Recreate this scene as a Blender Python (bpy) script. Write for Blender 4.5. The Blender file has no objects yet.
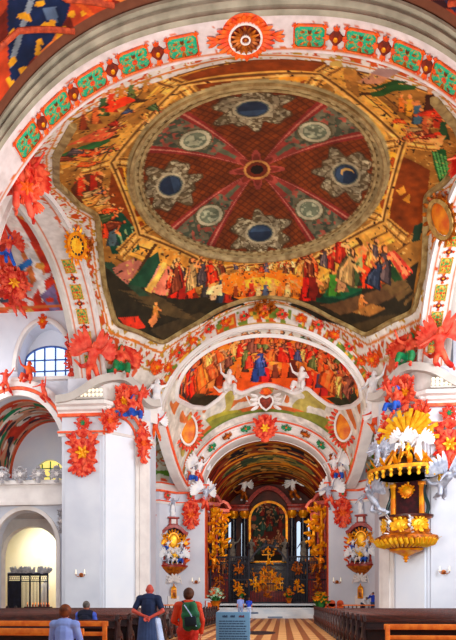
import bpy, bmesh, math, random
import numpy as np
from mathutils import Vector, Matrix, Euler, Quaternion
PI = math.pi
S = 1.2                                   # church units -> metres (about the eye height)
def B(x, y, z): return Vector((S*x, S*y, 1.5 + S*(z-1.5)))
SC = bpy.context.scene
COL = SC.collection
EYE = (1.2, 0, 1.5); YAW = math.atan(55/603.)
rnd = random.Random(7)

# ------------------------------------------------------------------ materials
def lin(c):
    return tuple(((v/255.)/12.92 if v/255. <= .04045 else ((v/255.+.055)/1.055)**2.4) for v in c[:3])
MATS = {}
def mat(name, c1, c2=None, rough=.6, metal=0, scale=6, bump=0, detail=3, contrast=(.35, .65), spec=.35, coord='Object'):
    if name in MATS: return MATS[name]
    m = bpy.data.materials.new(name); m.use_nodes = True
    nt = m.node_tree; bs = nt.nodes['Principled BSDF']
    bs.inputs['Roughness'].default_value = rough; bs.inputs['Metallic'].default_value = metal
    bs.inputs['Specular IOR Level'].default_value = spec
    if c2 is None: c2 = tuple(max(0, int(v*.86)) for v in c1)
    tc = nt.nodes.new('ShaderNodeTexCoord'); nz = nt.nodes.new('ShaderNodeTexNoise')
    nz.inputs['Scale'].default_value = scale; nz.inputs['Detail'].default_value = detail
    nt.links.new(tc.outputs[coord], nz.inputs['Vector'])
    rp = nt.nodes.new('ShaderNodeValToRGB')
    rp.color_ramp.elements[0].position = contrast[0]; rp.color_ramp.elements[1].position = contrast[1]
    rp.color_ramp.elements[0].color = lin(c1)+(1,); rp.color_ramp.elements[1].color = lin(c2)+(1,)
    nt.links.new(nz.outputs['Fac'], rp.inputs['Fac']); nt.links.new(rp.outputs['Color'], bs.inputs['Base Color'])
    if bump:
        b = nt.nodes.new('ShaderNodeBump'); b.inputs['Strength'].default_value = bump; b.inputs['Distance'].default_value = .05
        nt.links.new(nz.outputs['Fac'], b.inputs['Height']); nt.links.new(b.outputs['Normal'], bs.inputs['Normal'])
    MATS[name] = m
    return m
def emit(name, c, s):
    m = bpy.data.materials.new(name); m.use_nodes = True
    bs = m.node_tree.nodes['Principled BSDF']
    bs.inputs['Base Color'].default_value = lin(c)+(1,)
    bs.inputs['Emission Color'].default_value = lin(c)+(1,); bs.inputs['Emission Strength'].default_value = s
    return m
STUCCO = mat('white_stucco', (238,231,226), (224,216,212), .75, scale=1.2)
WALLM = mat('white_plaster', (218,221,230), (204,208,220), .8, scale=.5)
PANELM = mat('bright_plaster', (240,245,252), (232,239,250), .8, scale=.5)
MOULD = mat('grey_stucco_moulding', (206,198,190), (190,182,174), .7, scale=1.0)
CORAL = mat('coral_stucco', (196,22,10), (248,104,66), .6, scale=3.2, bump=.4, contrast=(.4,.62))
CORALD = mat('coral_pink_stucco', (240,96,70), (214,44,26), .6, scale=4.0)
ORANGE = mat('orange_stucco', (244,110,20), (214,56,12), .55, scale=3)
LINE = mat('coral_band', (232,72,34), (246,112,64), .6, scale=2.5)
GOLD = mat('gold_leaf', (250,176,16), (226,116,6), .38, .35, scale=3, bump=.3)
GOLDB = mat('bright_gold_leaf', (255,208,50), (245,160,14), .35, .3, scale=4, bump=.2)
GOLDD = mat('old_gold', (206,110,10), (120,50,6), .45, .3, scale=4, bump=.4)
GREEN = mat('green_stucco', (18,150,96), (40,110,50), .55, scale=3)
BLUE = mat('blue_cloth_stucco', (24,104,214), (30,60,160), .55, scale=3)
WHITE = mat('bright_white_marble', (248,246,244), (226,228,236), .5, scale=3)
SILVER = mat('silvered_stucco', (205,210,224), (150,156,176), .45, .2, scale=4)
GREYST = mat('grey_statue_stone', (150,146,140), (100,92,86), .7, scale=5)
IRON = mat('black_iron', (20,20,30), (34,30,40), .5, .4, scale=4)
BLACKM = mat('black_marble', (16,18,30), (40,40,56), .25, scale=2)
REDM = mat('red_marble', (176,50,36), (120,26,20), .35, scale=4)
PINKM = mat('pink_marble', (206,104,86), (170,60,50), .4, scale=3)
DKWOOD = mat('dark_pew_wood', (56,24,20), (30,14,16), .45, scale=5)
PEWTOP = mat('pew_rail_wood', (90,34,20), (52,20,14), .4, scale=5)
LTWOOD = mat('orange_bench_wood', (246,134,44), (222,100,26), .45, scale=7)
DARKRED = mat('dark_red_velvet', (72,10,18), (40,6,12), .8, scale=5)
BROWNB = mat('red_brown_boss', (150,44,14), (96,26,10), .55, scale=5)
BULB = emit('white_lamp_glass', (255,244,220), .35)

# ------------------------------------------------------------------ bookkeeping
def tag(o, label=None, cat=None, group=None, kind=None):
    if label: o['label'] = label
    if cat: o['category'] = cat
    if group: o['group'] = group
    if kind: o['kind'] = kind
    return o
def thing(name, label, cat, loc=(0,0,0), rot=None, group=None, scale=1):
    o = bpy.data.objects.new(name, None); COL.objects.link(o)
    o.empty_display_size = .2; o.location = loc
    if rot is not None:
        if isinstance(rot, (int, float)): o.rotation_euler = (0,0,rot)
        elif isinstance(rot, Matrix): o.rotation_euler = rot.to_euler()
        else: o.rotation_euler = rot
    o.scale = (scale,)*3 if isinstance(scale,(int,float)) else scale
    return tag(o, label, cat, group)
ORD = ['first','second','third','fourth','fifth','sixth','seventh','eighth','ninth','tenth','eleventh','twelfth','thirteenth','fourteenth','fifteenth','sixteenth','seventeenth','eighteenth','nineteenth','twentieth','twenty-first','twenty-second','twenty-third','twenty-fourth','twenty-fifth','twenty-sixth']
def copy_tree(o, parent=None):
    c = o.copy(); COL.objects.link(c)
    if parent is not None: c.parent = parent
    for ch in list(o.children): copy_tree(ch, c)
    return c
def frame(xd, n):
    n = Vector(n).normalized(); x = Vector(xd); x = (x - n*x.dot(n)).normalized(); y = n.cross(x)
    return Matrix((x, y, n)).transposed()

# ------------------------------------------------------------------ mesh builder
class MB:
    def __init__(s, u=False): s.v = []; s.f = []; s.u = u
    def add(s, vs, fs, T=None):
        o = len(s.v)
        for p in vs:
            p = Vector(p); s.v.append(T @ p if T is not None else p)
        s.f += [tuple(i+o for i in f) for f in fs]
        return s
    def box(s, x0, x1, y0, y1, z0, z1, T=None):
        return s.add([(x0,y0,z0),(x1,y0,z0),(x1,y1,z0),(x0,y1,z0),(x0,y0,z1),(x1,y0,z1),(x1,y1,z1),(x0,y1,z1)],
                     [(0,3,2,1),(4,5,6,7),(0,1,5,4),(1,2,6,5),(2,3,7,6),(3,0,4,7)], T)
    def bbox(s, x0, x1, y0, y1, z0, z1, b=.01, T=None):     # bevelled box
        bm = bmesh.new(); bmesh.ops.create_cube(bm, size=1)
        for v in bm.verts: v.co = Vector(((x0+x1)/2+v.co.x*(x1-x0), (y0+y1)/2+v.co.y*(y1-y0), (z0+z1)/2+v.co.z*(z1-z0)))
        bmesh.ops.bevel(bm, geom=list(bm.edges), offset=b, segments=2, affect='EDGES', profile=.5)
        bm.verts.index_update()
        s.add([v.co.copy() for v in bm.verts], [[v.index for v in f.verts] for f in bm.faces], T); bm.free()
        return s
    def prism(s, pts, z0, z1, T=None):
        n = len(pts)
        vs = [(p[0],p[1],z0) for p in pts]+[(p[0],p[1],z1) for p in pts]
        return s.add(vs, [tuple(range(n-1,-1,-1)), tuple(range(n,2*n))]+[(i,(i+1)%n,(i+1)%n+n,i+n) for i in range(n)], T)
    def plate(s, pts, th):           # polygon in 3d extruded by vector th
        n = len(pts); th = Vector(th)
        vs = [Vector(p) for p in pts]+[Vector(p)+th for p in pts]
        return s.add(vs, [tuple(range(n-1,-1,-1)), tuple(range(n,2*n))]+[(i,(i+1)%n,(i+1)%n+n,i+n) for i in range(n)])
    def strip(s, rows, closed=False, cap=False):     # rows: list of equal length point lists
        m = len(rows[0]); vs = [p for r in rows for p in r]; fs = []
        for i in range(len(rows)-1):
            for j in range(m if closed else m-1):
                k = (j+1) % m
                fs.append((i*m+j, i*m+k, (i+1)*m+k, (i+1)*m+j))
        if cap and closed: fs += [tuple(range(m-1,-1,-1)), tuple((len(rows)-1)*m+j for j in range(m))]
        return s.add(vs, fs)
    def tube(s, path, r, n=8, T=None, flat=1.0):
        path = [Vector(p) for p in path]; N = len(path)
        rs = r if isinstance(r, (list, tuple)) else [r]*N
        rows = []; up = None
        for i, p in enumerate(path):
            t = (path[min(i+1,N-1)]-path[max(i-1,0)]).normalized()
            if up is None:
                up = Vector((0,0,1)) if abs(t.z) < .9 else Vector((1,0,0))
            x = t.cross(up)
            if x.length < 1e-4: x = t.orthogonal()
            x.normalize(); up = x.cross(t).normalized()
            rows.append([p + x*(rs[i]*math.cos(2*PI*k/n)) + up*(rs[i]*flat*math.sin(2*PI*k/n)) for k in range(n)])
        if T is not None: rows = [[T @ q for q in r_] for r_ in rows]
        return s.strip(rows, True, True)
    def lathe(s, prof, n=16, c=(0,0,0), T=None, a0=0, a1=2*PI, lob=None):
        c = Vector(c); full = abs(a1-a0-2*PI) < 1e-6; m = n if full else n+1
        rows = []
        for r, z in prof:
            row = []
            for k in range(m):
                a = a0+(a1-a0)*k/n; rr = r*(1+(lob[1]*math.cos(lob[0]*a) if lob else 0))
                row.append(c+Vector((rr*math.cos(a), rr*math.sin(a), z)))
            rows.append(row)
        if T is not None: rows = [[T @ q for q in r_] for r_ in rows]
        return s.strip(rows, full, full)
    def ell(s, c, r, R=None, n=10, m=7, T=None):
        c = Vector(c); rows = []
        for i in range(m+1):
            ph = -PI/2+PI*i/m
            row = []
            for k in range(n):
                a = 2*PI*k/n; cp = max(math.cos(ph), .02)
                p = Vector((r[0]*cp*math.cos(a), r[1]*cp*math.sin(a), r[2]*math.sin(ph)))
                if R is not None: p = R @ p
                row.append(c+p)
            rows.append(row)
        if T is not None: rows = [[T @ q for q in r_] for r_ in rows]
        return s.strip(rows, True, True)
    def cone(s, p0, p1, r0, r1, n=10, m=3):    # tapered capsule
        p0 = Vector(p0); p1 = Vector(p1); t = (p1-p0)
        L = t.length; t = t/L if L > 1e-6 else Vector((0,0,1))
        x = t.orthogonal().normalized(); y = t.cross(x)
        pr = [(-r0*math.cos(PI/2*i/m), r0*max(math.sin(PI/2*i/m), .02)) for i in range(m+1)]
        pr += [(L+r1*math.sin(PI/2*i/m), r1*max(math.cos(PI/2*i/m), .02)) for i in range(m+1)]
        rows = [[p0+t*h+x*(r*math.cos(2*PI*k/n))+y*(r*math.sin(2*PI*k/n)) for k in range(n)] for h, r in pr]
        return s.strip(rows, True, True)
    def sweep(s, path, prof, nrm, closed=False):   # prof (a,b): a along given normal, b along third axis
        path = [Vector(p) for p in path]; N = len(path); rows = []
        for i, p in enumerate(path):
            if closed: t = path[(i+1)%N]-path[i-1]
            else: t = path[min(i+1,N-1)]-path[max(i-1,0)]
            t.normalize()
            n = Vector(nrm(i, p) if callable(nrm) else nrm); n = (n-t*n.dot(t)).normalized(); b = t.cross(n)
            rows.append([p+n*a+b*c for a, c in prof])
        if closed: rows.append(rows[0]); return s.strip(rows, True, False)
        return s.strip(rows, True, True)
    def leaf(s, base, d, n, L, w, curl=.25, th=.06):
        base = Vector(base); d = Vector(d).normalized(); n = Vector(n).normalized(); x = d.cross(n)
        rows = []
        K = 5
        for i in range(K+1):
            t = i/K; ww = w*math.sqrt(max(0,math.sin(PI*(t**.75)*.95+.08)))*.47+.002
            h = curl*L*(math.sin(t*2.2))*.5
            c = base+d*(L*t)+n*h
            rows.append([c-x*ww, c+n*(th*(1-t*.6)), c+x*ww, c-n*(th*.3)])
        return s.strip(rows, True, True)
    def build(s, name, m, parent=None, base=None, smooth=True, kind=None, angle=40):
        vs = [B(*p) for p in s.v] if s.u else [Vector(p) for p in s.v]
        o_ = Vector((0,0,0))
        if parent is None:
            if base is None:
                xs = [v.x for v in vs]; ys = [v.y for v in vs]; zs = [v.z for v in vs]
                o_ = Vector(((min(xs)+max(xs))/2, (min(ys)+max(ys))/2, min(zs)))
            else: o_ = Vector(base)
        me = bpy.data.meshes.new(name); me.from_pydata([v-o_ for v in vs], [], s.f)
        bm = bmesh.new(); bm.from_mesh(me); bmesh.ops.recalc_face_normals(bm, faces=list(bm.faces)); bm.to_mesh(me); bm.free()
        if smooth:
            me.shade_smooth(); me.set_sharp_from_angle(angle=math.radians(angle))
        me.materials.append(m)
        o = bpy.data.objects.new(name, me); COL.objects.link(o)
        if parent is not None: o.parent = parent
        else: o.location = o_
        if kind: o['kind'] = kind
        return o
def struct(mb, name, m, **k): return mb.build(name, m, kind='structure', **k)

# ------------------------------------------------------------------ painted surfaces
def _h(ix, iy, seed):
    n = (ix.astype(np.int64)*374761393 + iy.astype(np.int64)*668265263 + seed*974711) & 0x7fffffff
    n = ((n ^ (n >> 13))*1274126177) & 0x7fffffff
    return ((n ^ (n >> 16)) & 0xffff)/65535.
def vnoise(x, y, seed=0):
    ix = np.floor(x); iy = np.floor(y); fx = x-ix; fy = y-iy
    fx = fx*fx*(3-2*fx); fy = fy*fy*(3-2*fy)
    a = _h(ix,iy,seed); b = _h(ix+1,iy,seed); c = _h(ix,iy+1,seed); d = _h(ix+1,iy+1,seed)
    return (a*(1-fx)+b*fx)*(1-fy)+(c*(1-fx)+d*fx)*fy
def fbm(x, y, seed=0, o=4):
    t = 0; a = .5; 
    for k in range(o):
        t = t+a*vnoise(x*2**k, y*2**k, seed+k*17); a *= .5
    return t/(1-.5**o)
class Paint:
    def figure(s, x, y, h, c, r, up=(0,1), k=1.0):
        ux, uy = up; sx, sy = uy, -ux
        def q(a, b): return (x+(a*sx+b*ux)*h, y+(a*sy+b*uy)*h)
        w = r.uniform(.18,.3); l = r.uniform(-.16,.16); d = tuple(v*.55 for v in c); b = tuple(min(255, v*1.22+16) for v in c)
        sk = r.choice([(226,150,98),(206,124,76),(236,176,126),(180,96,60)])
        s.poly([q(-w*1.25,0),q(-w,.42),q(l-.1,.72),q(l+.14,.7),q(w*.9,.35),q(w*1.3,.02)], d)
        s.poly([q(-w*.9,.03),q(-w*.75,.4),q(l-.08,.74),q(l+.08,.74),q(w*.3,.4),q(w*.5,.02)], c)
        s.poly([q(-w*.35,.06),q(-w*.2,.5),q(l,.7),q(l*.5+.02,.45),q(w*.1,.05)], b)
        s.poly([q(w*.55,.04),q(w*.4,.3),q(l+.1,.6),q(w*.75,.3),q(w*.8,.04)], b)
        for sg in (-1,1):
            a0 = q(l+sg*.1,.66); e = (sg*r.uniform(.16,.38), r.uniform(.3,.95)); a1 = q(l+e[0], e[1]); a2 = q(l+e[0]+.02, e[1]-.09); a3 = q(l+sg*.08,.56)
            s.poly([a0,a1,a2,a3], sk)
        hx, hy = q(l*1.2, .86); n = 9
        s.poly([(hx+.1*h*math.cos(t), hy+.12*h*math.sin(t)) for t in np.linspace(0,2*PI,n,endpoint=False)], tuple(v*.35 for v in sk))
        s.poly([(hx+.03*h+.068*h*math.cos(t), hy-.02*h+.085*h*math.sin(t)) for t in np.linspace(0,2*PI,n,endpoint=False)], sk)
    def crowd(s, reg, n, h0, h1, pal, seed, up=(0,1)):
        r = random.Random(seed); p = np.array(reg); x0, y0 = p.min(0); x1, y1 = p.max(0); pts = []
        def ins(x, y):
            c = False; j = len(reg)-1
            for i in range(len(reg)):
                if (reg[i][1] > y) != (reg[j][1] > y) and x < (reg[j][0]-reg[i][0])*(y-reg[i][1])/(reg[j][1]-reg[i][1])+reg[i][0]: c = not c
                j = i
            return c
        while len(pts) < n:
            x, y = r.uniform(x0,x1), r.uniform(y0,y1)
            if ins(x, y): pts.append((x, y))
        pts.sort(key=lambda t: -(t[0]*up[0]+t[1]*up[1]))
        for x, y in pts: s.figure(x, y, r.uniform(h0,h1), r.choice(pal), r, up)
    def __init__(s, U, V, base): s.U = U; s.V = V; s.C = np.ones(U.shape+(3,))*np.array(base, float)
    def set(s, m, c, k=1.0): s.C[m] = s.C[m]*(1-k)+np.array(c, float)*k
    def poly(s, pts, c):
        p = np.array(pts); x0,y0 = p.min(0); x1,y1 = p.max(0)
        box = (s.U >= x0)&(s.U <= x1)&(s.V >= y0)&(s.V <= y1)
        if not box.any(): return
        u = s.U[box]; v = s.V[box]; ins = np.zeros(u.shape, bool)
        n = len(p); j = n-1
        for i in range(n):
            xi,yi = p[i]; xj,yj = p[j]
            if yi != yj:
                ins ^= ((yi > v) != (yj > v)) & (u < (xj-xi)*(v-yi)/(yj-yi)+xi)
            j = i
        idx = np.where(box); s.C[idx[0][ins], idx[1][ins]] = c
    def dist(s, pts, closed=True):
        D = np.full(s.U.shape, 1e9); n = len(pts)
        for i in range(n if closed else n-1):
            ax,ay = pts[i]; bx,by = pts[(i+1)%n]; dx,dy = bx-ax,by-ay; L = dx*dx+dy*dy+1e-9
            t = np.clip(((s.U-ax)*dx+(s.V-ay)*dy)/L, 0, 1)
            D = np.minimum(D, np.hypot(s.U-ax-t*dx, s.V-ay-t*dy))
        return D
    def inside(s, pts):
        k = Paint(s.U, s.V, (0,0,0)); k.poly(pts, (1,1,1)); return k.C[...,0] > .5
    def grain(s, f=3, amt=.35, seed=3, mask=None):
        g = fbm(s.U*f, s.V*f, seed)
        m = 1+amt*(g-.5)*2
        if mask is not None: m = np.where(mask, m, 1)
        s.C = s.C*m[...,None]
    def flecks(s, mask, f, thr, c, seed):
        g = vnoise(s.U*f, s.V*f, seed)
        s.set(mask & (g > thr), c)
FRES = None
def fresco_mat():
    global FRES
    m = bpy.data.materials.new('fresco_paint'); m.use_nodes = True; nt = m.node_tree; bs = nt.nodes['Principled BSDF']
    at = nt.nodes.new('ShaderNodeAttribute'); at.attribute_name = 'Col'
    tc = nt.nodes.new('ShaderNodeTexCoord'); nz = nt.nodes.new('ShaderNodeTexNoise'); nz.inputs['Scale'].default_value = 2.4; nz.inputs['Detail'].default_value = 5
    nt.links.new(tc.outputs['Object'], nz.inputs['Vector'])
    rp = nt.nodes.new('ShaderNodeValToRGB'); rp.color_ramp.elements[0].position = .3; rp.color_ramp.elements[1].position = .7
    rp.color_ramp.elements[0].color = (.62,.56,.52,1); rp.color_ramp.elements[1].color = (1,1,1,1)
    nt.links.new(nz.outputs['Fac'], rp.inputs['Fac'])
    mx = nt.nodes.new('ShaderNodeMix'); mx.data_type = 'RGBA'; mx.blend_type = 'MULTIPLY'; mx.inputs['Factor'].default_value = .6
    nt.links.new(at.outputs['Color'], mx.inputs['A']); nt.links.new(rp.outputs['Color'], mx.inputs['B'])
    nt.links.new(mx.outputs['Result'], bs.inputs['Base Color']); bs.inputs['Roughness'].default_value = .75; bs.inputs['Specular IOR Level'].default_value = .2
    FRES = m
fresco_mat()
def painted(name, fn, a0, a1, b0, b1, na, nb, paint, u=True, kind='structure', parent=None, mask=None):
    a, b = np.meshgrid(np.linspace(a0,a1,na), np.linspace(b0,b1,nb))
    X, Y, Z = fn(a, b); X = X+0*a; Y = Y+0*a; Z = Z+0*a
    P = paint(a, b)
    C = np.clip(P.C, 0, 255)/255.; C = np.where(C <= .04045, C/12.92, ((C+.055)/1.055)**2.4)
    if u: X, Y, Z = X*S, Y*S, 1.5+S*(Z-1.5)
    co = np.stack([X,Y,Z], -1).reshape(-1,3)
    if parent is None:
        o_ = np.array([(co[:,0].min()+co[:,0].max())/2, (co[:,1].min()+co[:,1].max())/2, co[:,2].min()])
    else: o_ = np.zeros(3)
    idx = np.arange(na*nb).reshape(nb,na)
    f = np.stack([idx[:-1,:-1],idx[:-1,1:],idx[1:,1:],idx[1:,:-1]], -1)
    if mask is not None: f = f[mask((a[:-1,:-1]+a[1:,1:])/2, (b[:-1,:-1]+b[1:,1:])/2)]
    f = f.reshape(-1,4)
    me = bpy.data.meshes.new(name)
    me.vertices.add(len(co)); me.vertices.foreach_set('co', (co-o_).ravel())
    me.loops.add(f.size); me.loops.foreach_set('vertex_index', f.ravel().astype(np.int32))
    me.polygons.add(len(f)); me.polygons.foreach_set('loop_start', np.arange(0,f.size,4,dtype=np.int32))
    me.polygons.foreach_set('loop_total', np.full(len(f),4,dtype=np.int32))
    me.update(calc_edges=True)
    at = me.color_attributes.new('Col', 'FLOAT_COLOR', 'POINT')
    rgba = np.ones((len(co),4), np.float32); rgba[:,:3] = C.reshape(-1,3); at.data.foreach_set('color', rgba.ravel())
    me.validate(); me.shade_smooth()
    me.materials.append(FRES)
    o = bpy.data.objects.new(name, me); COL.objects.link(o); o.location = o_
    if parent is not None: o.parent = parent
    if kind: o['kind'] = kind
    return o

# ------------------------------------------------------------------ organic bodies
CACHE = {}
def blob(name, prims, voxel, m, parent, key=None, smooth=4):
    if key and key in CACHE:
        o = bpy.data.objects.new(name, CACHE[key]); COL.objects.link(o); o.parent = parent
        if m is not None and o.data.materials and o.data.materials[0] is not m:
            o.material_slots[0].link = 'OBJECT'; o.material_slots[0].material = m
        return o
    mb = MB()
    for p in prims:
        if p[0] == 'c': mb.cone(*p[1:])
        elif p[0] == 'e': mb.ell(*p[1:])
    me = bpy.data.meshes.new(name+'_src'); me.from_pydata(mb.v, [], mb.f)
    bm = bmesh.new(); bm.from_mesh(me); bmesh.ops.recalc_face_normals(bm, faces=list(bm.faces)); bm.to_mesh(me); bm.free()
    t = bpy.data.objects.new('tmp', me); COL.objects.link(t)
    r = t.modifiers.new('r', 'REMESH'); r.mode = 'VOXEL'; r.voxel_size = voxel
    k = t.modifiers.new('s', 'SMOOTH'); k.factor = .5; k.iterations = smooth
    dg = bpy.context.evaluated_depsgraph_get()
    out = bpy.data.meshes.new_from_object(t.evaluated_get(dg)); out.name = name
    bpy.data.objects.remove(t); bpy.data.meshes.remove(me)
    out.materials.clear(); out.materials.append(m); out.shade_smooth()
    if key: CACHE[key] = out
    o = bpy.data.objects.new(name, out); COL.objects.link(o); o.parent = parent
    return o
def V(*a): return Vector(a)
def joints(**k):
    J = dict(pel=V(0,0,.95), waist=V(0,0,1.1), chest=V(0,0,1.3), neck=V(0,.01,1.47), head=V(0,-.015,1.63),
             sl=V(.185,0,1.41), el=V(.24,.02,1.12), hl=V(.25,-.06,.87), sr=V(-.185,0,1.41), er=V(-.24,.02,1.12), hr=V(-.25,-.06,.87),
             pl=V(.095,0,.93), kl=V(.1,-.02,.5), al=V(.1,.02,.09), pr=V(-.095,0,.93), kr=V(-.1,-.02,.5), ar=V(-.1,.02,.09))
    for a, b in k.items(): J[a] = Vector(b)
    return J
def body_prims(J, feet=True, hands=True, fat=1.0):
    P = []
    hd = (J['head']-J['neck']).normalized()
    P.append(('e', J['head'], (.077,.095,.118), None, 14, 10))
    P.append(('c', J['neck'], J['head']-hd*.04, .056*fat, .054))
    P.append(('c', J['chest']+V(0,0,.02), J['neck']-V(0,0,.05), .12*fat, .07))
    P.append(('c', J['sl']*.62+J['sr']*.38, J['sl']*.38+J['sr']*.62, .105*fat, .105*fat))
    P.append(('c', J['waist'], J['chest'], .135*fat, .145*fat)); P.append(('c', J['pel'], J['waist'], .155*fat, .135*fat))
    P.append(('c', J['sl'], J['sr'], .075, .075))
    for s in 'lr':
        P.append(('c', J['s'+s], J['e'+s], .056, .043)); P.append(('c', J['e'+s], J['h'+s], .042, .028))
        P.append(('c', J['p'+s], J['k'+s], .092*fat, .06)); P.append(('c', J['k'+s], J['a'+s], .06, .04))
        if hands:
            f = (J['h'+s]-J['e'+s]).normalized(); P.append(('c', J['h'+s], J['h'+s]+f*.09, .032, .03))
        if feet: P.append(('c', J['a'+s]-V(0,-.02,.03), J['a'+s]+V(0,-.15,-.05), .042, .032))
    return P
# shared surface definitions (church units; eye 1.5)
def arch_z(X):
    return 19.64-.0261*X*X-.000504*X**4
def side_z(Y):
    d=np.asarray(Y)-27.5
    return 19.35-.0562*d*d-.00131*d**4
def zc(X,Y):
    u=np.abs(X)/10; v=(Y-28.3)/8.5
    c=np.where(Y>28.3,9.3,3.5)
    z=20.8-1.2*u*u-1.0*v*v-c*u*u*v*v
    r=np.hypot(X,Y-27.9); R=5.75
    inn=20.45+0.95*(1-np.minimum(r/R,1)**2)
    w=np.clip((r-R)/2.0,0,1); w=w*w*(3-2*w)
    return inn*(1-w)+z*w
def S_ceil(a,b):      # plan
    return a,b,zc(a,b)
def S_loft(a,s):      # a: 0..pi (0 = right), s: 0 front .. 1 chancel arch
    s2=s
    hx=6.4*(1-s2)+5.86*s2; zs=12.2*(1-s2)+9.6*s2; rz=6.0*(1-s2)+4.8*s2
    return hx*np.cos(a), 37.3*(1-s2)+43.0*s2, zs+rz*np.sin(a)+0.5*np.sin(np.pi*s2)*np.sin(a)
def S_near(a,b):
    return a,b,arch_z(a)+.72+0.05*(18.7-b)
def S_choir(a,b):     # a 0..pi, b = Y
    return 4.75*np.cos(a), b, 9.55+3.75*np.sin(a)-0.02*(b-44)
def S_bay(a,b):       # left bay vault, plan
    return a,b,20.9-.03*(b-28.5)**2
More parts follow.
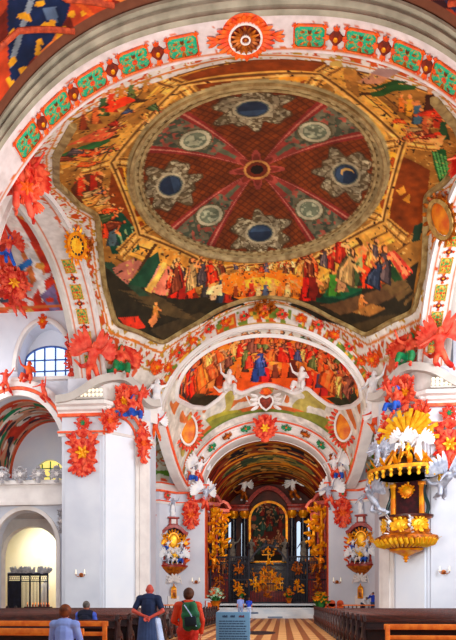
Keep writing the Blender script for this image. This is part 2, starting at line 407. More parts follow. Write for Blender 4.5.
OPS={
'ceil':[
((38,36,26),[(-8.37,30.92),(-8.37,31.94),(-8.14,33.54),(-7.1,34.54),(-5.87,35.82),(-3.55,36.69),(-1.13,36.97),(-1.5,36.11),(-3.63,35.04),(-5.48,33.86),(-6.68,32.76),(-7.72,31.45)]),
((38,36,26),[(1.52,37.0),(3.42,36.95),(6.03,35.74),(8.14,33.62),(8.11,31.73),(7.12,32.65),(5.43,33.8),(3.61,35.14),(2.1,36.29)]),
((60,54,40),[(-6.57,34.8),(-5.87,35.82),(-2.96,36.87),(-3.76,35.9)]),
((62,54,36),[(4.86,36.21),(6.03,35.74),(8.06,33.67),(6.63,34.59)]),
((90,70,50),[(3.37,36.03),(7.38,32.73),(7.72,33.07),(4.54,35.87)]),
((75,66,46),[(-7.82,32.39),(-6.24,33.25),(-5.38,34.14),(-6.78,33.2)]),
((96,80,52),[(6.03,33.39),(7.23,32.44),(7.56,32.49),(6.44,33.39)]),
((75,66,46),[(-7.46,32.78),(-5.87,33.7),(-4.99,34.64),(-6.42,33.65)]),
((96,80,52),[(6.47,33.41),(7.46,32.57),(7.75,32.63),(6.78,33.44)]),
((75,66,46),[(-7.12,33.18),(-5.51,34.17),(-4.62,35.17),(-6.05,34.09)]),
((96,80,52),[(6.89,33.44),(7.69,32.68),(7.93,32.76),(7.1,33.52)]),
((75,66,46),[(-6.76,33.59),(-5.12,34.67),(-4.23,35.74),(-5.69,34.56)]),
((96,80,52),[(7.3,33.46),(7.93,32.78),(8.08,32.89),(7.43,33.57)]),
((75,66,46),[(-6.39,34.04),(-4.73,35.19),(-3.81,36.35),(-5.32,35.06)]),
((96,80,52),[(7.75,33.44),(8.16,32.89),(8.27,32.99),(7.77,33.59)]),
((40,70,60),[(-8.37,30.92),(-7.8,31.13),(-6.26,33.44),(-6.78,33.18)]),
((170,110,110),[(-7.85,31.39),(-6.68,31.37),(-6.31,31.76),(-7.25,32.44),(-7.75,31.76)]),
((205,150,150),[(-6.83,32.52),(-5.85,32.05),(-5.22,32.7),(-6.24,33.25)]),
((28,74,60),[(-7.25,32.39),(-6.0,31.79),(-5.45,31.81),(-5.45,32.31),(-6.39,32.99)]),
((230,200,110),[(-6.47,33.04),(-5.3,32.39),(-5.12,32.6),(-6.18,33.33)]),
((215,130,120),[(-6.18,33.28),(-5.09,32.7),(-4.26,33.78),(-4.7,34.33),(-5.74,33.67)]),
((190,140,60),[(-5.3,31.58),(-3.61,33.23),(-3.89,33.62),(-5.17,32.29)]),
((205,160,70),[(-3.89,33.62),(-2.33,34.8),(-2.28,34.49),(-3.63,33.33)]),
((112,22,11),[(-5.4,34.01),(-5.01,33.33),(-4.7,33.59),(-4.49,34.56)]),
((205,40,20),[(-5.22,34.12),(-5.01,33.15),(-4.57,33.39),(-4.65,34.12),(-4.83,34.35)]),
((225,150,95),[(-4.62,33.44),(-4.26,33.91),(-4.31,33.99),(-4.7,33.59)]),
((225,150,95),[(-4.57,33.25),(-4.65,33.31),(-4.75,33.28),(-4.86,33.18),(-4.88,33.07),(-4.83,32.99),(-4.7,33.02),(-4.6,33.12)]),
((123,38,13),[(-4.73,34.43),(-4.31,33.67),(-3.94,33.94),(-3.71,35.04)]),
((225,70,25),[(-4.52,34.54),(-4.31,33.46),(-3.79,33.67),(-3.87,34.54),(-4.07,34.83)]),
((225,150,95),[(-3.87,33.75),(-3.42,34.28),(-3.5,34.38),(-3.94,33.94)]),
((225,150,95),[(-3.81,33.52),(-3.87,33.62),(-4.02,33.59),(-4.13,33.49),(-4.15,33.36),(-4.1,33.25),(-3.97,33.25),(-3.84,33.36)]),
((82,16,11),[(-4.96,34.33),(-4.65,33.75),(-4.39,33.96),(-4.23,34.77)]),
((150,30,20),[(-4.8,34.43),(-4.65,33.59),(-4.28,33.78),(-4.34,34.43),(-4.49,34.62)]),
((225,150,95),[(-4.34,33.83),(-4.02,34.22),(-4.07,34.28),(-4.39,33.96)]),
((225,150,95),[(-4.28,33.67),(-4.34,33.73),(-4.44,33.7),(-4.52,33.62),(-4.54,33.52),(-4.49,33.46),(-4.39,33.49),(-4.31,33.57)]),
((33,33,38),[(-3.63,35.04),(-3.4,34.46),(-3.16,34.64),(-3.01,35.4)]),
((60,60,70),[(-3.5,35.11),(-3.4,34.33),(-3.09,34.43),(-3.11,35.06),(-3.24,35.27)]),
((225,150,95),[(-3.11,34.51),(-2.85,34.83),(-2.88,34.9),(-3.16,34.64)]),
((225,150,95),[(-3.09,34.35),(-3.14,34.41),(-3.22,34.41),(-3.29,34.33),(-3.29,34.25),(-3.27,34.17),(-3.19,34.17),(-3.11,34.25)]),
((115,104,93),[(-3.19,35.48),(-2.96,34.9),(-2.75,35.06),(-2.62,35.85)]),
((210,190,170),[(-3.09,35.56),(-2.96,34.75),(-2.67,34.85),(-2.72,35.53),(-2.83,35.72)]),
((225,150,95),[(-2.72,34.93),(-2.46,35.27),(-2.51,35.35),(-2.75,35.06)]),
((225,150,95),[(-2.67,34.77),(-2.72,34.83),(-2.8,34.83),(-2.85,34.77),(-2.88,34.67),(-2.85,34.62),(-2.77,34.62),(-2.69,34.67)]),
((22,33,49),[(-2.85,35.9),(-2.49,34.9),(-2.12,35.14),(-1.89,36.48)]),
((40,60,90),[(-2.64,36.03),(-2.49,34.64),(-1.99,34.77),(-2.04,35.93),(-2.25,36.27)]),
((225,150,95),[(-2.04,34.9),(-1.63,35.43),(-1.71,35.59),(-2.12,35.14)]),
((225,150,95),[(-2.02,34.59),(-2.07,34.72),(-2.2,34.75),(-2.3,34.64),(-2.36,34.49),(-2.28,34.38),(-2.17,34.35),(-2.04,34.46)]),
((93,22,13),[(-2.43,36.16),(-2.12,35.19),(-1.81,35.4),(-1.6,36.61)]),
((170,40,25),[(-2.28,36.27),(-2.12,34.96),(-1.71,35.06),(-1.73,36.14),(-1.91,36.45)]),
((225,150,95),[(-1.76,35.17),(-1.37,35.69),(-1.45,35.82),(-1.81,35.4)]),
((225,150,95),[(-1.71,34.9),(-1.76,35.01),(-1.89,35.04),(-1.97,34.96),(-2.02,34.8),(-1.97,34.69),(-1.86,34.67),(-1.76,34.75)]),
((33,22,22),[(-1.94,36.21),(-1.63,35.27),(-1.37,35.43),(-1.13,36.58)]),
((60,40,40),[(-1.76,36.29),(-1.65,35.04),(-1.24,35.11),(-1.26,36.14),(-1.42,36.45)]),
((225,150,95),[(-1.29,35.22),(-0.95,35.66),(-1.0,35.8),(-1.37,35.43)]),
((225,150,95),[(-1.26,34.96),(-1.31,35.06),(-1.42,35.09),(-1.5,35.01),(-1.55,34.88),(-1.5,34.77),(-1.39,34.75),(-1.29,34.83)]),
((235,225,190),[(-3.14,34.75),(-2.33,34.9),(-2.41,35.66),(-3.29,35.04)]),
((200,150,50),[(-3.14,33.39),(3.14,33.73),(3.16,34.22),(-3.19,33.94)]),
((150,60,20),[(-3.19,33.83),(3.16,34.12),(3.16,34.41),(-3.22,34.12)]),
((225,185,60),[(-2.62,33.83),(-2.64,33.88),(-2.72,33.91),(-2.8,33.88),(-2.88,33.86),(-2.93,33.78),(-2.96,33.73),(-2.93,33.67),(-2.85,33.65),(-2.77,33.65),(-2.69,33.7),(-2.64,33.75)]),
((225,185,60),[(-1.97,33.99),(-1.99,34.04),(-2.04,34.09),(-2.15,34.07),(-2.23,34.04),(-2.28,33.99),(-2.28,33.91),(-2.25,33.86),(-2.2,33.8),(-2.12,33.8),(-2.02,33.83),(-1.97,33.91)]),
((225,185,60),[(-1.29,34.09),(-1.31,34.17),(-1.37,34.22),(-1.47,34.22),(-1.55,34.2),(-1.6,34.12),(-1.63,34.04),(-1.6,33.99),(-1.52,33.94),(-1.45,33.91),(-1.37,33.96),(-1.29,34.01)]),
((225,185,60),[(-0.61,34.2),(-0.64,34.28),(-0.69,34.33),(-0.79,34.33),(-0.87,34.3),(-0.92,34.22),(-0.95,34.14),(-0.92,34.07),(-0.85,34.01),(-0.77,33.99),(-0.69,34.04),(-0.64,34.09)]),
((225,185,60),[(0.07,34.25),(0.04,34.33),(-0.01,34.38),(-0.12,34.41),(-0.2,34.38),(-0.25,34.3),(-0.27,34.22),(-0.25,34.14),(-0.17,34.07),(-0.09,34.07),(-0.01,34.09),(0.04,34.17)]),
((225,185,60),[(0.74,34.28),(0.72,34.35),(0.66,34.41),(0.59,34.43),(0.48,34.41),(0.43,34.35),(0.4,34.28),(0.43,34.2),(0.51,34.12),(0.59,34.12),(0.66,34.14),(0.72,34.2)]),
((225,185,60),[(1.42,34.28),(1.39,34.33),(1.34,34.41),(1.26,34.41),(1.16,34.41),(1.11,34.35),(1.08,34.28),(1.11,34.2),(1.18,34.14),(1.26,34.12),(1.34,34.14),(1.39,34.2)]),
((225,185,60),[(2.1,34.2),(2.07,34.28),(2.02,34.33),(1.94,34.35),(1.84,34.35),(1.78,34.3),(1.76,34.25),(1.78,34.17),(1.84,34.12),(1.94,34.09),(2.02,34.09),(2.07,34.14)]),
((225,185,60),[(2.77,34.07),(2.75,34.12),(2.69,34.17),(2.59,34.22),(2.51,34.22),(2.46,34.2),(2.43,34.14),(2.46,34.07),(2.51,34.01),(2.59,33.99),(2.67,33.99),(2.75,34.01)]),
((110,30,15),[(0.59,34.3),(0.51,34.46),(0.33,34.54),(0.07,34.56),(-0.2,34.51),(-0.38,34.41),(-0.43,34.25),(-0.38,34.09),(-0.17,34.01),(0.09,33.99),(0.33,34.04),(0.51,34.17)]),
((235,130,30),[(-2.28,34.49),(2.72,34.56),(3.45,35.17),(2.2,36.32),(-1.39,36.48),(-2.38,35.4)]),
((255,205,70),[(1.13,35.45),(0.98,35.74),(0.56,36.0),(-0.04,36.06),(-0.64,35.9),(-1.05,35.59),(-1.18,35.3),(-1.03,35.11),(-0.59,35.04),(-0.01,35.01),(0.56,35.09),(0.98,35.22)]),
((82,38,16),[(-1.86,36.03),(-1.68,35.45),(-1.52,35.59),(-1.39,36.24)]),
((150,70,30),[(-1.76,36.08),(-1.68,35.3),(-1.45,35.35),(-1.47,35.98),(-1.58,36.16)]),
((225,150,95),[(-1.47,35.43),(-1.29,35.72),(-1.31,35.8),(-1.52,35.59)]),
((225,150,95),[(-1.47,35.27),(-1.5,35.32),(-1.55,35.35),(-1.6,35.3),(-1.63,35.22),(-1.6,35.14),(-1.52,35.14),(-1.47,35.19)]),
((121,60,22),[(-1.42,36.21),(-1.24,35.53),(-1.05,35.64),(-0.9,36.4)]),
((220,110,40),[(-1.31,36.27),(-1.24,35.35),(-0.98,35.4),(-0.98,36.11),(-1.08,36.35)]),
((225,150,95),[(-1.0,35.48),(-0.77,35.8),(-0.79,35.87),(-1.05,35.64)]),
((225,150,95),[(-0.98,35.27),(-1.0,35.38),(-1.08,35.38),(-1.16,35.32),(-1.16,35.24),(-1.13,35.17),(-1.05,35.14),(-1.0,35.19)]),
((110,33,22),[(-1.0,36.37),(-0.77,35.56),(-0.56,35.69),(-0.38,36.53)]),
((200,60,40),[(-0.87,36.42),(-0.79,35.35),(-0.48,35.38),(-0.48,36.21),(-0.61,36.48)]),
((225,150,95),[(-0.53,35.48),(-0.25,35.8),(-0.27,35.93),(-0.56,35.69)]),
((225,150,95),[(-0.51,35.24),(-0.53,35.35),(-0.61,35.38),(-0.69,35.32),(-0.72,35.22),(-0.66,35.11),(-0.59,35.09),(-0.53,35.14)]),
((129,110,88),[(-0.51,36.5),(-0.35,35.85),(-0.17,35.93),(-0.01,36.55)]),
((235,200,160),[(-0.4,36.53),(-0.35,35.66),(-0.12,35.66),(-0.12,36.32),(-0.2,36.55)]),
((225,150,95),[(-0.14,35.74),(0.07,36.0),(0.04,36.08),(-0.17,35.93)]),
((225,150,95),[(-0.12,35.56),(-0.14,35.64),(-0.22,35.66),(-0.27,35.64),(-0.3,35.53),(-0.27,35.45),(-0.2,35.43),(-0.14,35.45)]),
((38,49,77),[(-0.12,36.55),(0.07,35.77),(0.25,35.85),(0.43,36.58)]),
((70,90,140),[(0.01,36.58),(0.04,35.59),(0.33,35.56),(0.33,36.32),(0.22,36.58)]),
((225,150,95),[(0.27,35.66),(0.53,35.9),(0.51,36.0),(0.25,35.85)]),
((225,150,95),[(0.3,35.43),(0.27,35.53),(0.2,35.59),(0.14,35.53),(0.12,35.43),(0.14,35.35),(0.22,35.3),(0.27,35.35)]),
((132,104,66),[(0.27,36.58),(0.46,35.69),(0.66,35.74),(0.9,36.5)]),
((240,190,120),[(0.4,36.58),(0.43,35.48),(0.74,35.43),(0.77,36.24),(0.66,36.55)]),
((225,150,95),[(0.72,35.53),(1.0,35.77),(0.95,35.9),(0.66,35.74)]),
((225,150,95),[(0.72,35.3),(0.69,35.4),(0.61,35.45),(0.53,35.4),(0.51,35.3),(0.53,35.19),(0.61,35.17),(0.69,35.19)]),
((123,66,27),[(0.77,36.53),(0.9,35.85),(1.08,35.87),(1.24,36.45)]),
((225,120,50),[(0.87,36.53),(0.9,35.66),(1.13,35.61),(1.16,36.24),(1.08,36.48)]),
((225,150,95),[(1.11,35.69),(1.31,35.87),(1.29,35.95),(1.08,35.87)]),
((225,150,95),[(1.11,35.51),(1.08,35.59),(1.03,35.64),(0.98,35.61),(0.95,35.51),(0.98,35.43),(1.03,35.38),(1.08,35.4)]),
((126,110,82),[(1.21,36.45),(1.34,35.66),(1.55,35.66),(1.76,36.27)]),
((230,200,150),[(1.31,36.42),(1.34,35.48),(1.6,35.38),(1.63,36.08),(1.55,36.35)]),
((225,150,95),[(1.58,35.48),(1.84,35.64),(1.81,35.74),(1.55,35.66)]),
((225,150,95),[(1.58,35.27),(1.55,35.38),(1.5,35.43),(1.42,35.4),(1.39,35.32),(1.42,35.22),(1.5,35.17),(1.55,35.19)]),
((110,66,22),[(1.65,36.32),(1.81,35.45),(2.02,35.45),(2.25,36.08)]),
((200,120,40),[(1.78,36.27),(1.78,35.27),(2.07,35.14),(2.12,35.87),(2.04,36.16)]),
((225,150,95),[(2.04,35.24),(2.33,35.4),(2.3,35.51),(2.02,35.45)]),
((225,150,95),[(2.04,35.04),(2.02,35.14),(1.94,35.22),(1.89,35.19),(1.84,35.11),(1.86,35.01),(1.94,34.96),(2.02,34.96)]),
((66,33,16),[(2.2,36.11),(2.3,35.45),(2.46,35.43),(2.64,35.9)]),
((120,60,30),[(2.3,36.06),(2.28,35.3),(2.51,35.19),(2.56,35.74),(2.49,35.98)]),
((225,150,95),[(2.49,35.27),(2.72,35.38),(2.69,35.45),(2.46,35.43)]),
((225,150,95),[(2.49,35.11),(2.46,35.19),(2.41,35.24),(2.36,35.24),(2.33,35.17),(2.36,35.09),(2.41,35.04),(2.46,35.04)]),
((49,27,16),[(2.62,35.9),(2.72,35.19),(2.93,35.17),(3.14,35.64)]),
((90,50,30),[(2.75,35.85),(2.72,35.04),(2.98,34.9),(3.03,35.48),(2.96,35.74)]),
((225,150,95),[(2.96,34.98),(3.19,35.09),(3.16,35.19),(2.93,35.17)]),
((225,150,95),[(2.96,34.83),(2.93,34.9),(2.85,34.98),(2.8,34.96),(2.77,34.9),(2.8,34.83),(2.85,34.77),(2.9,34.77)]),
((215,170,70),[(3.14,33.73),(4.49,32.68),(4.91,33.02),(3.4,34.3)]),
((225,180,90),[(4.52,32.76),(5.79,31.89),(6.47,32.26),(5.38,33.36),(4.62,33.41)]),
((180,60,50),[(6.52,31.87),(6.86,31.55),(7.95,32.18),(7.59,32.65)]),
((225,130,100),[(6.65,31.76),(6.78,31.63),(7.77,32.34),(7.62,32.47)]),
((30,70,40),[(6.16,32.13),(6.52,31.87),(7.49,32.68),(7.12,32.91)]),
((20,95,70),[(3.37,35.72),(3.84,34.49),(4.6,33.52),(5.19,33.65),(5.56,33.99),(4.47,35.09)]),
((16,60,50),[(2.2,36.32),(3.24,35.53),(4.47,35.04),(5.56,33.99),(5.58,34.17),(3.94,35.64)]),
((112,16,11),[(2.12,36.42),(2.36,34.98),(2.75,34.93),(3.16,35.9)]),
((205,30,20),[(2.36,36.32),(2.33,34.72),(2.83,34.54),(2.93,35.59),(2.8,36.08)]),
((225,150,95),[(2.77,34.67),(3.27,34.8),(3.24,34.98),(2.75,34.93)]),
((225,150,95),[(2.8,34.38),(2.75,34.54),(2.62,34.62),(2.49,34.62),(2.43,34.49),(2.49,34.33),(2.59,34.25),(2.72,34.28)]),
((66,16,11),[(2.54,36.03),(2.72,34.83),(3.06,34.77),(3.45,35.53)]),
((120,30,20),[(2.72,35.93),(2.69,34.62),(3.14,34.43),(3.24,35.3),(3.11,35.72)]),
((225,150,95),[(3.09,34.54),(3.53,34.64),(3.5,34.77),(3.06,34.77)]),
((225,150,95),[(3.09,34.3),(3.06,34.43),(2.96,34.51),(2.85,34.51),(2.8,34.41),(2.83,34.28),(2.93,34.2),(3.06,34.2)]),
((33,77,27),[(3.66,35.3),(3.81,34.28),(4.13,34.2),(4.52,34.83)]),
((60,140,50),[(3.84,35.22),(3.79,34.09),(4.21,33.88),(4.31,34.64),(4.21,35.01)]),
((225,150,95),[(4.15,33.99),(4.6,34.04),(4.54,34.17),(4.13,34.2)]),
((225,150,95),[(4.15,33.78),(4.13,33.88),(4.02,33.99),(3.92,33.99),(3.87,33.91),(3.92,33.78),(4.0,33.7),(4.1,33.7)]),
((104,82,66),[(4.1,34.83),(4.26,33.94),(4.54,33.86),(4.91,34.41)]),
((190,150,120),[(4.28,34.75),(4.21,33.8),(4.6,33.57),(4.7,34.25),(4.62,34.56)]),
((225,150,95),[(4.57,33.67),(4.96,33.7),(4.91,33.83),(4.54,33.86)]),
((225,150,95),[(4.57,33.49),(4.54,33.59),(4.44,33.67),(4.34,33.7),(4.28,33.62),(4.34,33.52),(4.41,33.44),(4.52,33.41)]),
((82,93,66),[(4.91,34.2),(5.09,32.97),(5.53,32.81),(6.13,33.62)]),
((150,170,120),[(5.17,34.07),(5.04,32.73),(5.61,32.36),(5.82,33.36),(5.69,33.83)]),
((225,150,95),[(5.58,32.52),(6.18,32.6),(6.13,32.78),(5.53,32.81)]),
((225,150,95),[(5.56,32.23),(5.51,32.42),(5.38,32.55),(5.22,32.55),(5.14,32.44),(5.19,32.26),(5.32,32.13),(5.48,32.1)]),
((123,33,13),[(5.3,34.01),(5.48,32.7),(5.95,32.55),(6.55,33.41)]),
((225,60,25),[(5.56,33.88),(5.4,32.47),(6.0,32.1),(6.24,33.15),(6.08,33.65)]),
((225,150,95),[(5.98,32.26),(6.6,32.39),(6.55,32.57),(5.95,32.55)]),
((225,150,95),[(5.95,31.94),(5.9,32.13),(5.77,32.26),(5.61,32.29),(5.51,32.18),(5.56,32.0),(5.69,31.84),(5.85,31.84)]),
((126,60,16),[(5.77,33.59),(5.9,32.47),(6.31,32.36),(6.83,33.12)]),
((230,110,30),[(6.0,33.49),(5.85,32.26),(6.37,31.94),(6.57,32.89),(6.44,33.28)]),
((225,150,95),[(6.31,32.1),(6.89,32.26),(6.83,32.42),(6.31,32.36)]),
((225,150,95),[(6.29,31.81),(6.26,31.97),(6.16,32.08),(6.0,32.1),(5.95,32.0),(5.98,31.84),(6.08,31.73),(6.24,31.71)]),
((33,49,33),[(4.7,34.2),(4.86,33.31),(5.19,33.18),(5.58,33.78)]),
((60,90,60),[(4.91,34.09),(4.83,33.12),(5.25,32.86),(5.38,33.57),(5.27,33.91)]),
((225,150,95),[(5.19,32.99),(5.64,33.02),(5.61,33.12),(5.19,33.18)]),
((225,150,95),[(5.19,32.78),(5.17,32.89),(5.06,32.99),(4.96,32.99),(4.88,32.94),(4.93,32.81),(5.04,32.7),(5.14,32.7)]),
((225,60,25),[(5.74,33.59),(6.18,32.36),(6.73,32.55),(6.24,33.39)]),
((99,66,33),[(5.4,35.14),(5.48,34.56),(5.69,34.51),(5.95,34.83)]),
((180,120,60),[(5.51,35.09),(5.45,34.46),(5.72,34.3),(5.82,34.72),(5.74,34.93)]),
((225,150,95),[(5.69,34.38),(5.98,34.38),(5.95,34.46),(5.69,34.51)]),
((225,150,95),[(5.69,34.22),(5.66,34.3),(5.61,34.35),(5.53,34.38),(5.51,34.33),(5.53,34.22),(5.58,34.17),(5.66,34.17)]),
((150,110,60),[(5.17,35.3),(6.16,34.33),(6.89,34.12),(6.03,34.96)]),
((110,77,33),[(-6.42,34.38),(-6.21,34.07),(-6.03,34.22),(-5.92,34.69)]),
((200,140,60),[(-6.29,34.46),(-6.18,33.96),(-5.95,34.09),(-6.0,34.49),(-6.11,34.59)]),
((225,150,95),[(-5.98,34.12),(-5.79,34.41),(-5.82,34.43),(-6.03,34.22)]),
((225,150,95),[(-5.95,34.01),(-5.98,34.04),(-6.05,34.04),(-6.11,33.99),(-6.11,33.91),(-6.08,33.86),(-6.0,33.88),(-5.95,33.94)]),
((190,50,30),[(-8.08,33.41),(-7.07,33.91),(-6.76,34.59),(-7.69,34.09)]),
((225,150,100),[(-6.6,34.43),(-6.11,34.3),(-6.08,34.69),(-6.44,34.8)]),
((120,58,16),[(6.11,26.16),(7.51,26.65),(8.03,29.64),(7.43,30.84),(6.37,30.63)]),
((222,170,60),[(5.56,25.89),(6.16,26.16),(6.42,30.61),(5.69,30.71)]),
((150,70,20),[(6.08,26.6),(6.08,26.76),(6.05,26.89),(6.0,26.92),(5.92,26.89),(5.85,26.76),(5.79,26.6),(5.79,26.47),(5.82,26.34),(5.87,26.31),(5.95,26.34),(6.03,26.44)]),
((150,70,20),[(6.11,27.49),(6.11,27.65),(6.08,27.78),(6.0,27.81),(5.92,27.78),(5.85,27.65),(5.79,27.49),(5.79,27.33),(5.82,27.2),(5.9,27.18),(5.98,27.2),(6.05,27.33)]),
((150,70,20),[(6.13,28.43),(6.13,28.59),(6.11,28.72),(6.03,28.75),(5.95,28.72),(5.85,28.57),(5.82,28.41),(5.79,28.22),(5.85,28.12),(5.9,28.07),(6.0,28.12),(6.08,28.25)]),
((150,70,20),[(6.13,29.38),(6.16,29.53),(6.11,29.67),(6.03,29.72),(5.95,29.69),(5.87,29.56),(5.82,29.38),(5.82,29.22),(5.85,29.09),(5.92,29.04),(6.0,29.09),(6.11,29.22)]),
((150,70,20),[(6.13,30.27),(6.13,30.43),(6.11,30.56),(6.03,30.61),(5.95,30.61),(5.87,30.5),(5.82,30.37),(5.82,30.19),(5.85,30.06),(5.92,30.01),(6.03,30.03),(6.11,30.14)]),
((200,150,60),[(6.39,28.41),(6.68,28.09),(6.86,28.46),(6.65,28.78)]),
((190,140,50),[(6.78,28.98),(7.04,28.51),(7.17,29.12)]),
((30,60,50),[(7.59,30.19),(7.98,29.9),(8.01,30.79),(7.64,30.98)]),
((120,58,16),[(-6.03,25.21),(-5.56,25.19),(-6.11,27.31),(-6.29,29.82),(-6.05,30.58),(-6.94,29.64),(-6.99,27.67)]),
((222,170,60),[(-5.69,25.4),(-5.19,25.5),(-5.58,27.44),(-5.72,30.48),(-6.13,30.53),(-6.21,28.41)]),
((150,70,20),[(-5.4,26.1),(-5.48,26.26),(-5.56,26.34),(-5.64,26.37),(-5.72,26.31),(-5.74,26.21),(-5.72,26.05),(-5.64,25.89),(-5.56,25.79),(-5.48,25.76),(-5.4,25.82),(-5.38,25.95)]),
((150,70,20),[(-5.51,27.05),(-5.56,27.2),(-5.64,27.28),(-5.74,27.28),(-5.79,27.23),(-5.82,27.1),(-5.82,26.94),(-5.74,26.78),(-5.66,26.68),(-5.58,26.65),(-5.51,26.73),(-5.48,26.89)]),
((150,70,20),[(-5.61,27.99),(-5.66,28.15),(-5.74,28.22),(-5.85,28.28),(-5.9,28.2),(-5.92,28.07),(-5.9,27.88),(-5.85,27.73),(-5.74,27.6),(-5.66,27.6),(-5.61,27.67),(-5.58,27.83)]),
((150,70,20),[(-5.69,28.96),(-5.74,29.12),(-5.85,29.25),(-5.95,29.3),(-6.0,29.22),(-6.05,29.09),(-6.03,28.91),(-5.95,28.72),(-5.85,28.59),(-5.77,28.57),(-5.69,28.62),(-5.66,28.78)]),
((150,70,20),[(-5.77,30.01),(-5.85,30.16),(-5.92,30.27),(-6.03,30.27),(-6.11,30.19),(-6.13,30.06),(-6.11,29.9),(-6.05,29.74),(-5.95,29.64),(-5.87,29.61),(-5.79,29.67),(-5.77,29.82)]),
((20,70,60),[(-7.64,29.56),(-6.7,28.41),(-6.24,30.11),(-6.29,31.21),(-7.69,30.77)]),
((120,170,140),[(-7.51,29.85),(-7.41,29.82),(-7.15,30.74),(-7.25,30.77)]),
((120,170,140),[(-7.15,29.82),(-7.04,29.82),(-6.91,30.84),(-7.02,30.84)]),
((120,170,140),[(-6.78,29.85),(-6.68,29.82),(-6.68,30.98),(-6.78,30.98)]),
((120,170,140),[(-6.44,29.82),(-6.31,29.82),(-6.44,31.13),(-6.55,31.11)]),
((118,38,19),[(-8.01,29.8),(-7.56,28.98),(-7.36,29.17),(-7.3,30.03)]),
((215,70,35),[(-7.88,29.85),(-7.51,28.75),(-7.17,28.85),(-7.38,29.69),(-7.56,29.93)]),
((225,150,95),[(-7.25,28.96),(-7.02,29.4),(-7.1,29.51),(-7.36,29.17)]),
((225,150,95),[(-7.15,28.7),(-7.23,28.8),(-7.33,28.83),(-7.38,28.72),(-7.38,28.59),(-7.3,28.46),(-7.2,28.46),(-7.15,28.54)]),
((104,60,33),[(-8.11,29.17),(-7.77,28.57),(-7.62,28.67),(-7.62,29.33)]),
((190,110,60),[(-8.01,29.19),(-7.72,28.38),(-7.49,28.43),(-7.67,29.09),(-7.8,29.27)]),
((225,150,95),[(-7.54,28.51),(-7.41,28.83),(-7.46,28.91),(-7.62,28.67)]),
((225,150,95),[(-7.49,28.33),(-7.54,28.41),(-7.59,28.41),(-7.64,28.36),(-7.64,28.25),(-7.56,28.15),(-7.51,28.15),(-7.46,28.2)]),
((38,55,71),[(-7.88,30.29),(-7.49,29.59),(-7.25,29.77),(-7.2,30.5)]),
((70,100,130),[(-7.72,30.32),(-7.43,29.4),(-7.12,29.51),(-7.28,30.22),(-7.46,30.43)]),
((225,150,95),[(-7.17,29.59),(-6.96,29.98),(-7.02,30.06),(-7.25,29.77)]),
((225,150,95),[(-7.1,29.35),(-7.17,29.46),(-7.25,29.46),(-7.33,29.38),(-7.3,29.25),(-7.25,29.17),(-7.17,29.14),(-7.1,29.25)]),
((104,24,13),[(-8.4,26.73),(-7.93,25.82),(-7.77,26.0),(-7.9,26.99)]),
((190,45,25),[(-8.32,26.81),(-7.85,25.55),(-7.62,25.66),(-7.9,26.63),(-8.08,26.89)]),
((225,150,95),[(-7.67,25.76),(-7.56,26.23),(-7.64,26.37),(-7.77,26.0)]),
((225,150,95),[(-7.56,25.47),(-7.64,25.61),(-7.72,25.63),(-7.75,25.53),(-7.72,25.37),(-7.64,25.24),(-7.56,25.21),(-7.54,25.32)]),
((33,22,22),[(-7.82,26.34),(-7.33,25.34),(-7.17,25.58),(-7.3,26.68)]),
((60,40,40),[(-7.72,26.39),(-7.25,25.06),(-6.99,25.21),(-7.3,26.26),(-7.49,26.52)]),
((225,150,95),[(-7.07,25.32),(-6.96,25.89),(-7.04,26.02),(-7.17,25.58)]),
((225,150,95),[(-6.96,25.0),(-7.04,25.13),(-7.1,25.13),(-7.15,25.03),(-7.12,24.85),(-7.04,24.71),(-6.96,24.71),(-6.94,24.82)]),
((112,38,16),[(-7.51,26.37),(-6.99,25.34),(-6.83,25.63),(-6.94,26.78)]),
((205,70,30),[(-7.38,26.44),(-6.91,25.03),(-6.65,25.27),(-6.96,26.34),(-7.15,26.63)]),
((225,150,95),[(-6.73,25.4),(-6.6,25.97),(-6.68,26.1),(-6.83,25.63)]),
((225,150,95),[(-6.63,25.06),(-6.68,25.19),(-6.76,25.19),(-6.81,25.03),(-6.78,24.85),(-6.7,24.71),(-6.63,24.71),(-6.57,24.85)]),
((90,50,30),[(-8.24,26.1),(-7.25,25.06),(-6.68,26.0),(-7.28,27.36),(-8.21,27.33)]),
((112,33,16),[(-8.21,26.65),(-7.72,25.66),(-7.56,25.87),(-7.67,26.94)]),
((205,60,30),[(-8.11,26.73),(-7.62,25.37),(-7.36,25.47),(-7.67,26.52),(-7.88,26.84)]),
((225,150,95),[(-7.43,25.61),(-7.3,26.13),(-7.38,26.26),(-7.56,25.87)]),
((225,150,95),[(-7.3,25.29),(-7.38,25.42),(-7.49,25.45),(-7.51,25.34),(-7.49,25.16),(-7.41,25.03),(-7.33,25.0),(-7.28,25.11)]),
((93,22,13),[(-7.62,26.63),(-7.2,25.76),(-7.07,26.0),(-7.15,26.97)]),
((170,40,25),[(-7.51,26.68),(-7.12,25.5),(-6.89,25.68),(-7.15,26.57),(-7.33,26.84)]),
((225,150,95),[(-6.96,25.79),(-6.83,26.29),(-6.91,26.39),(-7.07,26.0)]),
((225,150,95),[(-6.86,25.5),(-6.94,25.63),(-6.99,25.61),(-7.02,25.5),(-7.02,25.34),(-6.94,25.24),(-6.86,25.24),(-6.83,25.34)]),
((120,58,16),[(-2.43,21.07),(-1.26,20.97),(2.64,20.6),(2.85,21.55),(0.01,21.86),(-1.86,22.2)]),
((222,160,60),[(-2.41,22.23),(-0.01,22.04),(2.72,21.78),(2.77,22.31),(0.04,22.54),(-2.23,22.65)]),
((150,70,20),[(-1.73,22.31),(-1.76,22.36),(-1.81,22.41),(-1.89,22.41),(-1.97,22.38),(-2.02,22.33),(-2.02,22.28),(-1.99,22.23),(-1.94,22.2),(-1.86,22.17),(-1.78,22.2),(-1.76,22.25)]),
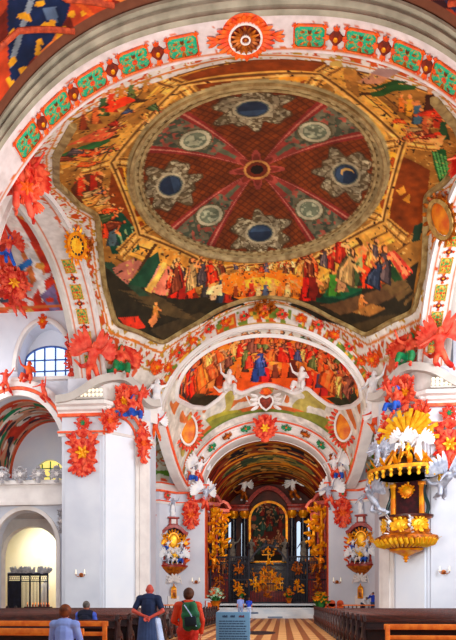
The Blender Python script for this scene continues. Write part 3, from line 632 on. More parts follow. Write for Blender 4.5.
((150,70,20),[(-1.24,22.31),(-1.26,22.38),(-1.34,22.44),(-1.42,22.44),(-1.47,22.38),(-1.52,22.33),(-1.55,22.28),(-1.52,22.23),(-1.45,22.2),(-1.39,22.17),(-1.31,22.2),(-1.26,22.25)]),
((150,70,20),[(-0.77,22.36),(-0.79,22.44),(-0.85,22.49),(-0.92,22.49),(-1.0,22.44),(-1.05,22.36),(-1.05,22.28),(-1.03,22.23),(-0.98,22.17),(-0.9,22.17),(-0.82,22.2),(-0.77,22.25)]),
((150,70,20),[(-0.27,22.36),(-0.3,22.44),(-0.35,22.49),(-0.43,22.49),(-0.51,22.46),(-0.56,22.38),(-0.59,22.31),(-0.56,22.23),(-0.48,22.17),(-0.4,22.17),(-0.35,22.2),(-0.3,22.28)]),
((150,70,20),[(0.2,22.33),(0.17,22.41),(0.12,22.46),(0.04,22.49),(-0.01,22.46),(-0.07,22.38),(-0.09,22.31),(-0.07,22.23),(-0.01,22.17),(0.07,22.15),(0.14,22.17),(0.2,22.25)]),
((150,70,20),[(0.69,22.31),(0.66,22.38),(0.61,22.44),(0.53,22.46),(0.46,22.41),(0.4,22.36),(0.4,22.28),(0.4,22.17),(0.48,22.15),(0.53,22.15),(0.61,22.15),(0.66,22.2)]),
((150,70,20),[(1.16,22.23),(1.13,22.28),(1.08,22.33),(1.03,22.36),(0.95,22.33),(0.9,22.25),(0.87,22.2),(0.9,22.15),(0.95,22.1),(1.03,22.1),(1.08,22.12),(1.13,22.15)]),
((150,70,20),[(1.63,22.23),(1.63,22.28),(1.58,22.33),(1.5,22.33),(1.42,22.31),(1.37,22.28),(1.34,22.23),(1.37,22.17),(1.42,22.12),(1.5,22.12),(1.58,22.15),(1.63,22.17)]),
((150,70,20),[(2.12,22.25),(2.1,22.31),(2.04,22.36),(1.97,22.36),(1.89,22.33),(1.84,22.28),(1.81,22.23),(1.84,22.17),(1.89,22.15),(1.97,22.12),(2.04,22.15),(2.1,22.2)]),
((150,70,20),[(2.59,22.23),(2.56,22.31),(2.51,22.36),(2.43,22.36),(2.38,22.36),(2.3,22.31),(2.3,22.23),(2.3,22.17),(2.36,22.12),(2.43,22.1),(2.51,22.12),(2.56,22.17)]),
((196,150,60),[(-7.67,23.35),(-5.69,23.61),(-5.79,24.19),(-7.93,24.27)]),
((40,100,60),[(-7.43,22.93),(-5.64,23.14),(-5.72,23.69),(-7.67,23.59)]),
((190,90,60),[(-7.07,22.44),(-5.45,22.28),(-5.3,23.35),(-5.64,23.43)]),
((205,165,80),[(-5.87,24.51),(-4.75,22.8),(-4.6,23.43),(-5.64,25.16)]),
((160,120,60),[(-4.88,22.44),(-3.27,21.65),(-3.11,22.36),(-4.73,23.64)]),
((205,165,80),[(-3.87,22.67),(-2.88,22.02),(-2.72,22.41),(-3.74,23.14)]),
((33,49,27),[(-5.53,21.34),(-5.14,20.52),(-5.04,20.76),(-5.14,21.76)]),
((60,90,50),[(-5.45,21.44),(-5.09,20.31),(-4.88,20.47),(-5.12,21.34),(-5.27,21.6)]),
((225,150,95),[(-4.93,20.55),(-4.86,21.05),(-4.91,21.15),(-5.04,20.76)]),
((225,150,95),[(-4.86,20.31),(-4.91,20.42),(-4.99,20.42),(-5.01,20.31),(-4.99,20.16),(-4.93,20.05),(-4.88,20.08),(-4.83,20.16)]),
((123,33,13),[(-5.22,21.31),(-4.86,20.52),(-4.73,20.73),(-4.83,21.7)]),
((225,60,25),[(-5.14,21.41),(-4.8,20.31),(-4.6,20.45),(-4.83,21.31),(-4.96,21.57)]),
((225,150,95),[(-4.65,20.55),(-4.54,21.02),(-4.6,21.1),(-4.73,20.73)]),
((225,150,95),[(-4.57,20.31),(-4.62,20.39),(-4.7,20.42),(-4.73,20.31),(-4.7,20.16),(-4.65,20.08),(-4.6,20.08),(-4.57,20.16)]),
((112,66,22),[(-4.8,21.23),(-4.49,20.52),(-4.36,20.71),(-4.44,21.55)]),
((205,120,40),[(-4.73,21.31),(-4.44,20.34),(-4.26,20.47),(-4.44,21.23),(-4.57,21.44)]),
((225,150,95),[(-4.31,20.55),(-4.21,20.94),(-4.23,21.02),(-4.36,20.71)]),
((225,150,95),[(-4.23,20.31),(-4.28,20.42),(-4.34,20.42),(-4.36,20.34),(-4.36,20.21),(-4.31,20.13),(-4.26,20.1),(-4.23,20.21)]),
((77,33,16),[(-6.34,21.68),(-5.98,20.94),(-5.9,21.15),(-6.03,22.07)]),
((140,60,30),[(-6.29,21.76),(-5.9,20.71),(-5.77,20.89),(-6.0,21.7),(-6.16,21.94)]),
((225,150,95),[(-5.82,20.97),(-5.77,21.44),(-5.82,21.52),(-5.9,21.15)]),
((225,150,95),[(-5.72,20.73),(-5.77,20.81),(-5.82,20.81),(-5.85,20.73),(-5.82,20.6),(-5.77,20.5),(-5.72,20.5),(-5.69,20.6)]),
((104,55,27),[(-5.9,21.65),(-5.53,20.86),(-5.43,21.1),(-5.53,22.02)]),
((190,100,50),[(-5.82,21.73),(-5.45,20.63),(-5.3,20.81),(-5.53,21.65),(-5.69,21.91)]),
((225,150,95),[(-5.35,20.89),(-5.27,21.36),(-5.32,21.47),(-5.43,21.1)]),
((225,150,95),[(-5.25,20.65),(-5.3,20.73),(-5.38,20.76),(-5.38,20.63),(-5.38,20.5),(-5.32,20.42),(-5.27,20.42),(-5.25,20.52)]),
((49,60,33),[(-4.39,21.15),(-4.13,20.52),(-4.02,20.68),(-4.05,21.41)]),
((90,110,60),[(-4.31,21.2),(-4.07,20.34),(-3.92,20.45),(-4.05,21.13),(-4.18,21.31)]),
((225,150,95),[(-3.94,20.52),(-3.84,20.86),(-3.89,20.94),(-4.02,20.68)]),
((225,150,95),[(-3.89,20.31),(-3.94,20.39),(-4.0,20.42),(-4.02,20.34),(-4.02,20.24),(-3.97,20.16),(-3.92,20.13),(-3.89,20.21)]),
((110,77,33),[(-3.81,21.02),(-3.61,20.52),(-3.53,20.65),(-3.53,21.26)]),
((200,140,60),[(-3.76,21.07),(-3.58,20.39),(-3.45,20.47),(-3.55,21.0),(-3.63,21.15)]),
((225,150,95),[(-3.48,20.52),(-3.37,20.79),(-3.4,20.84),(-3.53,20.65)]),
((225,150,95),[(-3.42,20.37),(-3.45,20.45),(-3.5,20.45),(-3.53,20.39),(-3.53,20.31),(-3.5,20.24),(-3.45,20.24),(-3.42,20.29)]),
((225,60,25),[(-5.27,20.92),(-4.34,20.92),(-4.07,21.39),(-4.86,21.49)]),
((205,165,80),[(2.77,20.58),(3.16,20.37),(3.55,23.04),(3.19,23.14)]),
((160,120,60),[(3.19,20.71),(3.66,20.65),(4.05,22.86),(3.63,23.04)]),
((205,165,80),[(3.63,22.93),(4.54,23.22),(5.72,25.66),(5.53,26.0),(4.41,23.77)]),
((225,185,80),[(5.51,23.93),(6.31,24.22),(6.31,25.76),(5.72,25.66)]),
((170,130,120),[(3.76,21.6),(4.34,20.34),(5.09,20.0),(4.54,21.28)]),
((30,80,40),[(4.34,22.17),(4.91,21.07),(5.64,20.71),(5.69,20.97),(5.01,21.6),(4.47,22.62)]),
((24,70,36),[(4.1,21.96),(4.99,20.76),(5.43,20.58),(4.6,21.55)]),
((123,93,27),[(5.72,23.17),(5.61,22.07),(5.77,22.07),(6.11,22.86)]),
((225,170,50),[(5.79,23.06),(5.56,21.86),(5.74,21.68),(5.95,22.57),(5.95,22.93)]),
((225,150,95),[(5.74,21.81),(5.98,21.99),(6.0,22.15),(5.77,22.07)]),
((225,150,95),[(5.69,21.55),(5.69,21.68),(5.66,21.76),(5.61,21.76),(5.56,21.62),(5.56,21.49),(5.58,21.39),(5.64,21.41)]),
((33,60,88),[(6.08,23.61),(5.95,22.41),(6.13,22.41),(6.5,23.27)]),
((60,110,160),[(6.16,23.51),(5.87,22.15),(6.08,21.96),(6.34,22.99),(6.34,23.38)]),
((225,150,95),[(6.08,22.12),(6.37,22.33),(6.37,22.49),(6.13,22.41)]),
((225,150,95),[(6.03,21.81),(6.03,21.96),(6.0,22.07),(5.95,22.04),(5.87,21.89),(5.87,21.73),(5.92,21.65),(5.98,21.68)]),
((33,16,11),[(6.29,22.75),(6.13,21.41),(6.31,21.36),(6.76,22.38)]),
((60,30,20),[(6.39,22.67),(6.03,21.1),(6.24,20.81),(6.55,22.04),(6.6,22.54)]),
((225,150,95),[(6.26,21.02),(6.55,21.2),(6.57,21.41),(6.31,21.36)]),
((225,150,95),[(6.16,20.6),(6.18,20.81),(6.16,20.94),(6.08,20.94),(6.03,20.79),(6.0,20.58),(6.03,20.45),(6.11,20.47)]),
((110,33,16),[(6.76,23.48),(6.6,22.2),(6.78,22.17),(7.23,23.2)]),
((200,60,30),[(6.86,23.43),(6.5,21.89),(6.7,21.65),(7.02,22.83),(7.07,23.33)]),
((225,150,95),[(6.73,21.83),(7.02,22.04),(7.04,22.25),(6.78,22.17)]),
((225,150,95),[(6.63,21.44),(6.65,21.65),(6.63,21.78),(6.55,21.73),(6.5,21.6),(6.47,21.39),(6.5,21.28),(6.57,21.31)]),
((104,55,33),[(6.52,24.19),(6.39,23.09),(6.57,23.09),(6.94,23.93)]),
((190,100,60),[(6.6,24.11),(6.34,22.86),(6.52,22.67),(6.76,23.64),(6.78,24.01)]),
((225,150,95),[(6.52,22.8),(6.78,23.04),(6.81,23.2),(6.57,23.09)]),
((225,150,95),[(6.47,22.51),(6.47,22.67),(6.44,22.75),(6.37,22.72),(6.31,22.59),(6.31,22.44),(6.34,22.36),(6.42,22.38)]),
((112,66,22),[(5.43,23.06),(5.35,22.1),(5.48,22.1),(5.74,22.72)]),
((205,120,40),[(5.51,22.99),(5.3,21.91),(5.45,21.78),(5.61,22.49),(5.64,22.8)]),
((225,150,95),[(5.45,21.89),(5.66,22.04),(5.66,22.17),(5.48,22.1)]),
((225,150,95),[(5.43,21.68),(5.43,21.78),(5.4,21.86),(5.35,21.83),(5.32,21.73),(5.32,21.62),(5.35,21.55),(5.4,21.57)]),
((16,49,33),[(7.23,24.32),(7.04,23.09),(7.23,23.09),(7.67,24.06)]),
((30,90,60),[(7.3,24.27),(6.96,22.83),(7.15,22.59),(7.46,23.72),(7.51,24.16)]),
((225,150,95),[(7.17,22.78),(7.46,23.01),(7.49,23.2),(7.23,23.09)]),
((225,150,95),[(7.07,22.38),(7.1,22.59),(7.07,22.7),(6.99,22.67),(6.94,22.51),(6.91,22.33),(6.94,22.23),(7.02,22.25)]),
((225,60,25),[(6.44,24.48),(7.15,23.61),(7.46,24.19),(6.68,24.82)]),
((18,90,50),[(7.1,24.87),(7.72,24.95),(8.4,26.86),(8.14,27.52),(7.59,26.31)]),
((90,190,120),[(7.23,25.16),(7.3,25.13),(8.16,27.23),(8.08,27.26)]),
((90,190,120),[(7.41,25.24),(7.49,25.24),(8.27,27.2),(8.19,27.23)]),
((90,190,120),[(7.59,25.34),(7.67,25.32),(8.4,27.18),(8.32,27.2)]),
((90,190,120),[(7.77,25.45),(7.85,25.42),(8.53,27.15),(8.42,27.15)]),
((225,170,110),[(5.98,24.4),(7.43,23.82),(7.51,25.03),(6.42,25.42)]),
],
'loft':[
((215,95,30),[(2.68,0.17),(2.59,0.07),(2.44,0.03),(2.24,0.03),(2.01,0.04),(1.76,0.06),(1.55,0.07),(1.31,0.07),(1.05,0.05),(0.82,0.01),(0.6,0.0),(0.42,0.0),(0.32,0.07),(0.45,0.34),(0.62,0.54),(0.81,0.64),(0.97,0.64),(1.1,0.59),(1.22,0.71),(1.39,0.68),(1.54,0.65),(1.7,0.68),(1.86,0.71),(1.97,0.59),(2.11,0.66),(2.31,0.66),(2.49,0.5),(2.61,0.3)]),
((250,140,40),[(2.08,0.08),(1.76,0.09),(1.31,0.09),(0.93,0.07),(0.85,0.19),(1.18,0.51),(1.96,0.48),(2.2,0.18)]),
((255,180,70),[(1.76,0.13),(1.33,0.14),(1.24,0.31),(1.52,0.46),(1.85,0.31)]),
((200,110,40),[(1.59,0.2),(1.55,0.19),(1.2,0.25),(1.24,0.3)]),
((200,110,40),[(1.56,0.2),(1.52,0.19),(1.13,0.23),(1.17,0.29)]),
((200,110,40),[(1.53,0.2),(1.49,0.19),(1.07,0.21),(1.11,0.27)]),
((200,110,40),[(1.5,0.2),(1.46,0.18),(1.0,0.19),(1.04,0.25)]),
((200,110,40),[(1.47,0.2),(1.43,0.18),(0.93,0.15),(0.98,0.22)]),
((200,110,40),[(1.44,0.2),(1.4,0.18),(0.86,0.11),(0.91,0.19)]),
((200,110,40),[(1.41,0.19),(1.37,0.17),(0.79,0.07),(0.83,0.14)]),
((40,45,30),[(2.63,0.15),(2.35,0.48),(2.08,0.65),(2.3,0.65),(2.49,0.48)]),
((36,50,34),[(0.84,0.59),(0.65,0.42),(0.38,0.06),(0.42,0.29),(0.65,0.56)]),
((60,60,40),[(2.56,0.08),(2.39,0.37),(2.17,0.56),(2.36,0.5),(2.63,0.17)]),
((150,130,100),[(2.17,0.18),(2.02,0.12),(1.9,0.21),(2.03,0.32)]),
((180,150,120),[(2.14,0.25),(1.96,0.31),(1.95,0.41),(2.11,0.35)]),
((104,22,13),[(2.56,0.16),(2.47,0.07),(2.42,0.14),(2.4,0.33)]),
((190,40,25),[(2.53,0.2),(2.47,0.03),(2.39,0.1),(2.42,0.25),(2.46,0.27)]),
((225,150,95),[(2.4,0.12),(2.35,0.23),(2.36,0.24),(2.42,0.14)]),
((225,150,95),[(2.39,0.08),(2.4,0.09),(2.42,0.08),(2.44,0.05),(2.44,0.03),(2.42,0.01),(2.4,0.02),(2.39,0.05)]),
((123,33,13),[(2.5,0.29),(2.39,0.16),(2.33,0.24),(2.3,0.47)]),
((225,60,25),[(2.46,0.33),(2.38,0.12),(2.29,0.19),(2.32,0.38),(2.37,0.41)]),
((225,150,95),[(2.3,0.21),(2.24,0.34),(2.25,0.36),(2.33,0.24)]),
((225,150,95),[(2.29,0.15),(2.3,0.17),(2.33,0.16),(2.35,0.13),(2.35,0.1),(2.34,0.08),(2.31,0.09),(2.29,0.12)]),
((112,60,27),[(2.39,0.42),(2.3,0.31),(2.25,0.37),(2.22,0.55)]),
((205,110,50),[(2.35,0.45),(2.3,0.26),(2.22,0.32),(2.24,0.48),(2.28,0.51)]),
((225,150,95),[(2.23,0.34),(2.17,0.44),(2.18,0.46),(2.25,0.37)]),
((225,150,95),[(2.22,0.29),(2.23,0.31),(2.25,0.3),(2.27,0.27),(2.27,0.24),(2.26,0.23),(2.24,0.23),(2.22,0.26)]),
((33,27,33),[(2.52,0.04),(2.45,0.0),(2.42,0.02),(2.41,0.16)]),
((60,50,60),[(2.49,0.07),(2.43,0.0),(2.4,0.0),(2.42,0.1),(2.45,0.12)]),
((225,150,95),[(2.4,0.01),(2.37,0.09),(2.38,0.09),(2.42,0.02)]),
((225,150,95),[(2.39,0.0),(2.4,0.0),(2.41,0.0),(2.42,0.0),(2.41,0.0),(2.4,0.0),(2.39,0.0),(2.38,0.0)]),
((115,82,44),[(2.27,0.45),(2.2,0.33),(2.15,0.38),(2.12,0.54)]),
((210,150,80),[(2.24,0.47),(2.19,0.29),(2.12,0.33),(2.14,0.48),(2.17,0.51)]),
((225,150,95),[(2.13,0.34),(2.07,0.44),(2.08,0.45),(2.15,0.38)]),
((225,150,95),[(2.12,0.3),(2.13,0.32),(2.15,0.31),(2.17,0.29),(2.17,0.27),(2.16,0.25),(2.14,0.25),(2.12,0.28)]),
((82,33,16),[(2.16,0.49),(2.1,0.38),(2.05,0.42),(2.03,0.57)]),
((150,60,30),[(2.13,0.51),(2.1,0.35),(2.03,0.38),(2.05,0.51),(2.07,0.54)]),
((225,150,95),[(2.05,0.39),(1.99,0.47),(2.0,0.48),(2.05,0.42)]),
((225,150,95),[(2.03,0.35),(2.05,0.37),(2.06,0.37),(2.08,0.35),(2.08,0.33),(2.07,0.31),(2.05,0.31),(2.04,0.33)]),
((38,44,33),[(2.05,0.49),(2.0,0.38),(1.96,0.41),(1.93,0.54)]),
((70,80,60),[(2.02,0.5),(2.0,0.35),(1.95,0.37),(1.95,0.49),(1.98,0.52)]),
((225,150,95),[(1.95,0.38),(1.9,0.44),(1.91,0.46),(1.96,0.41)]),
((225,150,95),[(1.95,0.34),(1.95,0.36),(1.96,0.36),(1.98,0.35),(1.98,0.33),(1.98,0.31),(1.96,0.31),(1.95,0.32)]),
((121,66,27),[(1.92,0.52),(1.88,0.43),(1.85,0.45),(1.83,0.55)]),
((220,120,50),[(1.9,0.53),(1.88,0.41),(1.84,0.42),(1.84,0.51),(1.86,0.54)]),
((225,150,95),[(1.84,0.43),(1.81,0.48),(1.81,0.49),(1.85,0.45)]),
((225,150,95),[(1.84,0.4),(1.85,0.41),(1.86,0.42),(1.87,0.41),(1.87,0.39),(1.86,0.38),(1.86,0.38),(1.84,0.39)]),
((33,27,22),[(1.83,0.48),(1.79,0.39),(1.76,0.41),(1.74,0.51)]),
((60,50,40),[(1.81,0.49),(1.79,0.37),(1.75,0.37),(1.75,0.47),(1.77,0.5)]),
((225,150,95),[(1.76,0.39),(1.72,0.43),(1.73,0.44),(1.76,0.41)]),
((225,150,95),[(1.75,0.36),(1.76,0.37),(1.77,0.37),(1.78,0.36),(1.78,0.35),(1.78,0.34),(1.76,0.33),(1.76,0.34)]),
((16,38,93),[(1.74,0.61),(1.69,0.45),(1.62,0.47),(1.57,0.63)]),
((30,70,170),[(1.71,0.62),(1.69,0.4),(1.61,0.4),(1.61,0.57),(1.63,0.63)]),
((225,150,95),[(1.62,0.43),(1.54,0.49),(1.56,0.51),(1.62,0.47)]),
((225,150,95),[(1.61,0.37),(1.62,0.4),(1.64,0.41),(1.66,0.39),(1.67,0.37),(1.66,0.34),(1.64,0.33),(1.62,0.35)]),
((118,22,22),[(1.65,0.63),(1.6,0.46),(1.54,0.48),(1.49,0.63)]),
((215,40,40),[(1.61,0.63),(1.6,0.41),(1.52,0.41),(1.52,0.58),(1.54,0.63)]),
((225,150,95),[(1.53,0.43),(1.45,0.49),(1.47,0.51),(1.54,0.48)]),
((225,150,95),[(1.53,0.38),(1.54,0.4),(1.56,0.41),(1.57,0.4),(1.58,0.37),(1.57,0.35),(1.56,0.34),(1.54,0.35)]),
((22,49,104),[(1.66,0.56),(1.63,0.44),(1.59,0.46),(1.55,0.57)]),
((40,90,190),[(1.64,0.56),(1.63,0.41),(1.57,0.41),(1.57,0.53),(1.59,0.57)]),
((225,150,95),[(1.58,0.42),(1.53,0.47),(1.54,0.48),(1.59,0.46)]),
((225,150,95),[(1.58,0.39),(1.59,0.4),(1.6,0.41),(1.61,0.4),(1.62,0.38),(1.61,0.37),(1.6,0.36),(1.59,0.37)]),
((66,33,22),[(1.51,0.59),(1.48,0.47),(1.44,0.47),(1.4,0.58)]),
((120,60,40),[(1.49,0.59),(1.48,0.44),(1.43,0.43),(1.42,0.55),(1.44,0.59)]),
((225,150,95),[(1.44,0.44),(1.38,0.48),(1.39,0.49),(1.44,0.47)]),
((225,150,95),[(1.43,0.41),(1.44,0.42),(1.45,0.43),(1.47,0.43),(1.47,0.41),(1.46,0.39),(1.45,0.38),(1.44,0.39)]),
((118,49,16),[(1.41,0.56),(1.38,0.41),(1.33,0.41),(1.27,0.54)]),
((215,90,30),[(1.39,0.56),(1.39,0.37),(1.32,0.35),(1.3,0.49),(1.32,0.55)]),
((225,150,95),[(1.32,0.37),(1.26,0.4),(1.27,0.43),(1.33,0.41)]),
((225,150,95),[(1.32,0.32),(1.33,0.35),(1.35,0.36),(1.36,0.35),(1.37,0.33),(1.36,0.31),(1.35,0.29),(1.33,0.3)]),
((49,22,16),[(1.33,0.57),(1.3,0.4),(1.24,0.4),(1.18,0.53)]),
((90,40,30),[(1.3,0.56),(1.3,0.36),(1.23,0.33),(1.21,0.48),(1.23,0.55)]),
((225,150,95),[(1.23,0.35),(1.16,0.38),(1.16,0.41),(1.24,0.4)]),
((225,150,95),[(1.23,0.3),(1.24,0.33),(1.26,0.34),(1.28,0.34),(1.28,0.31),(1.28,0.29),(1.26,0.27),(1.24,0.27)]),
((112,71,33),[(1.22,0.47),(1.2,0.34),(1.16,0.33),(1.11,0.43)]),
((205,130,60),[(1.2,0.47),(1.2,0.31),(1.15,0.28),(1.13,0.4),(1.15,0.45)]),
((225,150,95),[(1.15,0.3),(1.1,0.32),(1.1,0.34),(1.16,0.33)]),
((225,150,95),[(1.16,0.26),(1.16,0.28),(1.17,0.29),(1.19,0.29),(1.2,0.27),(1.19,0.25),(1.18,0.24),(1.16,0.24)]),
((110,27,16),[(1.13,0.6),(1.1,0.45),(1.06,0.44),(0.99,0.54)]),
((200,50,30),[(1.1,0.59),(1.11,0.42),(1.05,0.38),(1.03,0.51),(1.05,0.57)]),
((225,150,95),[(1.05,0.4),(0.98,0.41),(0.99,0.44),(1.06,0.44)]),
((225,150,95),[(1.05,0.36),(1.06,0.38),(1.07,0.4),(1.09,0.4),(1.1,0.38),(1.1,0.36),(1.08,0.34),(1.06,0.35)]),
((123,38,16),[(1.04,0.63),(1.01,0.45),(0.95,0.43),(0.87,0.54)]),
((225,70,30),[(1.01,0.61),(1.03,0.41),(0.94,0.36),(0.91,0.51),(0.93,0.58)]),
((225,150,95),[(0.95,0.39),(0.86,0.39),(0.87,0.41),(0.95,0.43)]),
((225,150,95),[(0.96,0.33),(0.96,0.36),(0.98,0.38),(1.0,0.39),(1.01,0.37),(1.0,0.34),(0.99,0.32),(0.96,0.31)]),
((104,22,22),[(0.94,0.63),(0.92,0.43),(0.85,0.4),(0.75,0.5)]),
((190,40,40),[(0.91,0.61),(0.93,0.39),(0.84,0.32),(0.81,0.48),(0.82,0.55)]),
((225,150,95),[(0.85,0.35),(0.75,0.33),(0.76,0.37),(0.85,0.4)]),
((225,150,95),[(0.86,0.29),(0.86,0.32),(0.88,0.35),(0.9,0.35),(0.91,0.33),(0.91,0.31),(0.89,0.28),(0.87,0.27)]),
((33,38,60),[(1.0,0.57),(0.98,0.43),(0.94,0.41),(0.88,0.49)]),
((60,70,110),[(0.98,0.55),(0.99,0.4),(0.93,0.35),(0.91,0.47),(0.92,0.52)]),
((225,150,95),[(0.93,0.38),(0.87,0.38),(0.88,0.4),(0.94,0.41)]),
((225,150,95),[(0.94,0.34),(0.94,0.36),(0.95,0.37),(0.97,0.38),(0.98,0.36),(0.98,0.34),(0.96,0.32),(0.94,0.32)]),
((112,71,38),[(0.83,0.56),(0.82,0.37),(0.75,0.33),(0.65,0.41)]),
((205,130,70),[(0.79,0.53),(0.82,0.33),(0.74,0.25),(0.7,0.4),(0.72,0.47)]),
((225,150,95),[(0.75,0.28),(0.65,0.26),(0.66,0.29),(0.75,0.33)]),
((225,150,95),[(0.76,0.23),(0.76,0.26),(0.78,0.29),(0.8,0.3),(0.81,0.28),(0.81,0.25),(0.79,0.23),(0.77,0.22)]),
((60,82,49),[(0.73,0.51),(0.72,0.3),(0.64,0.24),(0.52,0.31)]),
((110,150,90),[(0.69,0.47),(0.73,0.26),(0.64,0.16),(0.59,0.31),(0.6,0.39)]),
((225,150,95),[(0.64,0.19),(0.54,0.15),(0.54,0.18),(0.64,0.24)]),
((225,150,95),[(0.65,0.14),(0.65,0.17),(0.68,0.21),(0.71,0.22),(0.72,0.2),(0.71,0.17),(0.69,0.13),(0.67,0.12)]),
((33,60,44),[(0.66,0.42),(0.65,0.19),(0.57,0.13),(0.43,0.18)]),
((60,110,80),[(0.62,0.38),(0.67,0.15),(0.57,0.03),(0.5,0.18),(0.52,0.28)]),
((225,150,95),[(0.57,0.07),(0.45,0.0),(0.45,0.04),(0.57,0.13)]),
((225,150,95),[(0.59,0.02),(0.59,0.05),(0.61,0.09),(0.64,0.11),(0.65,0.09),(0.65,0.06),(0.63,0.02),(0.6,0.0)]),
((115,33,16),[(0.57,0.28),(0.56,0.09),(0.5,0.03),(0.38,0.06)]),
((210,60,30),[(0.53,0.23),(0.58,0.06),(0.52,0.0),(0.44,0.07),(0.45,0.15)]),
((225,150,95),[(0.5,0.0),(0.43,0.0),(0.42,0.0),(0.5,0.03)]),
((225,150,95),[(0.54,0.0),(0.52,0.0),(0.53,0.01),(0.55,0.02),(0.57,0.01),(0.57,0.0),(0.57,0.0),(0.55,0.0)]),
((123,60,27),[(0.81,0.32),(0.79,0.15),(0.74,0.11),(0.66,0.18)]),
((225,110,50),[(0.77,0.29),(0.81,0.12),(0.74,0.05),(0.7,0.17),(0.71,0.23)]),
((225,150,95),[(0.74,0.07),(0.67,0.06),(0.67,0.08),(0.74,0.11)]),
((225,150,95),[(0.75,0.03),(0.75,0.06),(0.76,0.08),(0.78,0.08),(0.79,0.07),(0.79,0.05),(0.77,0.02),(0.76,0.02)]),
((82,33,22),[(0.9,0.29),(0.89,0.15),(0.85,0.13),(0.79,0.2)]),
((150,60,40),[(0.88,0.27),(0.89,0.12),(0.84,0.08),(0.82,0.18),(0.83,0.23)]),
((225,150,95),[(0.85,0.1),(0.79,0.09),(0.79,0.11),(0.85,0.13)]),
((225,150,95),[(0.85,0.06),(0.86,0.08),(0.87,0.1),(0.88,0.1),(0.89,0.09),(0.89,0.07),(0.88,0.06),(0.86,0.05)]),
((126,82,44),[(0.69,0.19),(0.69,0.05),(0.65,0.03),(0.58,0.07)]),
((230,150,80),[(0.67,0.16),(0.7,0.03),(0.65,0.0),(0.61,0.06),(0.62,0.12)]),
((225,150,95),[(0.65,0.0),(0.6,0.0),(0.59,0.0),(0.65,0.03)]),
((225,150,95),[(0.67,0.0),(0.66,0.0),(0.67,0.0),(0.68,0.01),(0.69,0.0),(0.7,0.0),(0.69,0.0),(0.69,0.0)]),
((66,44,33),[(1.06,0.36),(1.05,0.25),(1.01,0.23),(0.96,0.3)]),
((120,80,60),[(1.04,0.35),(1.05,0.22),(1.01,0.19),(0.99,0.28),(1.0,0.33)]),
((225,150,95),[(1.01,0.21),(0.96,0.21),(0.96,0.23),(1.01,0.23)]),
((225,150,95),[(1.01,0.17),(1.01,0.19),(1.02,0.2),(1.03,0.2),(1.04,0.19),(1.04,0.18),(1.03,0.16),(1.01,0.16)]),
((150,150,60),[(2.35,0.77),(1.88,0.87),(1.83,0.92),(2.27,0.91)]),
((150,150,60),[(1.21,0.89),(0.74,0.78),(0.82,0.91),(1.25,0.94)]),
((190,175,60),[(2.32,0.77),(1.91,0.86),(1.9,0.89),(2.32,0.82)]),
],
'choir':[
((120,30,16),[(2.78,44.0),(1.63,44.0),(0.35,44.0),(0.13,51.18),(3.14,47.14)]),
((30,34,40),[(2.32,45.46),(2.01,44.95),(1.65,45.49),(1.2,45.35),(0.79,45.12),(0.89,47.34),(1.3,47.42),(1.66,47.17),(2.0,46.72),(2.24,47.2)]),
((120,110,60),[(2.42,48.85),(2.07,48.99),(1.68,50.0),(1.19,49.78),(0.74,48.97),(0.85,51.66),(1.3,51.97),(1.69,51.58),(2.07,50.76),(2.34,51.01)]),
((70,70,40),[(2.57,53.06),(2.15,53.74),(1.72,55.25),(1.18,55.19),(0.65,54.04),(0.78,57.55),(1.29,58.0),(1.74,57.72),(2.15,56.26),(2.47,55.92)]),
((120,30,20),[(2.69,56.04),(2.24,58.0),(1.76,58.0),(1.13,58.0),(0.59,58.0),(0.6,58.0),(1.23,58.0),(1.78,58.0),(2.26,58.0),(2.63,58.0)]),
((150,60,30),[(1.74,46.41),(1.76,46.83),(1.8,47.03),(1.86,46.92),(1.91,46.53),(1.95,45.99),(1.96,45.49),(1.94,45.15),(1.9,45.07),(1.84,45.18),(1.79,45.52),(1.75,45.94)]),
((60,60,60),[(1.4,45.99),(1.42,46.47),(1.47,46.86),(1.53,47.03),(1.59,46.89),(1.64,46.5),(1.66,46.05),(1.64,45.63),(1.59,45.35),(1.52,45.26),(1.46,45.32),(1.41,45.57)]),
((170,120,50),[(1.09,46.44),(1.1,46.97),(1.14,47.54),(1.2,47.98),(1.25,48.07),(1.28,47.87),(1.3,47.42),(1.28,46.92),(1.25,46.44),(1.2,46.1),(1.15,45.96),(1.11,46.08)]),
((170,140,60),[(1.97,51.07),(2.0,51.49),(2.05,51.52),(2.11,51.15),(2.17,50.45),(2.21,49.7),(2.22,49.08),(2.19,48.77),(2.14,48.85),(2.08,49.22),(2.02,49.78),(1.98,50.45)]),
((160,90,40),[(1.54,51.74),(1.56,52.3),(1.62,52.7),(1.7,52.7),(1.78,52.3),(1.84,51.66),(1.86,51.01),(1.83,50.59),(1.77,50.42),(1.69,50.48),(1.61,50.76),(1.56,51.18)]),
((50,70,50),[(1.15,51.24),(1.16,51.91),(1.22,52.64),(1.3,53.15),(1.37,53.23),(1.43,52.92),(1.45,52.39),(1.42,51.77),(1.37,51.24),(1.3,50.87),(1.22,50.68),(1.17,50.82)]),
((180,60,30),[(0.88,51.18),(0.88,51.86),(0.92,52.64),(0.97,53.29),(1.02,53.57),(1.06,53.45),(1.08,52.95),(1.07,52.3),(1.03,51.6),(0.99,51.07),(0.93,50.73),(0.89,50.79)]),
((60,60,40),[(1.84,58.0),(1.88,58.0),(1.93,58.0),(2.01,58.0),(2.07,57.8),(2.12,56.85),(2.13,56.06),(2.1,55.64),(2.04,55.64),(1.97,55.98),(1.91,56.6),(1.86,57.38)]),
((140,80,40),[(1.32,57.55),(1.33,58.0),(1.39,58.0),(1.47,58.0),(1.56,58.0),(1.62,58.0),(1.64,57.94),(1.62,57.3),(1.56,56.82),(1.47,56.6),(1.4,56.65),(1.33,56.93)]),
],
'near':[
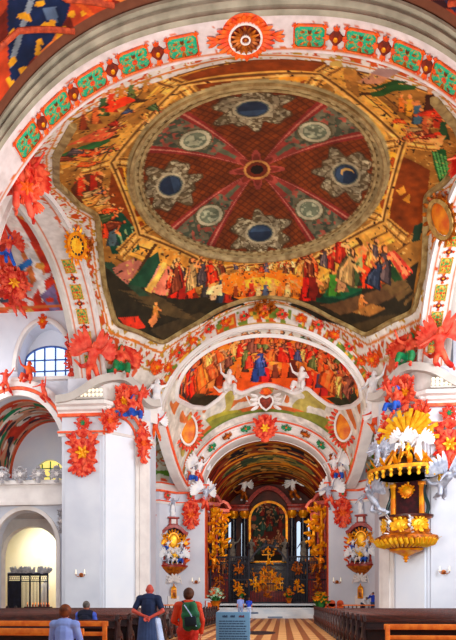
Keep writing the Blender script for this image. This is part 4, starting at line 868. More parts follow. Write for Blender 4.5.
((18,34,70),[(-6.55,16.38),(-5.09,17.5),(-5.4,17.89),(-5.97,18.13),(-6.64,18.14),(-7.3,18.29),(-7.08,17.57)]),
((130,140,150),[(-6.11,16.77),(-5.97,16.88),(-6.77,17.6),(-7.12,17.83),(-6.99,17.55)]),
((90,110,140),[(-5.84,17.22),(-5.53,17.39),(-5.62,17.84),(-5.84,17.57)]),
((235,160,30),[(-6.02,17.0),(-5.97,16.95),(-5.84,17.0),(-5.75,17.09),(-5.75,17.17),(-5.84,17.17),(-5.97,17.09)]),
((235,160,30),[(-6.5,16.91),(-6.46,16.87),(-6.33,16.92),(-6.24,17.02),(-6.28,17.08),(-6.37,17.08),(-6.46,17.01)]),
((235,160,30),[(-6.24,17.28),(-6.28,17.24),(-6.37,17.1),(-6.37,17.01),(-6.28,17.01),(-6.19,17.11),(-6.19,17.22)]),
((235,160,30),[(-6.86,17.17),(-6.86,17.08),(-6.77,17.03),(-6.68,17.06),(-6.64,17.15),(-6.68,17.23),(-6.81,17.23)]),
((235,160,30),[(-5.84,17.64),(-5.89,17.72),(-6.02,17.72),(-6.11,17.66),(-6.11,17.57),(-6.02,17.53),(-5.93,17.55)]),
((235,160,30),[(-5.71,17.65),(-5.67,17.74),(-5.71,17.84),(-5.8,17.85),(-5.89,17.77),(-5.89,17.66),(-5.8,17.61)]),
((235,160,30),[(-5.44,18.07),(-5.49,18.15),(-5.58,18.16),(-5.71,18.09),(-5.71,18.0),(-5.62,17.97),(-5.53,17.98)]),
((235,160,30),[(-5.71,18.01),(-5.62,18.09),(-5.62,18.22),(-5.67,18.31),(-5.71,18.3),(-5.8,18.17),(-5.75,18.06)]),
((235,160,30),[(-6.41,18.19),(-6.46,18.08),(-6.41,17.96),(-6.33,17.9),(-6.28,17.93),(-6.28,18.07),(-6.33,18.19)]),
((235,160,30),[(-6.33,17.85),(-6.28,17.8),(-6.19,17.83),(-6.15,17.91),(-6.15,18.0),(-6.19,18.03),(-6.28,17.96)]),
((235,160,30),[(-7.12,17.74),(-7.12,17.64),(-7.03,17.59),(-6.94,17.63),(-6.9,17.73),(-6.94,17.81),(-7.08,17.8)]),
((235,160,30),[(-6.99,18.05),(-6.94,18.0),(-6.86,18.05),(-6.77,18.16),(-6.81,18.23),(-6.9,18.22),(-6.99,18.14)]),
((235,160,30),[(-7.21,18.28),(-7.3,18.19),(-7.34,18.01),(-7.34,17.88),(-7.25,17.9),(-7.21,18.03),(-7.16,18.21)]),
((235,160,30),[(-7.12,18.51),(-7.16,18.39),(-7.12,18.29),(-7.08,18.23),(-7.03,18.29),(-6.99,18.44),(-7.03,18.53)]),
((235,160,30),[(-5.09,17.92),(-5.18,17.95),(-5.27,17.89),(-5.31,17.8),(-5.27,17.74),(-5.18,17.75),(-5.09,17.83)]),
((235,160,30),[(-4.96,18.04),(-4.96,17.95),(-4.87,17.88),(-4.78,17.89),(-4.74,17.97),(-4.78,18.06),(-4.92,18.08)]),
((220,90,30),[(-5.09,17.5),(-4.92,17.59),(-4.52,18.33),(-5.89,18.67),(-7.21,18.64),(-7.16,18.47),(-5.97,18.33),(-4.74,18.22)]),
((120,30,18),[(-4.52,18.33),(-2.89,18.41),(-1.39,18.7),(-3.99,18.7),(-6.64,18.7),(-7.38,18.7),(-7.21,18.7),(-5.93,18.7)]),
((230,110,50),[(-4.43,18.27),(-3.2,18.32),(-2.89,18.41),(-4.39,18.53)]),
((60,24,30),[(5.49,18.19),(6.15,17.81),(6.19,18.05),(5.89,18.2)]),
((40,50,90),[(5.84,18.0),(6.15,17.81),(6.24,18.14)]),
((230,110,40),[(4.7,18.53),(5.05,18.4),(6.37,18.57),(6.41,18.7)]),
((235,160,30),[(5.67,18.56),(5.89,18.49),(6.24,18.61),(6.11,18.7)]),
],
'bay':[
((205,50,25),[(-12.63,28.47),(-11.79,30.04),(-11.88,32.63),(-12.16,35.21),(-12.13,36.0),(-13.75,36.0),(-15.67,36.0),(-15.82,35.01)]),
((215,120,60),[(-13.8,32.03),(-12.2,31.77),(-12.33,33.5),(-13.76,34.58)]),
((232,222,214),[(-12.33,27.82),(-12.18,28.59),(-12.33,32.61),(-12.9,35.18),(-13.31,35.28),(-12.9,32.85),(-12.95,29.12)]),
((200,190,184),[(-13.24,29.7),(-13.07,31.43),(-13.41,33.79),(-13.92,35.52),(-14.29,35.52),(-13.93,33.88),(-13.65,30.54)]),
((40,110,180),[(-13.69,32.8),(-12.77,32.3),(-12.79,32.73),(-13.76,33.21)]),
((225,215,210),[(-14.48,35.09),(-12.69,33.5),(-11.92,33.33),(-12.14,33.6),(-12.94,34.08),(-14.1,35.37)]),
((130,110,150),[(-13.27,34.89),(-12.11,34.12),(-12.41,35.86),(-12.99,36.0)]),
((225,90,60),[(-13.78,32.51),(-13.97,32.71),(-14.25,32.78),(-14.46,32.68),(-14.46,32.46),(-14.27,32.27),(-13.99,32.2),(-13.8,32.32)]),
((190,40,20),[(-13.2,31.0),(-13.39,31.19),(-13.65,31.26),(-13.86,31.17),(-13.84,30.95),(-13.65,30.76),(-13.39,30.69),(-13.2,30.78)]),
((230,130,90),[(-13.71,33.91),(-13.9,34.1),(-14.18,34.17),(-14.41,34.08),(-14.41,33.86),(-14.22,33.67),(-13.93,33.62),(-13.73,33.72)]),
((60,60,70),[(-15.27,35.06),(-15.44,35.21),(-15.69,35.28),(-15.87,35.18),(-15.87,35.01),(-15.72,34.87),(-15.46,34.8),(-15.29,34.89)]),
((225,200,180),[(-14.95,35.88),(-15.12,36.0),(-15.4,36.0),(-15.67,36.0),(-15.71,35.83),(-15.52,35.66),(-15.22,35.59),(-14.99,35.69)]),
((200,150,60),[(-14.03,35.93),(-14.14,36.0),(-14.37,36.0),(-14.59,36.0),(-14.65,35.9),(-14.48,35.74),(-14.24,35.69),(-14.05,35.76)]),
((225,60,30),[(-12.52,35.18),(-12.65,35.33),(-12.84,35.37),(-12.99,35.3),(-13.01,35.16),(-12.88,35.04),(-12.69,34.99),(-12.54,35.06)]),
((225,60,30),[(-12.35,36.0),(-12.43,36.0),(-12.62,36.0),(-12.79,36.0),(-12.86,36.0),(-12.79,36.0),(-12.6,36.0),(-12.43,36.0)]),
((200,170,150),[(-12.46,31.48),(-12.63,31.65),(-12.84,31.7),(-13.01,31.62),(-13.01,31.43),(-12.86,31.29),(-12.63,31.21),(-12.48,31.31)]),
((220,150,60),[(-12.16,32.9),(-12.31,33.07),(-12.54,33.11),(-12.71,33.04),(-12.73,32.87),(-12.58,32.71),(-12.33,32.63),(-12.16,32.73)]),
],
}
LUN = [(2.68, 0.17), (2.59, 0.07), (2.44, 0.03), (2.24, 0.03), (2.01, 0.04), (1.76, 0.06), (1.55, 0.07), (1.31, 0.07), (1.05, 0.05), (0.82, 0.01), (0.6, 0.0), (0.42, 0.0), (0.32, 0.07), (0.45, 0.34), (0.62, 0.54), (0.81, 0.64), (0.97, 0.64), (1.1, 0.59), (1.22, 0.71), (1.39, 0.68), (1.54, 0.65), (1.7, 0.68), (1.86, 0.71), (1.97, 0.59), (2.11, 0.66), (2.31, 0.66), (2.49, 0.5), (2.61, 0.3)]
# ================================================================== THE CHURCH: vault, arches, walls
HALF = [(6.2,20.75),(7.6,22.6),(8.6,25.2),(8.35,27.4),(7.8,28.4),(8.2,30.2),(8.5,31.9),(8.35,33.5),(7.2,34.5),(6.0,35.85),(3.9,36.45),(1.8,36.6)]
FRAME = [(-x,y) for x,y in HALF]+[(0,36.65)]+HALF[::-1]+[(0,20.75)]
def add_ops(P, key):
    for c, pts in OPS[key]: P.poly(pts, c)
def paint_ceiling(X, Y):
    P = Paint(X, Y, (226,216,204))
    D = P.dist(FRAME); ins = P.inside(FRAME)
    # ornament of the white border
    b = (~ins)&(D < 1.0)
    P.flecks(b&(D > .38)&(D < .85), 7.5, .55, (206,80,20), 5); P.flecks(b, 9, .74, (186,140,40), 9); P.flecks((~ins)&(D > .95), 4.6, .72, (222,96,60), 12); P.set((~ins)&(D > .88)&(D < .95), (196,150,80))
    P.set((~ins)&(D > .25)&(D < .34), (214,120,40))
    P.set(ins, (150,112,54)); P.set(ins&(Y < 20.95), (180,136,64)); P.set(ins&(Y < 20.85), (96,66,34))
    R = np.hypot(X, Y-27.9); T = np.arctan2(Y-27.9, X)
    o = np.maximum(np.maximum(abs(X), abs(Y-27.9)), (abs(X)+abs(Y-27.9))*.7071)
    dg = (abs(X)+abs(Y-27.9))*.7071 >= np.maximum(abs(X), abs(Y-27.9))
    for lo, hi, c in [(5.9,6.15,(150,118,66)),(6.15,6.3,(84,60,34)),(6.3,6.62,(226,184,96)),(6.62,6.72,(92,66,36)),(6.72,6.95,(206,160,72)),(7.0,7.12,(230,184,84)),(7.3,7.5,(150,112,54)),(7.5,7.6,(90,60,30))]:
        P.set(ins&dg&(o >= lo)&(o < hi), c)
    # radial painted pilasters in the corners
    for k in range(8):
        a = PI/4*(k//2*2+1)+(.17 if k%2 else -.17); dt = (T-a+PI)%(2*PI)-PI
        P.set(ins&dg&(o > 6.3)&(o < 7.5)&(abs(dt) < .035), (200,160,76)); P.set(ins&dg&(o > 6.3)&(o < 7.5)&(abs(dt-.05) < .015), (70,46,24))
    add_ops(P, 'ceil')
    for k in range(8):
        a = PI/8+PI/4*k; px_ = (X*math.cos(a)+(Y-27.9)*math.sin(a)); py_ = (-X*math.sin(a)+(Y-27.9)*math.cos(a)); hi = 7.9 if (Y.max() and math.sin(a) < .5) else 7.0
        m = ins&(px_ > 5.9)&(px_ < hi)&(abs(py_) < .34)
        P.set(m, (196,156,82)); P.set(m&(abs(abs(py_)-.2) < .05), (112,80,40)); P.set(m&(abs(py_) < .06), (236,202,128)); P.set(m&((px_*2.4)%1 < .16)&(abs(py_) < .16), (130,90,46))
    for q, c in ((5.98,(214,182,116)),(6.12,(100,72,38)),(6.22,(200,164,92))):
        P.set(ins&(o > q)&(o < q+.1)&(R > 5.9), c)
    warm = [(205,50,20),(226,80,28),(150,36,20),(60,90,60),(196,140,70),(70,64,80),(214,120,50),(40,56,96),(170,150,110),(110,50,30)]
    P.crowd([(-5.6,33.9),(-3.2,34.6),(-1.7,35.2),(-1.8,34.5),(-5.2,33.2)], 13, .9, 1.5, warm, 3, (0,-1))
    P.crowd([(1.9,34.9),(6.0,34.0),(7.0,33.0),(6.2,32.4),(3,33.6)], 18, 1.0, 1.7, warm, 5, (0,-1))
    P.crowd([(-8,23.5),(-6.3,25.5),(-5.6,24.4),(-7,22.6)], 8, .8, 1.3, warm, 7, (.7,.7)); P.crowd([(-7.8,26.5),(-6.9,29.5),(-7.5,29.5),(-8.2,27)], 10, .9, 1.3, warm, 9, (1,0))
    P.crowd([(8,23.2),(6.4,25.2),(5.4,24.0),(6.6,22.0)], 8, .8, 1.3, warm, 11, (-.7,.7)); P.crowd([(-6,22.5),(-4.4,23.2),(-3.4,22.2),(-5,21.4)], 5, .7, 1.1, warm, 13, (.3,.9))
    P.crowd([(-1.9,34.75),(1.9,34.75),(1.8,34.3),(-1.8,34.3)], 22, .5, .8, [(214,120,50),(226,150,70),(90,50,30),(196,70,30),(236,196,150),(80,80,120)], 15, (0,-1))
    fig = ins&(R > 6.0); P.C[fig] = P.C[fig]*np.array([1.16,1.0,.78])
    P.C[fig] *= (0.72+.56*fbm(X*3.2, Y*3.2, 4))[fig][:,None]
    P.flecks(fig&(P.C.sum(-1) > 330), 9, .84, (226,176,90), 21); P.flecks(fig&(P.C.sum(-1) > 250), 8, .86, (60,36,24), 23)
    # painted cupola
    cup = R < 5.95
    P.set(cup, (122,54,18)); dia = (np.sin(X*16+Y*16) > .75)|(np.sin(X*16-Y*16) > .75); P.set(cup&dia, (92,38,14))
    for k in range(4):
        a = PI/4+PI/2*k; dt = (T-a+PI)%(2*PI)-PI; q = abs(dt)
        ray = cup&(q < .27)&(R > .6)
        P.set(ray, (112,104,78)); P.set(ray&(vnoise(X*5,Y*5,31) > .55), (70,74,56)); P.set(ray&(vnoise(X*6,Y*6,35) > .72), (160,80,60))
        P.set(cup&(R > .5)&(q > .19)&(q < .28), (138,42,34)); P.set(cup&(R > .5)&(q > .225)&(q < .245), (196,112,90))
        P.set(cup&(R < 2.2)&(q < .2), (150,56,44)); P.set(cup&(R < 2.2)&(q < .07), (96,96,70))
        mx, my = 3.55*math.cos(a), 27.9+3.55*math.sin(a); m = np.hypot(X-mx, Y-my)
        P.set(m < .74, (96,84,56)); P.set(m < .66, (186,176,140)); P.set(m < .5, (112,118,92)); P.set((m < .44)&(vnoise(X*7,Y*7,41) > .55), (176,176,140))
    for k in range(4):
        a = PI/2*k; mx, my = 4.05*math.cos(a), 27.9+4.05*math.sin(a); dx = (X-mx); dy = (Y-my)
        rr = dx*math.cos(a)+dy*math.sin(a); tt = -dx*math.sin(a)+dy*math.cos(a)
        m = np.hypot(rr*1.1, tt*.92); ph = np.arctan2(tt, rr)
        lob = 1.42+.2*np.cos(6*ph)+.16*np.cos(10*ph+1)
        bl = (m < lob)&cup
        P.set(bl, (140,124,94)); P.set(bl&(vnoise(X*7,Y*7,51) > .52), (96,80,54)); P.set(bl&(vnoise(X*8,Y*8,53) > .7), (176,162,126)); P.set(bl&(np.abs(np.sin(m*7+ph*4)) < .18), (84,66,42)); P.set(bl&(m > lob-.1), (84,58,34))
        P.set(m < .74, (176,160,124)); P.set(m < .62, (90,96,86)); P.set(m < .55, (34,46,64)); P.set((m < .5)&(rr < -.1), (52,70,92))
        if k == 0: P.set((np.hypot(rr-.05,tt+.12) < .3)&(np.hypot(rr-.12,tt+.02) > .27), (190,150,80))
    st = 1.25*(.78+.26*np.cos(8*T))
    P.set(R < st, (168,70,56)); P.set(R < st*.8, (126,46,32)); P.set(R < .62, (206,140,70)); P.set(R < .5, (110,40,20)); P.set(R < .3, (28,20,14))
    P.set(cup&(R > 5.2), (168,146,100)); P.set(cup&(R > 5.2)&(np.sin(T*80) > .2)&(R < 5.5), (110,86,50))
    P.C[cup] *= (.72+.56*fbm(X*2.6,Y*2.6,8))[cup][:,None]
    P.grain(2, .12, 13)
    return P
ceil = painted('ceiling', S_ceil, -9.15, 9.15, 20, 37.35, 370, 350, paint_ceiling)
tag(ceil, 'painted vault with round false cupola over the nave crossing')
# moulded rings on the vault
def vring(r0, n=96, dz=0): return [(r0*math.cos(2*PI*k/n), 27.9+r0*math.sin(2*PI*k/n), float(S_ceil(np.array(r0*math.cos(2*PI*k/n)), np.array(27.9+r0*math.sin(2*PI*k/n)))[2])+dz) for k in range(n)]
RINGM = mat('gilt_stone_ring', (176,150,100), (128,100,58), .6, scale=2)
mb = MB(True); mb.sweep(vring(5.72), [(-.14,.1),(-.14,-.02),(-.05,-.1),(.08,-.12),(.14,-.02),(.14,.1)], (0,0,1), True); struct(mb, 'trim_1', RINGM)
mb = MB(True); mb.sweep(vring(5.35), [(-.05,.06),(-.05,-.05),(.05,-.05),(.05,.06)], (0,0,1), True); struct(mb, 'trim_2', RINGM)
def dense(pts, st=.25, closed=True):
    out = []; n = len(pts)
    for i in range(n if closed else n-1):
        a = Vector(pts[i]); b = Vector(pts[(i+1)%n]); k = max(1, int((b-a).length/st))
        out += [a+(b-a)*(j/k) for j in range(k)]
    if not closed: out.append(Vector(pts[-1]))
    return out
fp = [(p.x, p.y, float(zc(np.array(p.x), np.array(p.y)))-.02) for p in dense([(x,y) for x,y in FRAME], .22)]
for it in range(2): fp = [tuple((Vector(fp[i-1])+Vector(fp[i])*2+Vector(fp[(i+1)%len(fp)]))/4) for i in range(len(fp))]
mb = MB(True); fp = [p for p in fp if not (p[1] < 21.2 and abs(p[0]) < 6.3)]
k0 = max(range(len(fp)), key=lambda i: (Vector(fp[i])-Vector(fp[i-1])).length); fp = fp[k0:]+fp[:k0]
mb.sweep(fp, [(-.1,.2),(-.1,.02),(-.06,-.07),(0,-.09),(.03,-.03),(.07,-.05),(.1,.2)], (0,0,1))
struct(mb, 'trim_3', mat('stone_gilt_frame', (176,150,96), (122,92,46), .6, scale=2))

# ---- front transverse arch
def paint_soffit(a, b):
    P = Paint(a, b, (226,214,214)); L = (b-18.75)/(20.0-18.75)
    P.set((L > .06)&(L < .1), (214,120,60)); P.set((L > .9)&(L < .94), (214,120,60))
    P.flecks((L > .12)&(L < .2)|(L > .8)&(L < .88), 6, .75, (206,100,50), 3); P.grain(3, .08); return P
mb = MB(True)
XS = np.linspace(-10.2, 10.2, 121)
def offarc(d):
    out = []
    for x in XS:
        g = -.0522*x-.002016*x**3; L = math.hypot(1, g); out.append((x-g/L*d*-1*-1, float(arch_z(x))+d/L))
    return out
inner = offarc(0); outer = offarc(.95)
painted('trim_4', lambda a, b: (a, b, arch_z(a)), -10.2, 10.2, 18.75, 20.02, 300, 20, paint_soffit)
rows = []
for (x0,z0) in inner: rows.append([(x0,20.02,z0),(x0,20.02,z0+2.6)])
mb.strip(rows); struct(mb, 'trim_5', STUCCO)
mb = MB(True)            # stepped grey mouldings on the face toward the entrance
prof = [(0,18.75),(0,18.66),(.05,18.6),(.1,18.62),(.14,18.66),(.24,18.64),(.27,18.56),(.34,18.52),(.38,18.58),(.41,18.63),(.52,18.6),(.56,18.46),(.66,18.46),(.66,18.9)]
rows = [[(x, y, z+d) for (d, y) in prof] for (x, z) in inner]
mb.strip(rows); struct(mb, 'trim_6', mat('olive_grey_stone', (168,160,140), (132,126,108), .7, scale=1.2))
def paint_near(a, b):
    P = Paint(a, b, (190,62,28)); P.flecks(a < 99, 1.6, .62, (120,34,20), 3); P.flecks(a < 99, 2.4, .7, (226,120,50), 5)
    add_ops(P, 'near'); P.grain(2.5, .4, 7); P.set((b > 18.2), (120,70,50)); return P
painted('ceiling', S_near, -11, 11, 13, 18.85, 440, 200, paint_near)
mb = MB(True)            # gilt ribs on the front bay vault
for pts in ([(-5.3,18.3),(-6.6,17.2),(-8.4,16.9),(-9.6,17.9)], [(-4.0,18.2),(-5.2,17.4),(-5.9,16.3)], [(6.0,18.0),(7.0,17.2),(8.5,16.6)]):
    mb.tube([(p.x,p.y,float(S_near(np.array(p.x),np.array(p.y))[2])) for p in dense(pts,.3,False)], .09)
struct(mb, 'trim_7', mat('terracotta_rib', (206,84,44), (150,50,26), .6))

# ---- side arches of the bay (left and right)
SIDE = {-1:(-10.55,-9.1), 1:(8.7,10.0)}
YS = np.linspace(20.6, 34.6, 90)
for sx in (-1, 1):
    xo = SIDE[sx][0] if sx < 0 else SIDE[sx][1]; xi = SIDE[sx][1] if sx < 0 else SIDE[sx][0]
    def psof(a, b, xo=xo, xi=xi):
        P = Paint(a, b, (232,224,218)); L = abs(a-xi)/abs(xo-xi)
        P.set((L > .08)&(L < .13), (222,110,50)); P.set((L > .86)&(L < .91), (222,110,50)); P.flecks((L > .13)&(L < .22), 6, .7, (226,92,40), 3); P.grain(3,.06); return P
    painted('trim_8' if sx < 0 else 'trim_9', lambda a, b: (a, b, side_z(b)), min(xo,xi), max(xo,xi), 20.6, 34.6, 20, 200, psof)
    mb = MB(True)
    rows = [[(xi,y,float(side_z(y))),(xi-sx*.12,y,float(side_z(y))-.06),(xi-sx*.16,y,float(side_z(y))+.15),(xi-sx*.02,y,float(side_z(y))+.25),(xi-sx*.02,y,max(float(side_z(y))+.3,float(zc(np.array(9.1),np.array(y)))+.15))] for y in YS]
    mb.strip(rows); struct(mb, 'trim_10' if sx < 0 else 'trim_11', STUCCO)
    mb = MB(True)
    rows = [[(xo,y,float(side_z(y))),(xo+sx*.1,y,float(side_z(y))-.08),(xo+sx*.3,y,float(side_z(y))-.02),(xo+sx*.36,y,float(side_z(y))+.3),(xo+sx*.36,y,float(side_z(y))+2.2)] for y in YS]
    mb.strip(rows); struct(mb, 'trim_12' if sx < 0 else 'trim_13', MOULD)

# ---- far arch wall above the painted lunette, and the concave lunette vault
mb = MB(True)
AN = np.linspace(0, PI, 97)
rows = []
for a in AN:
    x, y, z = S_loft(a, 0.); x2 = 1.22*x; x2 = max(-9.1, min(9.1, x2))
    rows.append([(x,37.3,z),(x,37.05,z-.04),(x*1.015,37.0,z+.1),(x*1.03,37.0,z+.25)])
mb.strip(rows); struct(mb, 'trim_14', STUCCO)
def s_face(a, t):
    x, y, z = S_loft(a, 0*t); top = zc(np.clip(x*1.12,-9.1,9.1), 37.0+0*t)+.25
    z1 = np.maximum(top, z+.3)
    return x*(1+.12*t), 37.02-.0*t, z*(1-t)+z1*t
def paint_face(a, t):
    P = Paint(a, t, (228,218,206)); X, Y, Z = s_face(a, t)
    P.set((t > .12)&(t < .2), (196,150,70)); P.set(t > .82, (176,146,92))
    P.set((t > .2)&(t < .72)&(vnoise(a*26, t*3, 3) > .5), (214,88,30)); P.set((t > .2)&(t < .72)&(vnoise(a*30, t*4, 8) > .66), (120,140,50)); P.set((t > .3)&(t < .6)&(vnoise(a*34,t*5,12) > .7), (240,180,60)); P.grain(4,.1)
    return P
painted('trim_15', s_face, 0, PI, 0, 1, 300, 24, paint_face)
def paint_loft(a, s):
    P = Paint(a, s, (228,220,206))
    P.flecks((s > .02), 9, .8, (222,120,60), 3); P.flecks((s > .5), 7, .76, (196,176,90), 6)
    P.set((s > .93), (236,228,220)); P.set((s > .86)&(s < .9), (226,110,50)); P.set((s > .9)&(s < .93), (120,140,60))
    add_ops(P, 'loft')
    hot = [(222,44,20),(236,84,26),(240,120,40),(196,40,20),(226,100,40),(236,150,70),(226,70,30),(110,70,60),(90,120,70),(200,100,50),(244,180,100),(60,80,140)]
    P.crowd([(2.55,.12),(2.1,.3),(2.15,.5),(2.45,.42)], 26, .26, .4, hot, 3, (0,-1)); P.crowd([(.45,.1),(.95,.3),(.9,.52),(.55,.4)], 26, .26, .4, hot, 5, (0,-1))
    P.crowd([(2.2,.2),(1.0,.2),(1.05,.45),(2.1,.45)], 30, .18, .3, hot, 7, (0,-1)); P.crowd([(2.0,.1),(1.1,.1),(1.1,.2),(2.0,.2)], 12, .1, .18, [(226,130,60),(200,90,40),(150,90,70)], 9, (0,-1))
    P.crowd([(1.75,.42),(1.5,.42),(1.5,.52),(1.75,.52)], 3, .2, .25, [(40,80,180),(220,40,36),(220,60,40)], 11, (0,-1))
    pm = P.inside(LUN); P.C[pm] = P.C[pm]*np.array([1.15,.98,.82])+np.array([10,0,0])
    P.C *= (.8+.4*fbm(a*14, s*18, 4))[...,None]
    return P
painted('ceiling', S_loft, 0, PI, 0, 1, 330, 200, paint_loft)
# white frame round the lunette picture
pic = [(a, s) for a, s in LUN]
def L3(a, s, d=0):
    x, y, z = S_loft(np.array(a), np.array(s)); return Vector((float(x), float(y)-d*.8, float(z)-d))
mb = MB(True); path = [L3(p.x, p.y, .03) for p in dense(LUN, .03)]
for it in range(3): path = [(path[i-1]+path[i]*2+path[(i+1)%len(path)])/4 for i in range(len(path))]
mb.sweep(path, [(-.1,.12),(-.1,-.1),(.06,-.14),(.1,.1)], lambda i, p: Vector((0, .8, .6)), True); struct(mb, 'trim_16', STUCCO)
# edge ribs: white with a coral line, from great pier down to the chancel pier
for nm, sx in (('trim_17',-1),('trim_18',1)):
    mb = MB(True); pts = []
    for k in range(21):
        s = k/20; x = (6.45*(1-s)+5.9*s)*sx; z = 12.6*(1-s)+9.6*s-.55*math.sin(PI*s); pts.append((x, 37.2+5.8*s, z))
    mb.sweep(pts, [(-.35,.3),(-.35,-.32),(.1,-.36),(.2,-.2),(.35,-.2),(.35,.3)], (0,0,1)); o = struct(mb, nm, STUCCO)
    mb = MB(True); mb.tube([(p[0]-sx*.36, p[1]-.08, p[2]+.02) for p in pts], .09, 6); mb.build('coral_band', LINE, o).location = -o.location
# chancel arch
mb = MB(True); rows = []
for a in AN:
    c, n = math.cos(a), math.sin(a)
    rows.append([(5.9*c,43.0,9.6+4.85*n),(5.75*c,42.8,9.6+4.7*n),(5.45*c,42.85,9.6+4.45*n),(5.35*c,42.95,9.6+4.4*n),(4.9*c,42.95,9.6+3.95*n),(4.8*c,42.75,9.6+3.85*n),(4.6*c,42.8,9.6+3.66*n),(4.55*c,43.0,9.6+3.6*n),(4.55*c,44.2,9.6+3.6*n)])
mb.strip(rows); o = struct(mb, 'trim_19', STUCCO)
for r, q in ((5.62,4.58),(4.72,3.78)):
    mb = MB(True); mb.tube([(r*math.cos(a),42.76,9.6+q*math.sin(a)) for a in AN], .06, 6); mb.build('coral_band', LINE, o).location = -o.location
def paint_choir(a, b):
    P = Paint(a, b, (170,52,24)); P.flecks(a < 9, 3, .6, (96,24,16), 3)
    for k, yb in enumerate((45.2, 48.2, 51.5, 54.8)): P.set(abs(b-yb) < .22, (214,130,40)); P.set(abs(b-yb-.3) < .08, (80,30,14))
    cent = (abs(a-PI/2) < .95)
    for k, yb in enumerate((46.7, 49.9, 53.2, 56.4)):
        m = cent&(((a-PI/2)/.95)**2+((b-yb)/1.25)**2 < 1); P.set(m, [(34,38,46),(130,120,60),(74,76,50),(120,50,30)][k])
        P.set(m&(vnoise(a*6,b*1.6,k+3) > .52), [(150,70,40),(60,80,60),(170,120,50),(50,40,40)][k]); P.set(m&(vnoise(a*9,b*2.4,k+9) > .7), (224,170,90))
    P.flecks(a < 9, 3.2, .8, (234,150,40), 19); P.grain(3, .35, 5); return P
painted('ceiling', S_choir, 0, PI, 44.1, 60.2, 160, 200, paint_choir)
# coffin of plaster above the choir vault face
mb = MB(True); 
mb.strip([[(4.5*math.cos(a),44.15,9.55+3.6*math.sin(a)),(4.9*math.cos(a),44.15,9.6+3.9*math.sin(a))] for a in AN]); struct(mb, 'trim_20', STUCCO)

# ---- helper for slabs following a wall line
def off_path(pts, d):
    out = []; n = len(pts)
    for i in range(n):
        p = Vector(pts[i])
        ds = []
        if i > 0: ds.append((Vector(pts[i])-Vector(pts[i-1])).normalized())
        if i < n-1: ds.append((Vector(pts[i+1])-Vector(pts[i])).normalized())
        ns = [Vector((q.y,-q.x)) for q in ds]
        m = ns[0] if len(ns) == 1 else (ns[0]+ns[1]).normalized()
        k = 1 if len(ns) == 1 else 1/max(.3, m.dot(ns[0]))
        out.append(p+m*d*k)
    return out
def slab(mb, pts, d0, d1, z0, z1):       # outward = right-hand side of the path
    a = off_path(pts, d0); b = off_path(pts, d1)
    rows = [[(p.x,p.y,z0),(q.x,q.y,z0),(q.x,q.y,z1),(p.x,p.y,z1)] for p, q in zip(a, b)]
    return mb.strip(rows, True, True)
def cornice(mb, pts, z, prof):           # prof: list of (offset, dz)
    rows = []
    offs = {d: off_path(pts, d) for d, _ in prof}
    for i in range(len(pts)): rows.append([(offs[d][i].x, offs[d][i].y, z+h) for d, h in prof])
    return mb.strip(rows, True, True)
CORN = [(-.1,0),(.08,0),(.12,.12),(.28,.2),(.34,.34),(.55,.42),(.6,.6),(.5,.66),(-.1,.66)]
ARCHI = [(-.1,0),(.06,0),(.06,.12),(.14,.16),(.16,.3),(-.1,.3)]

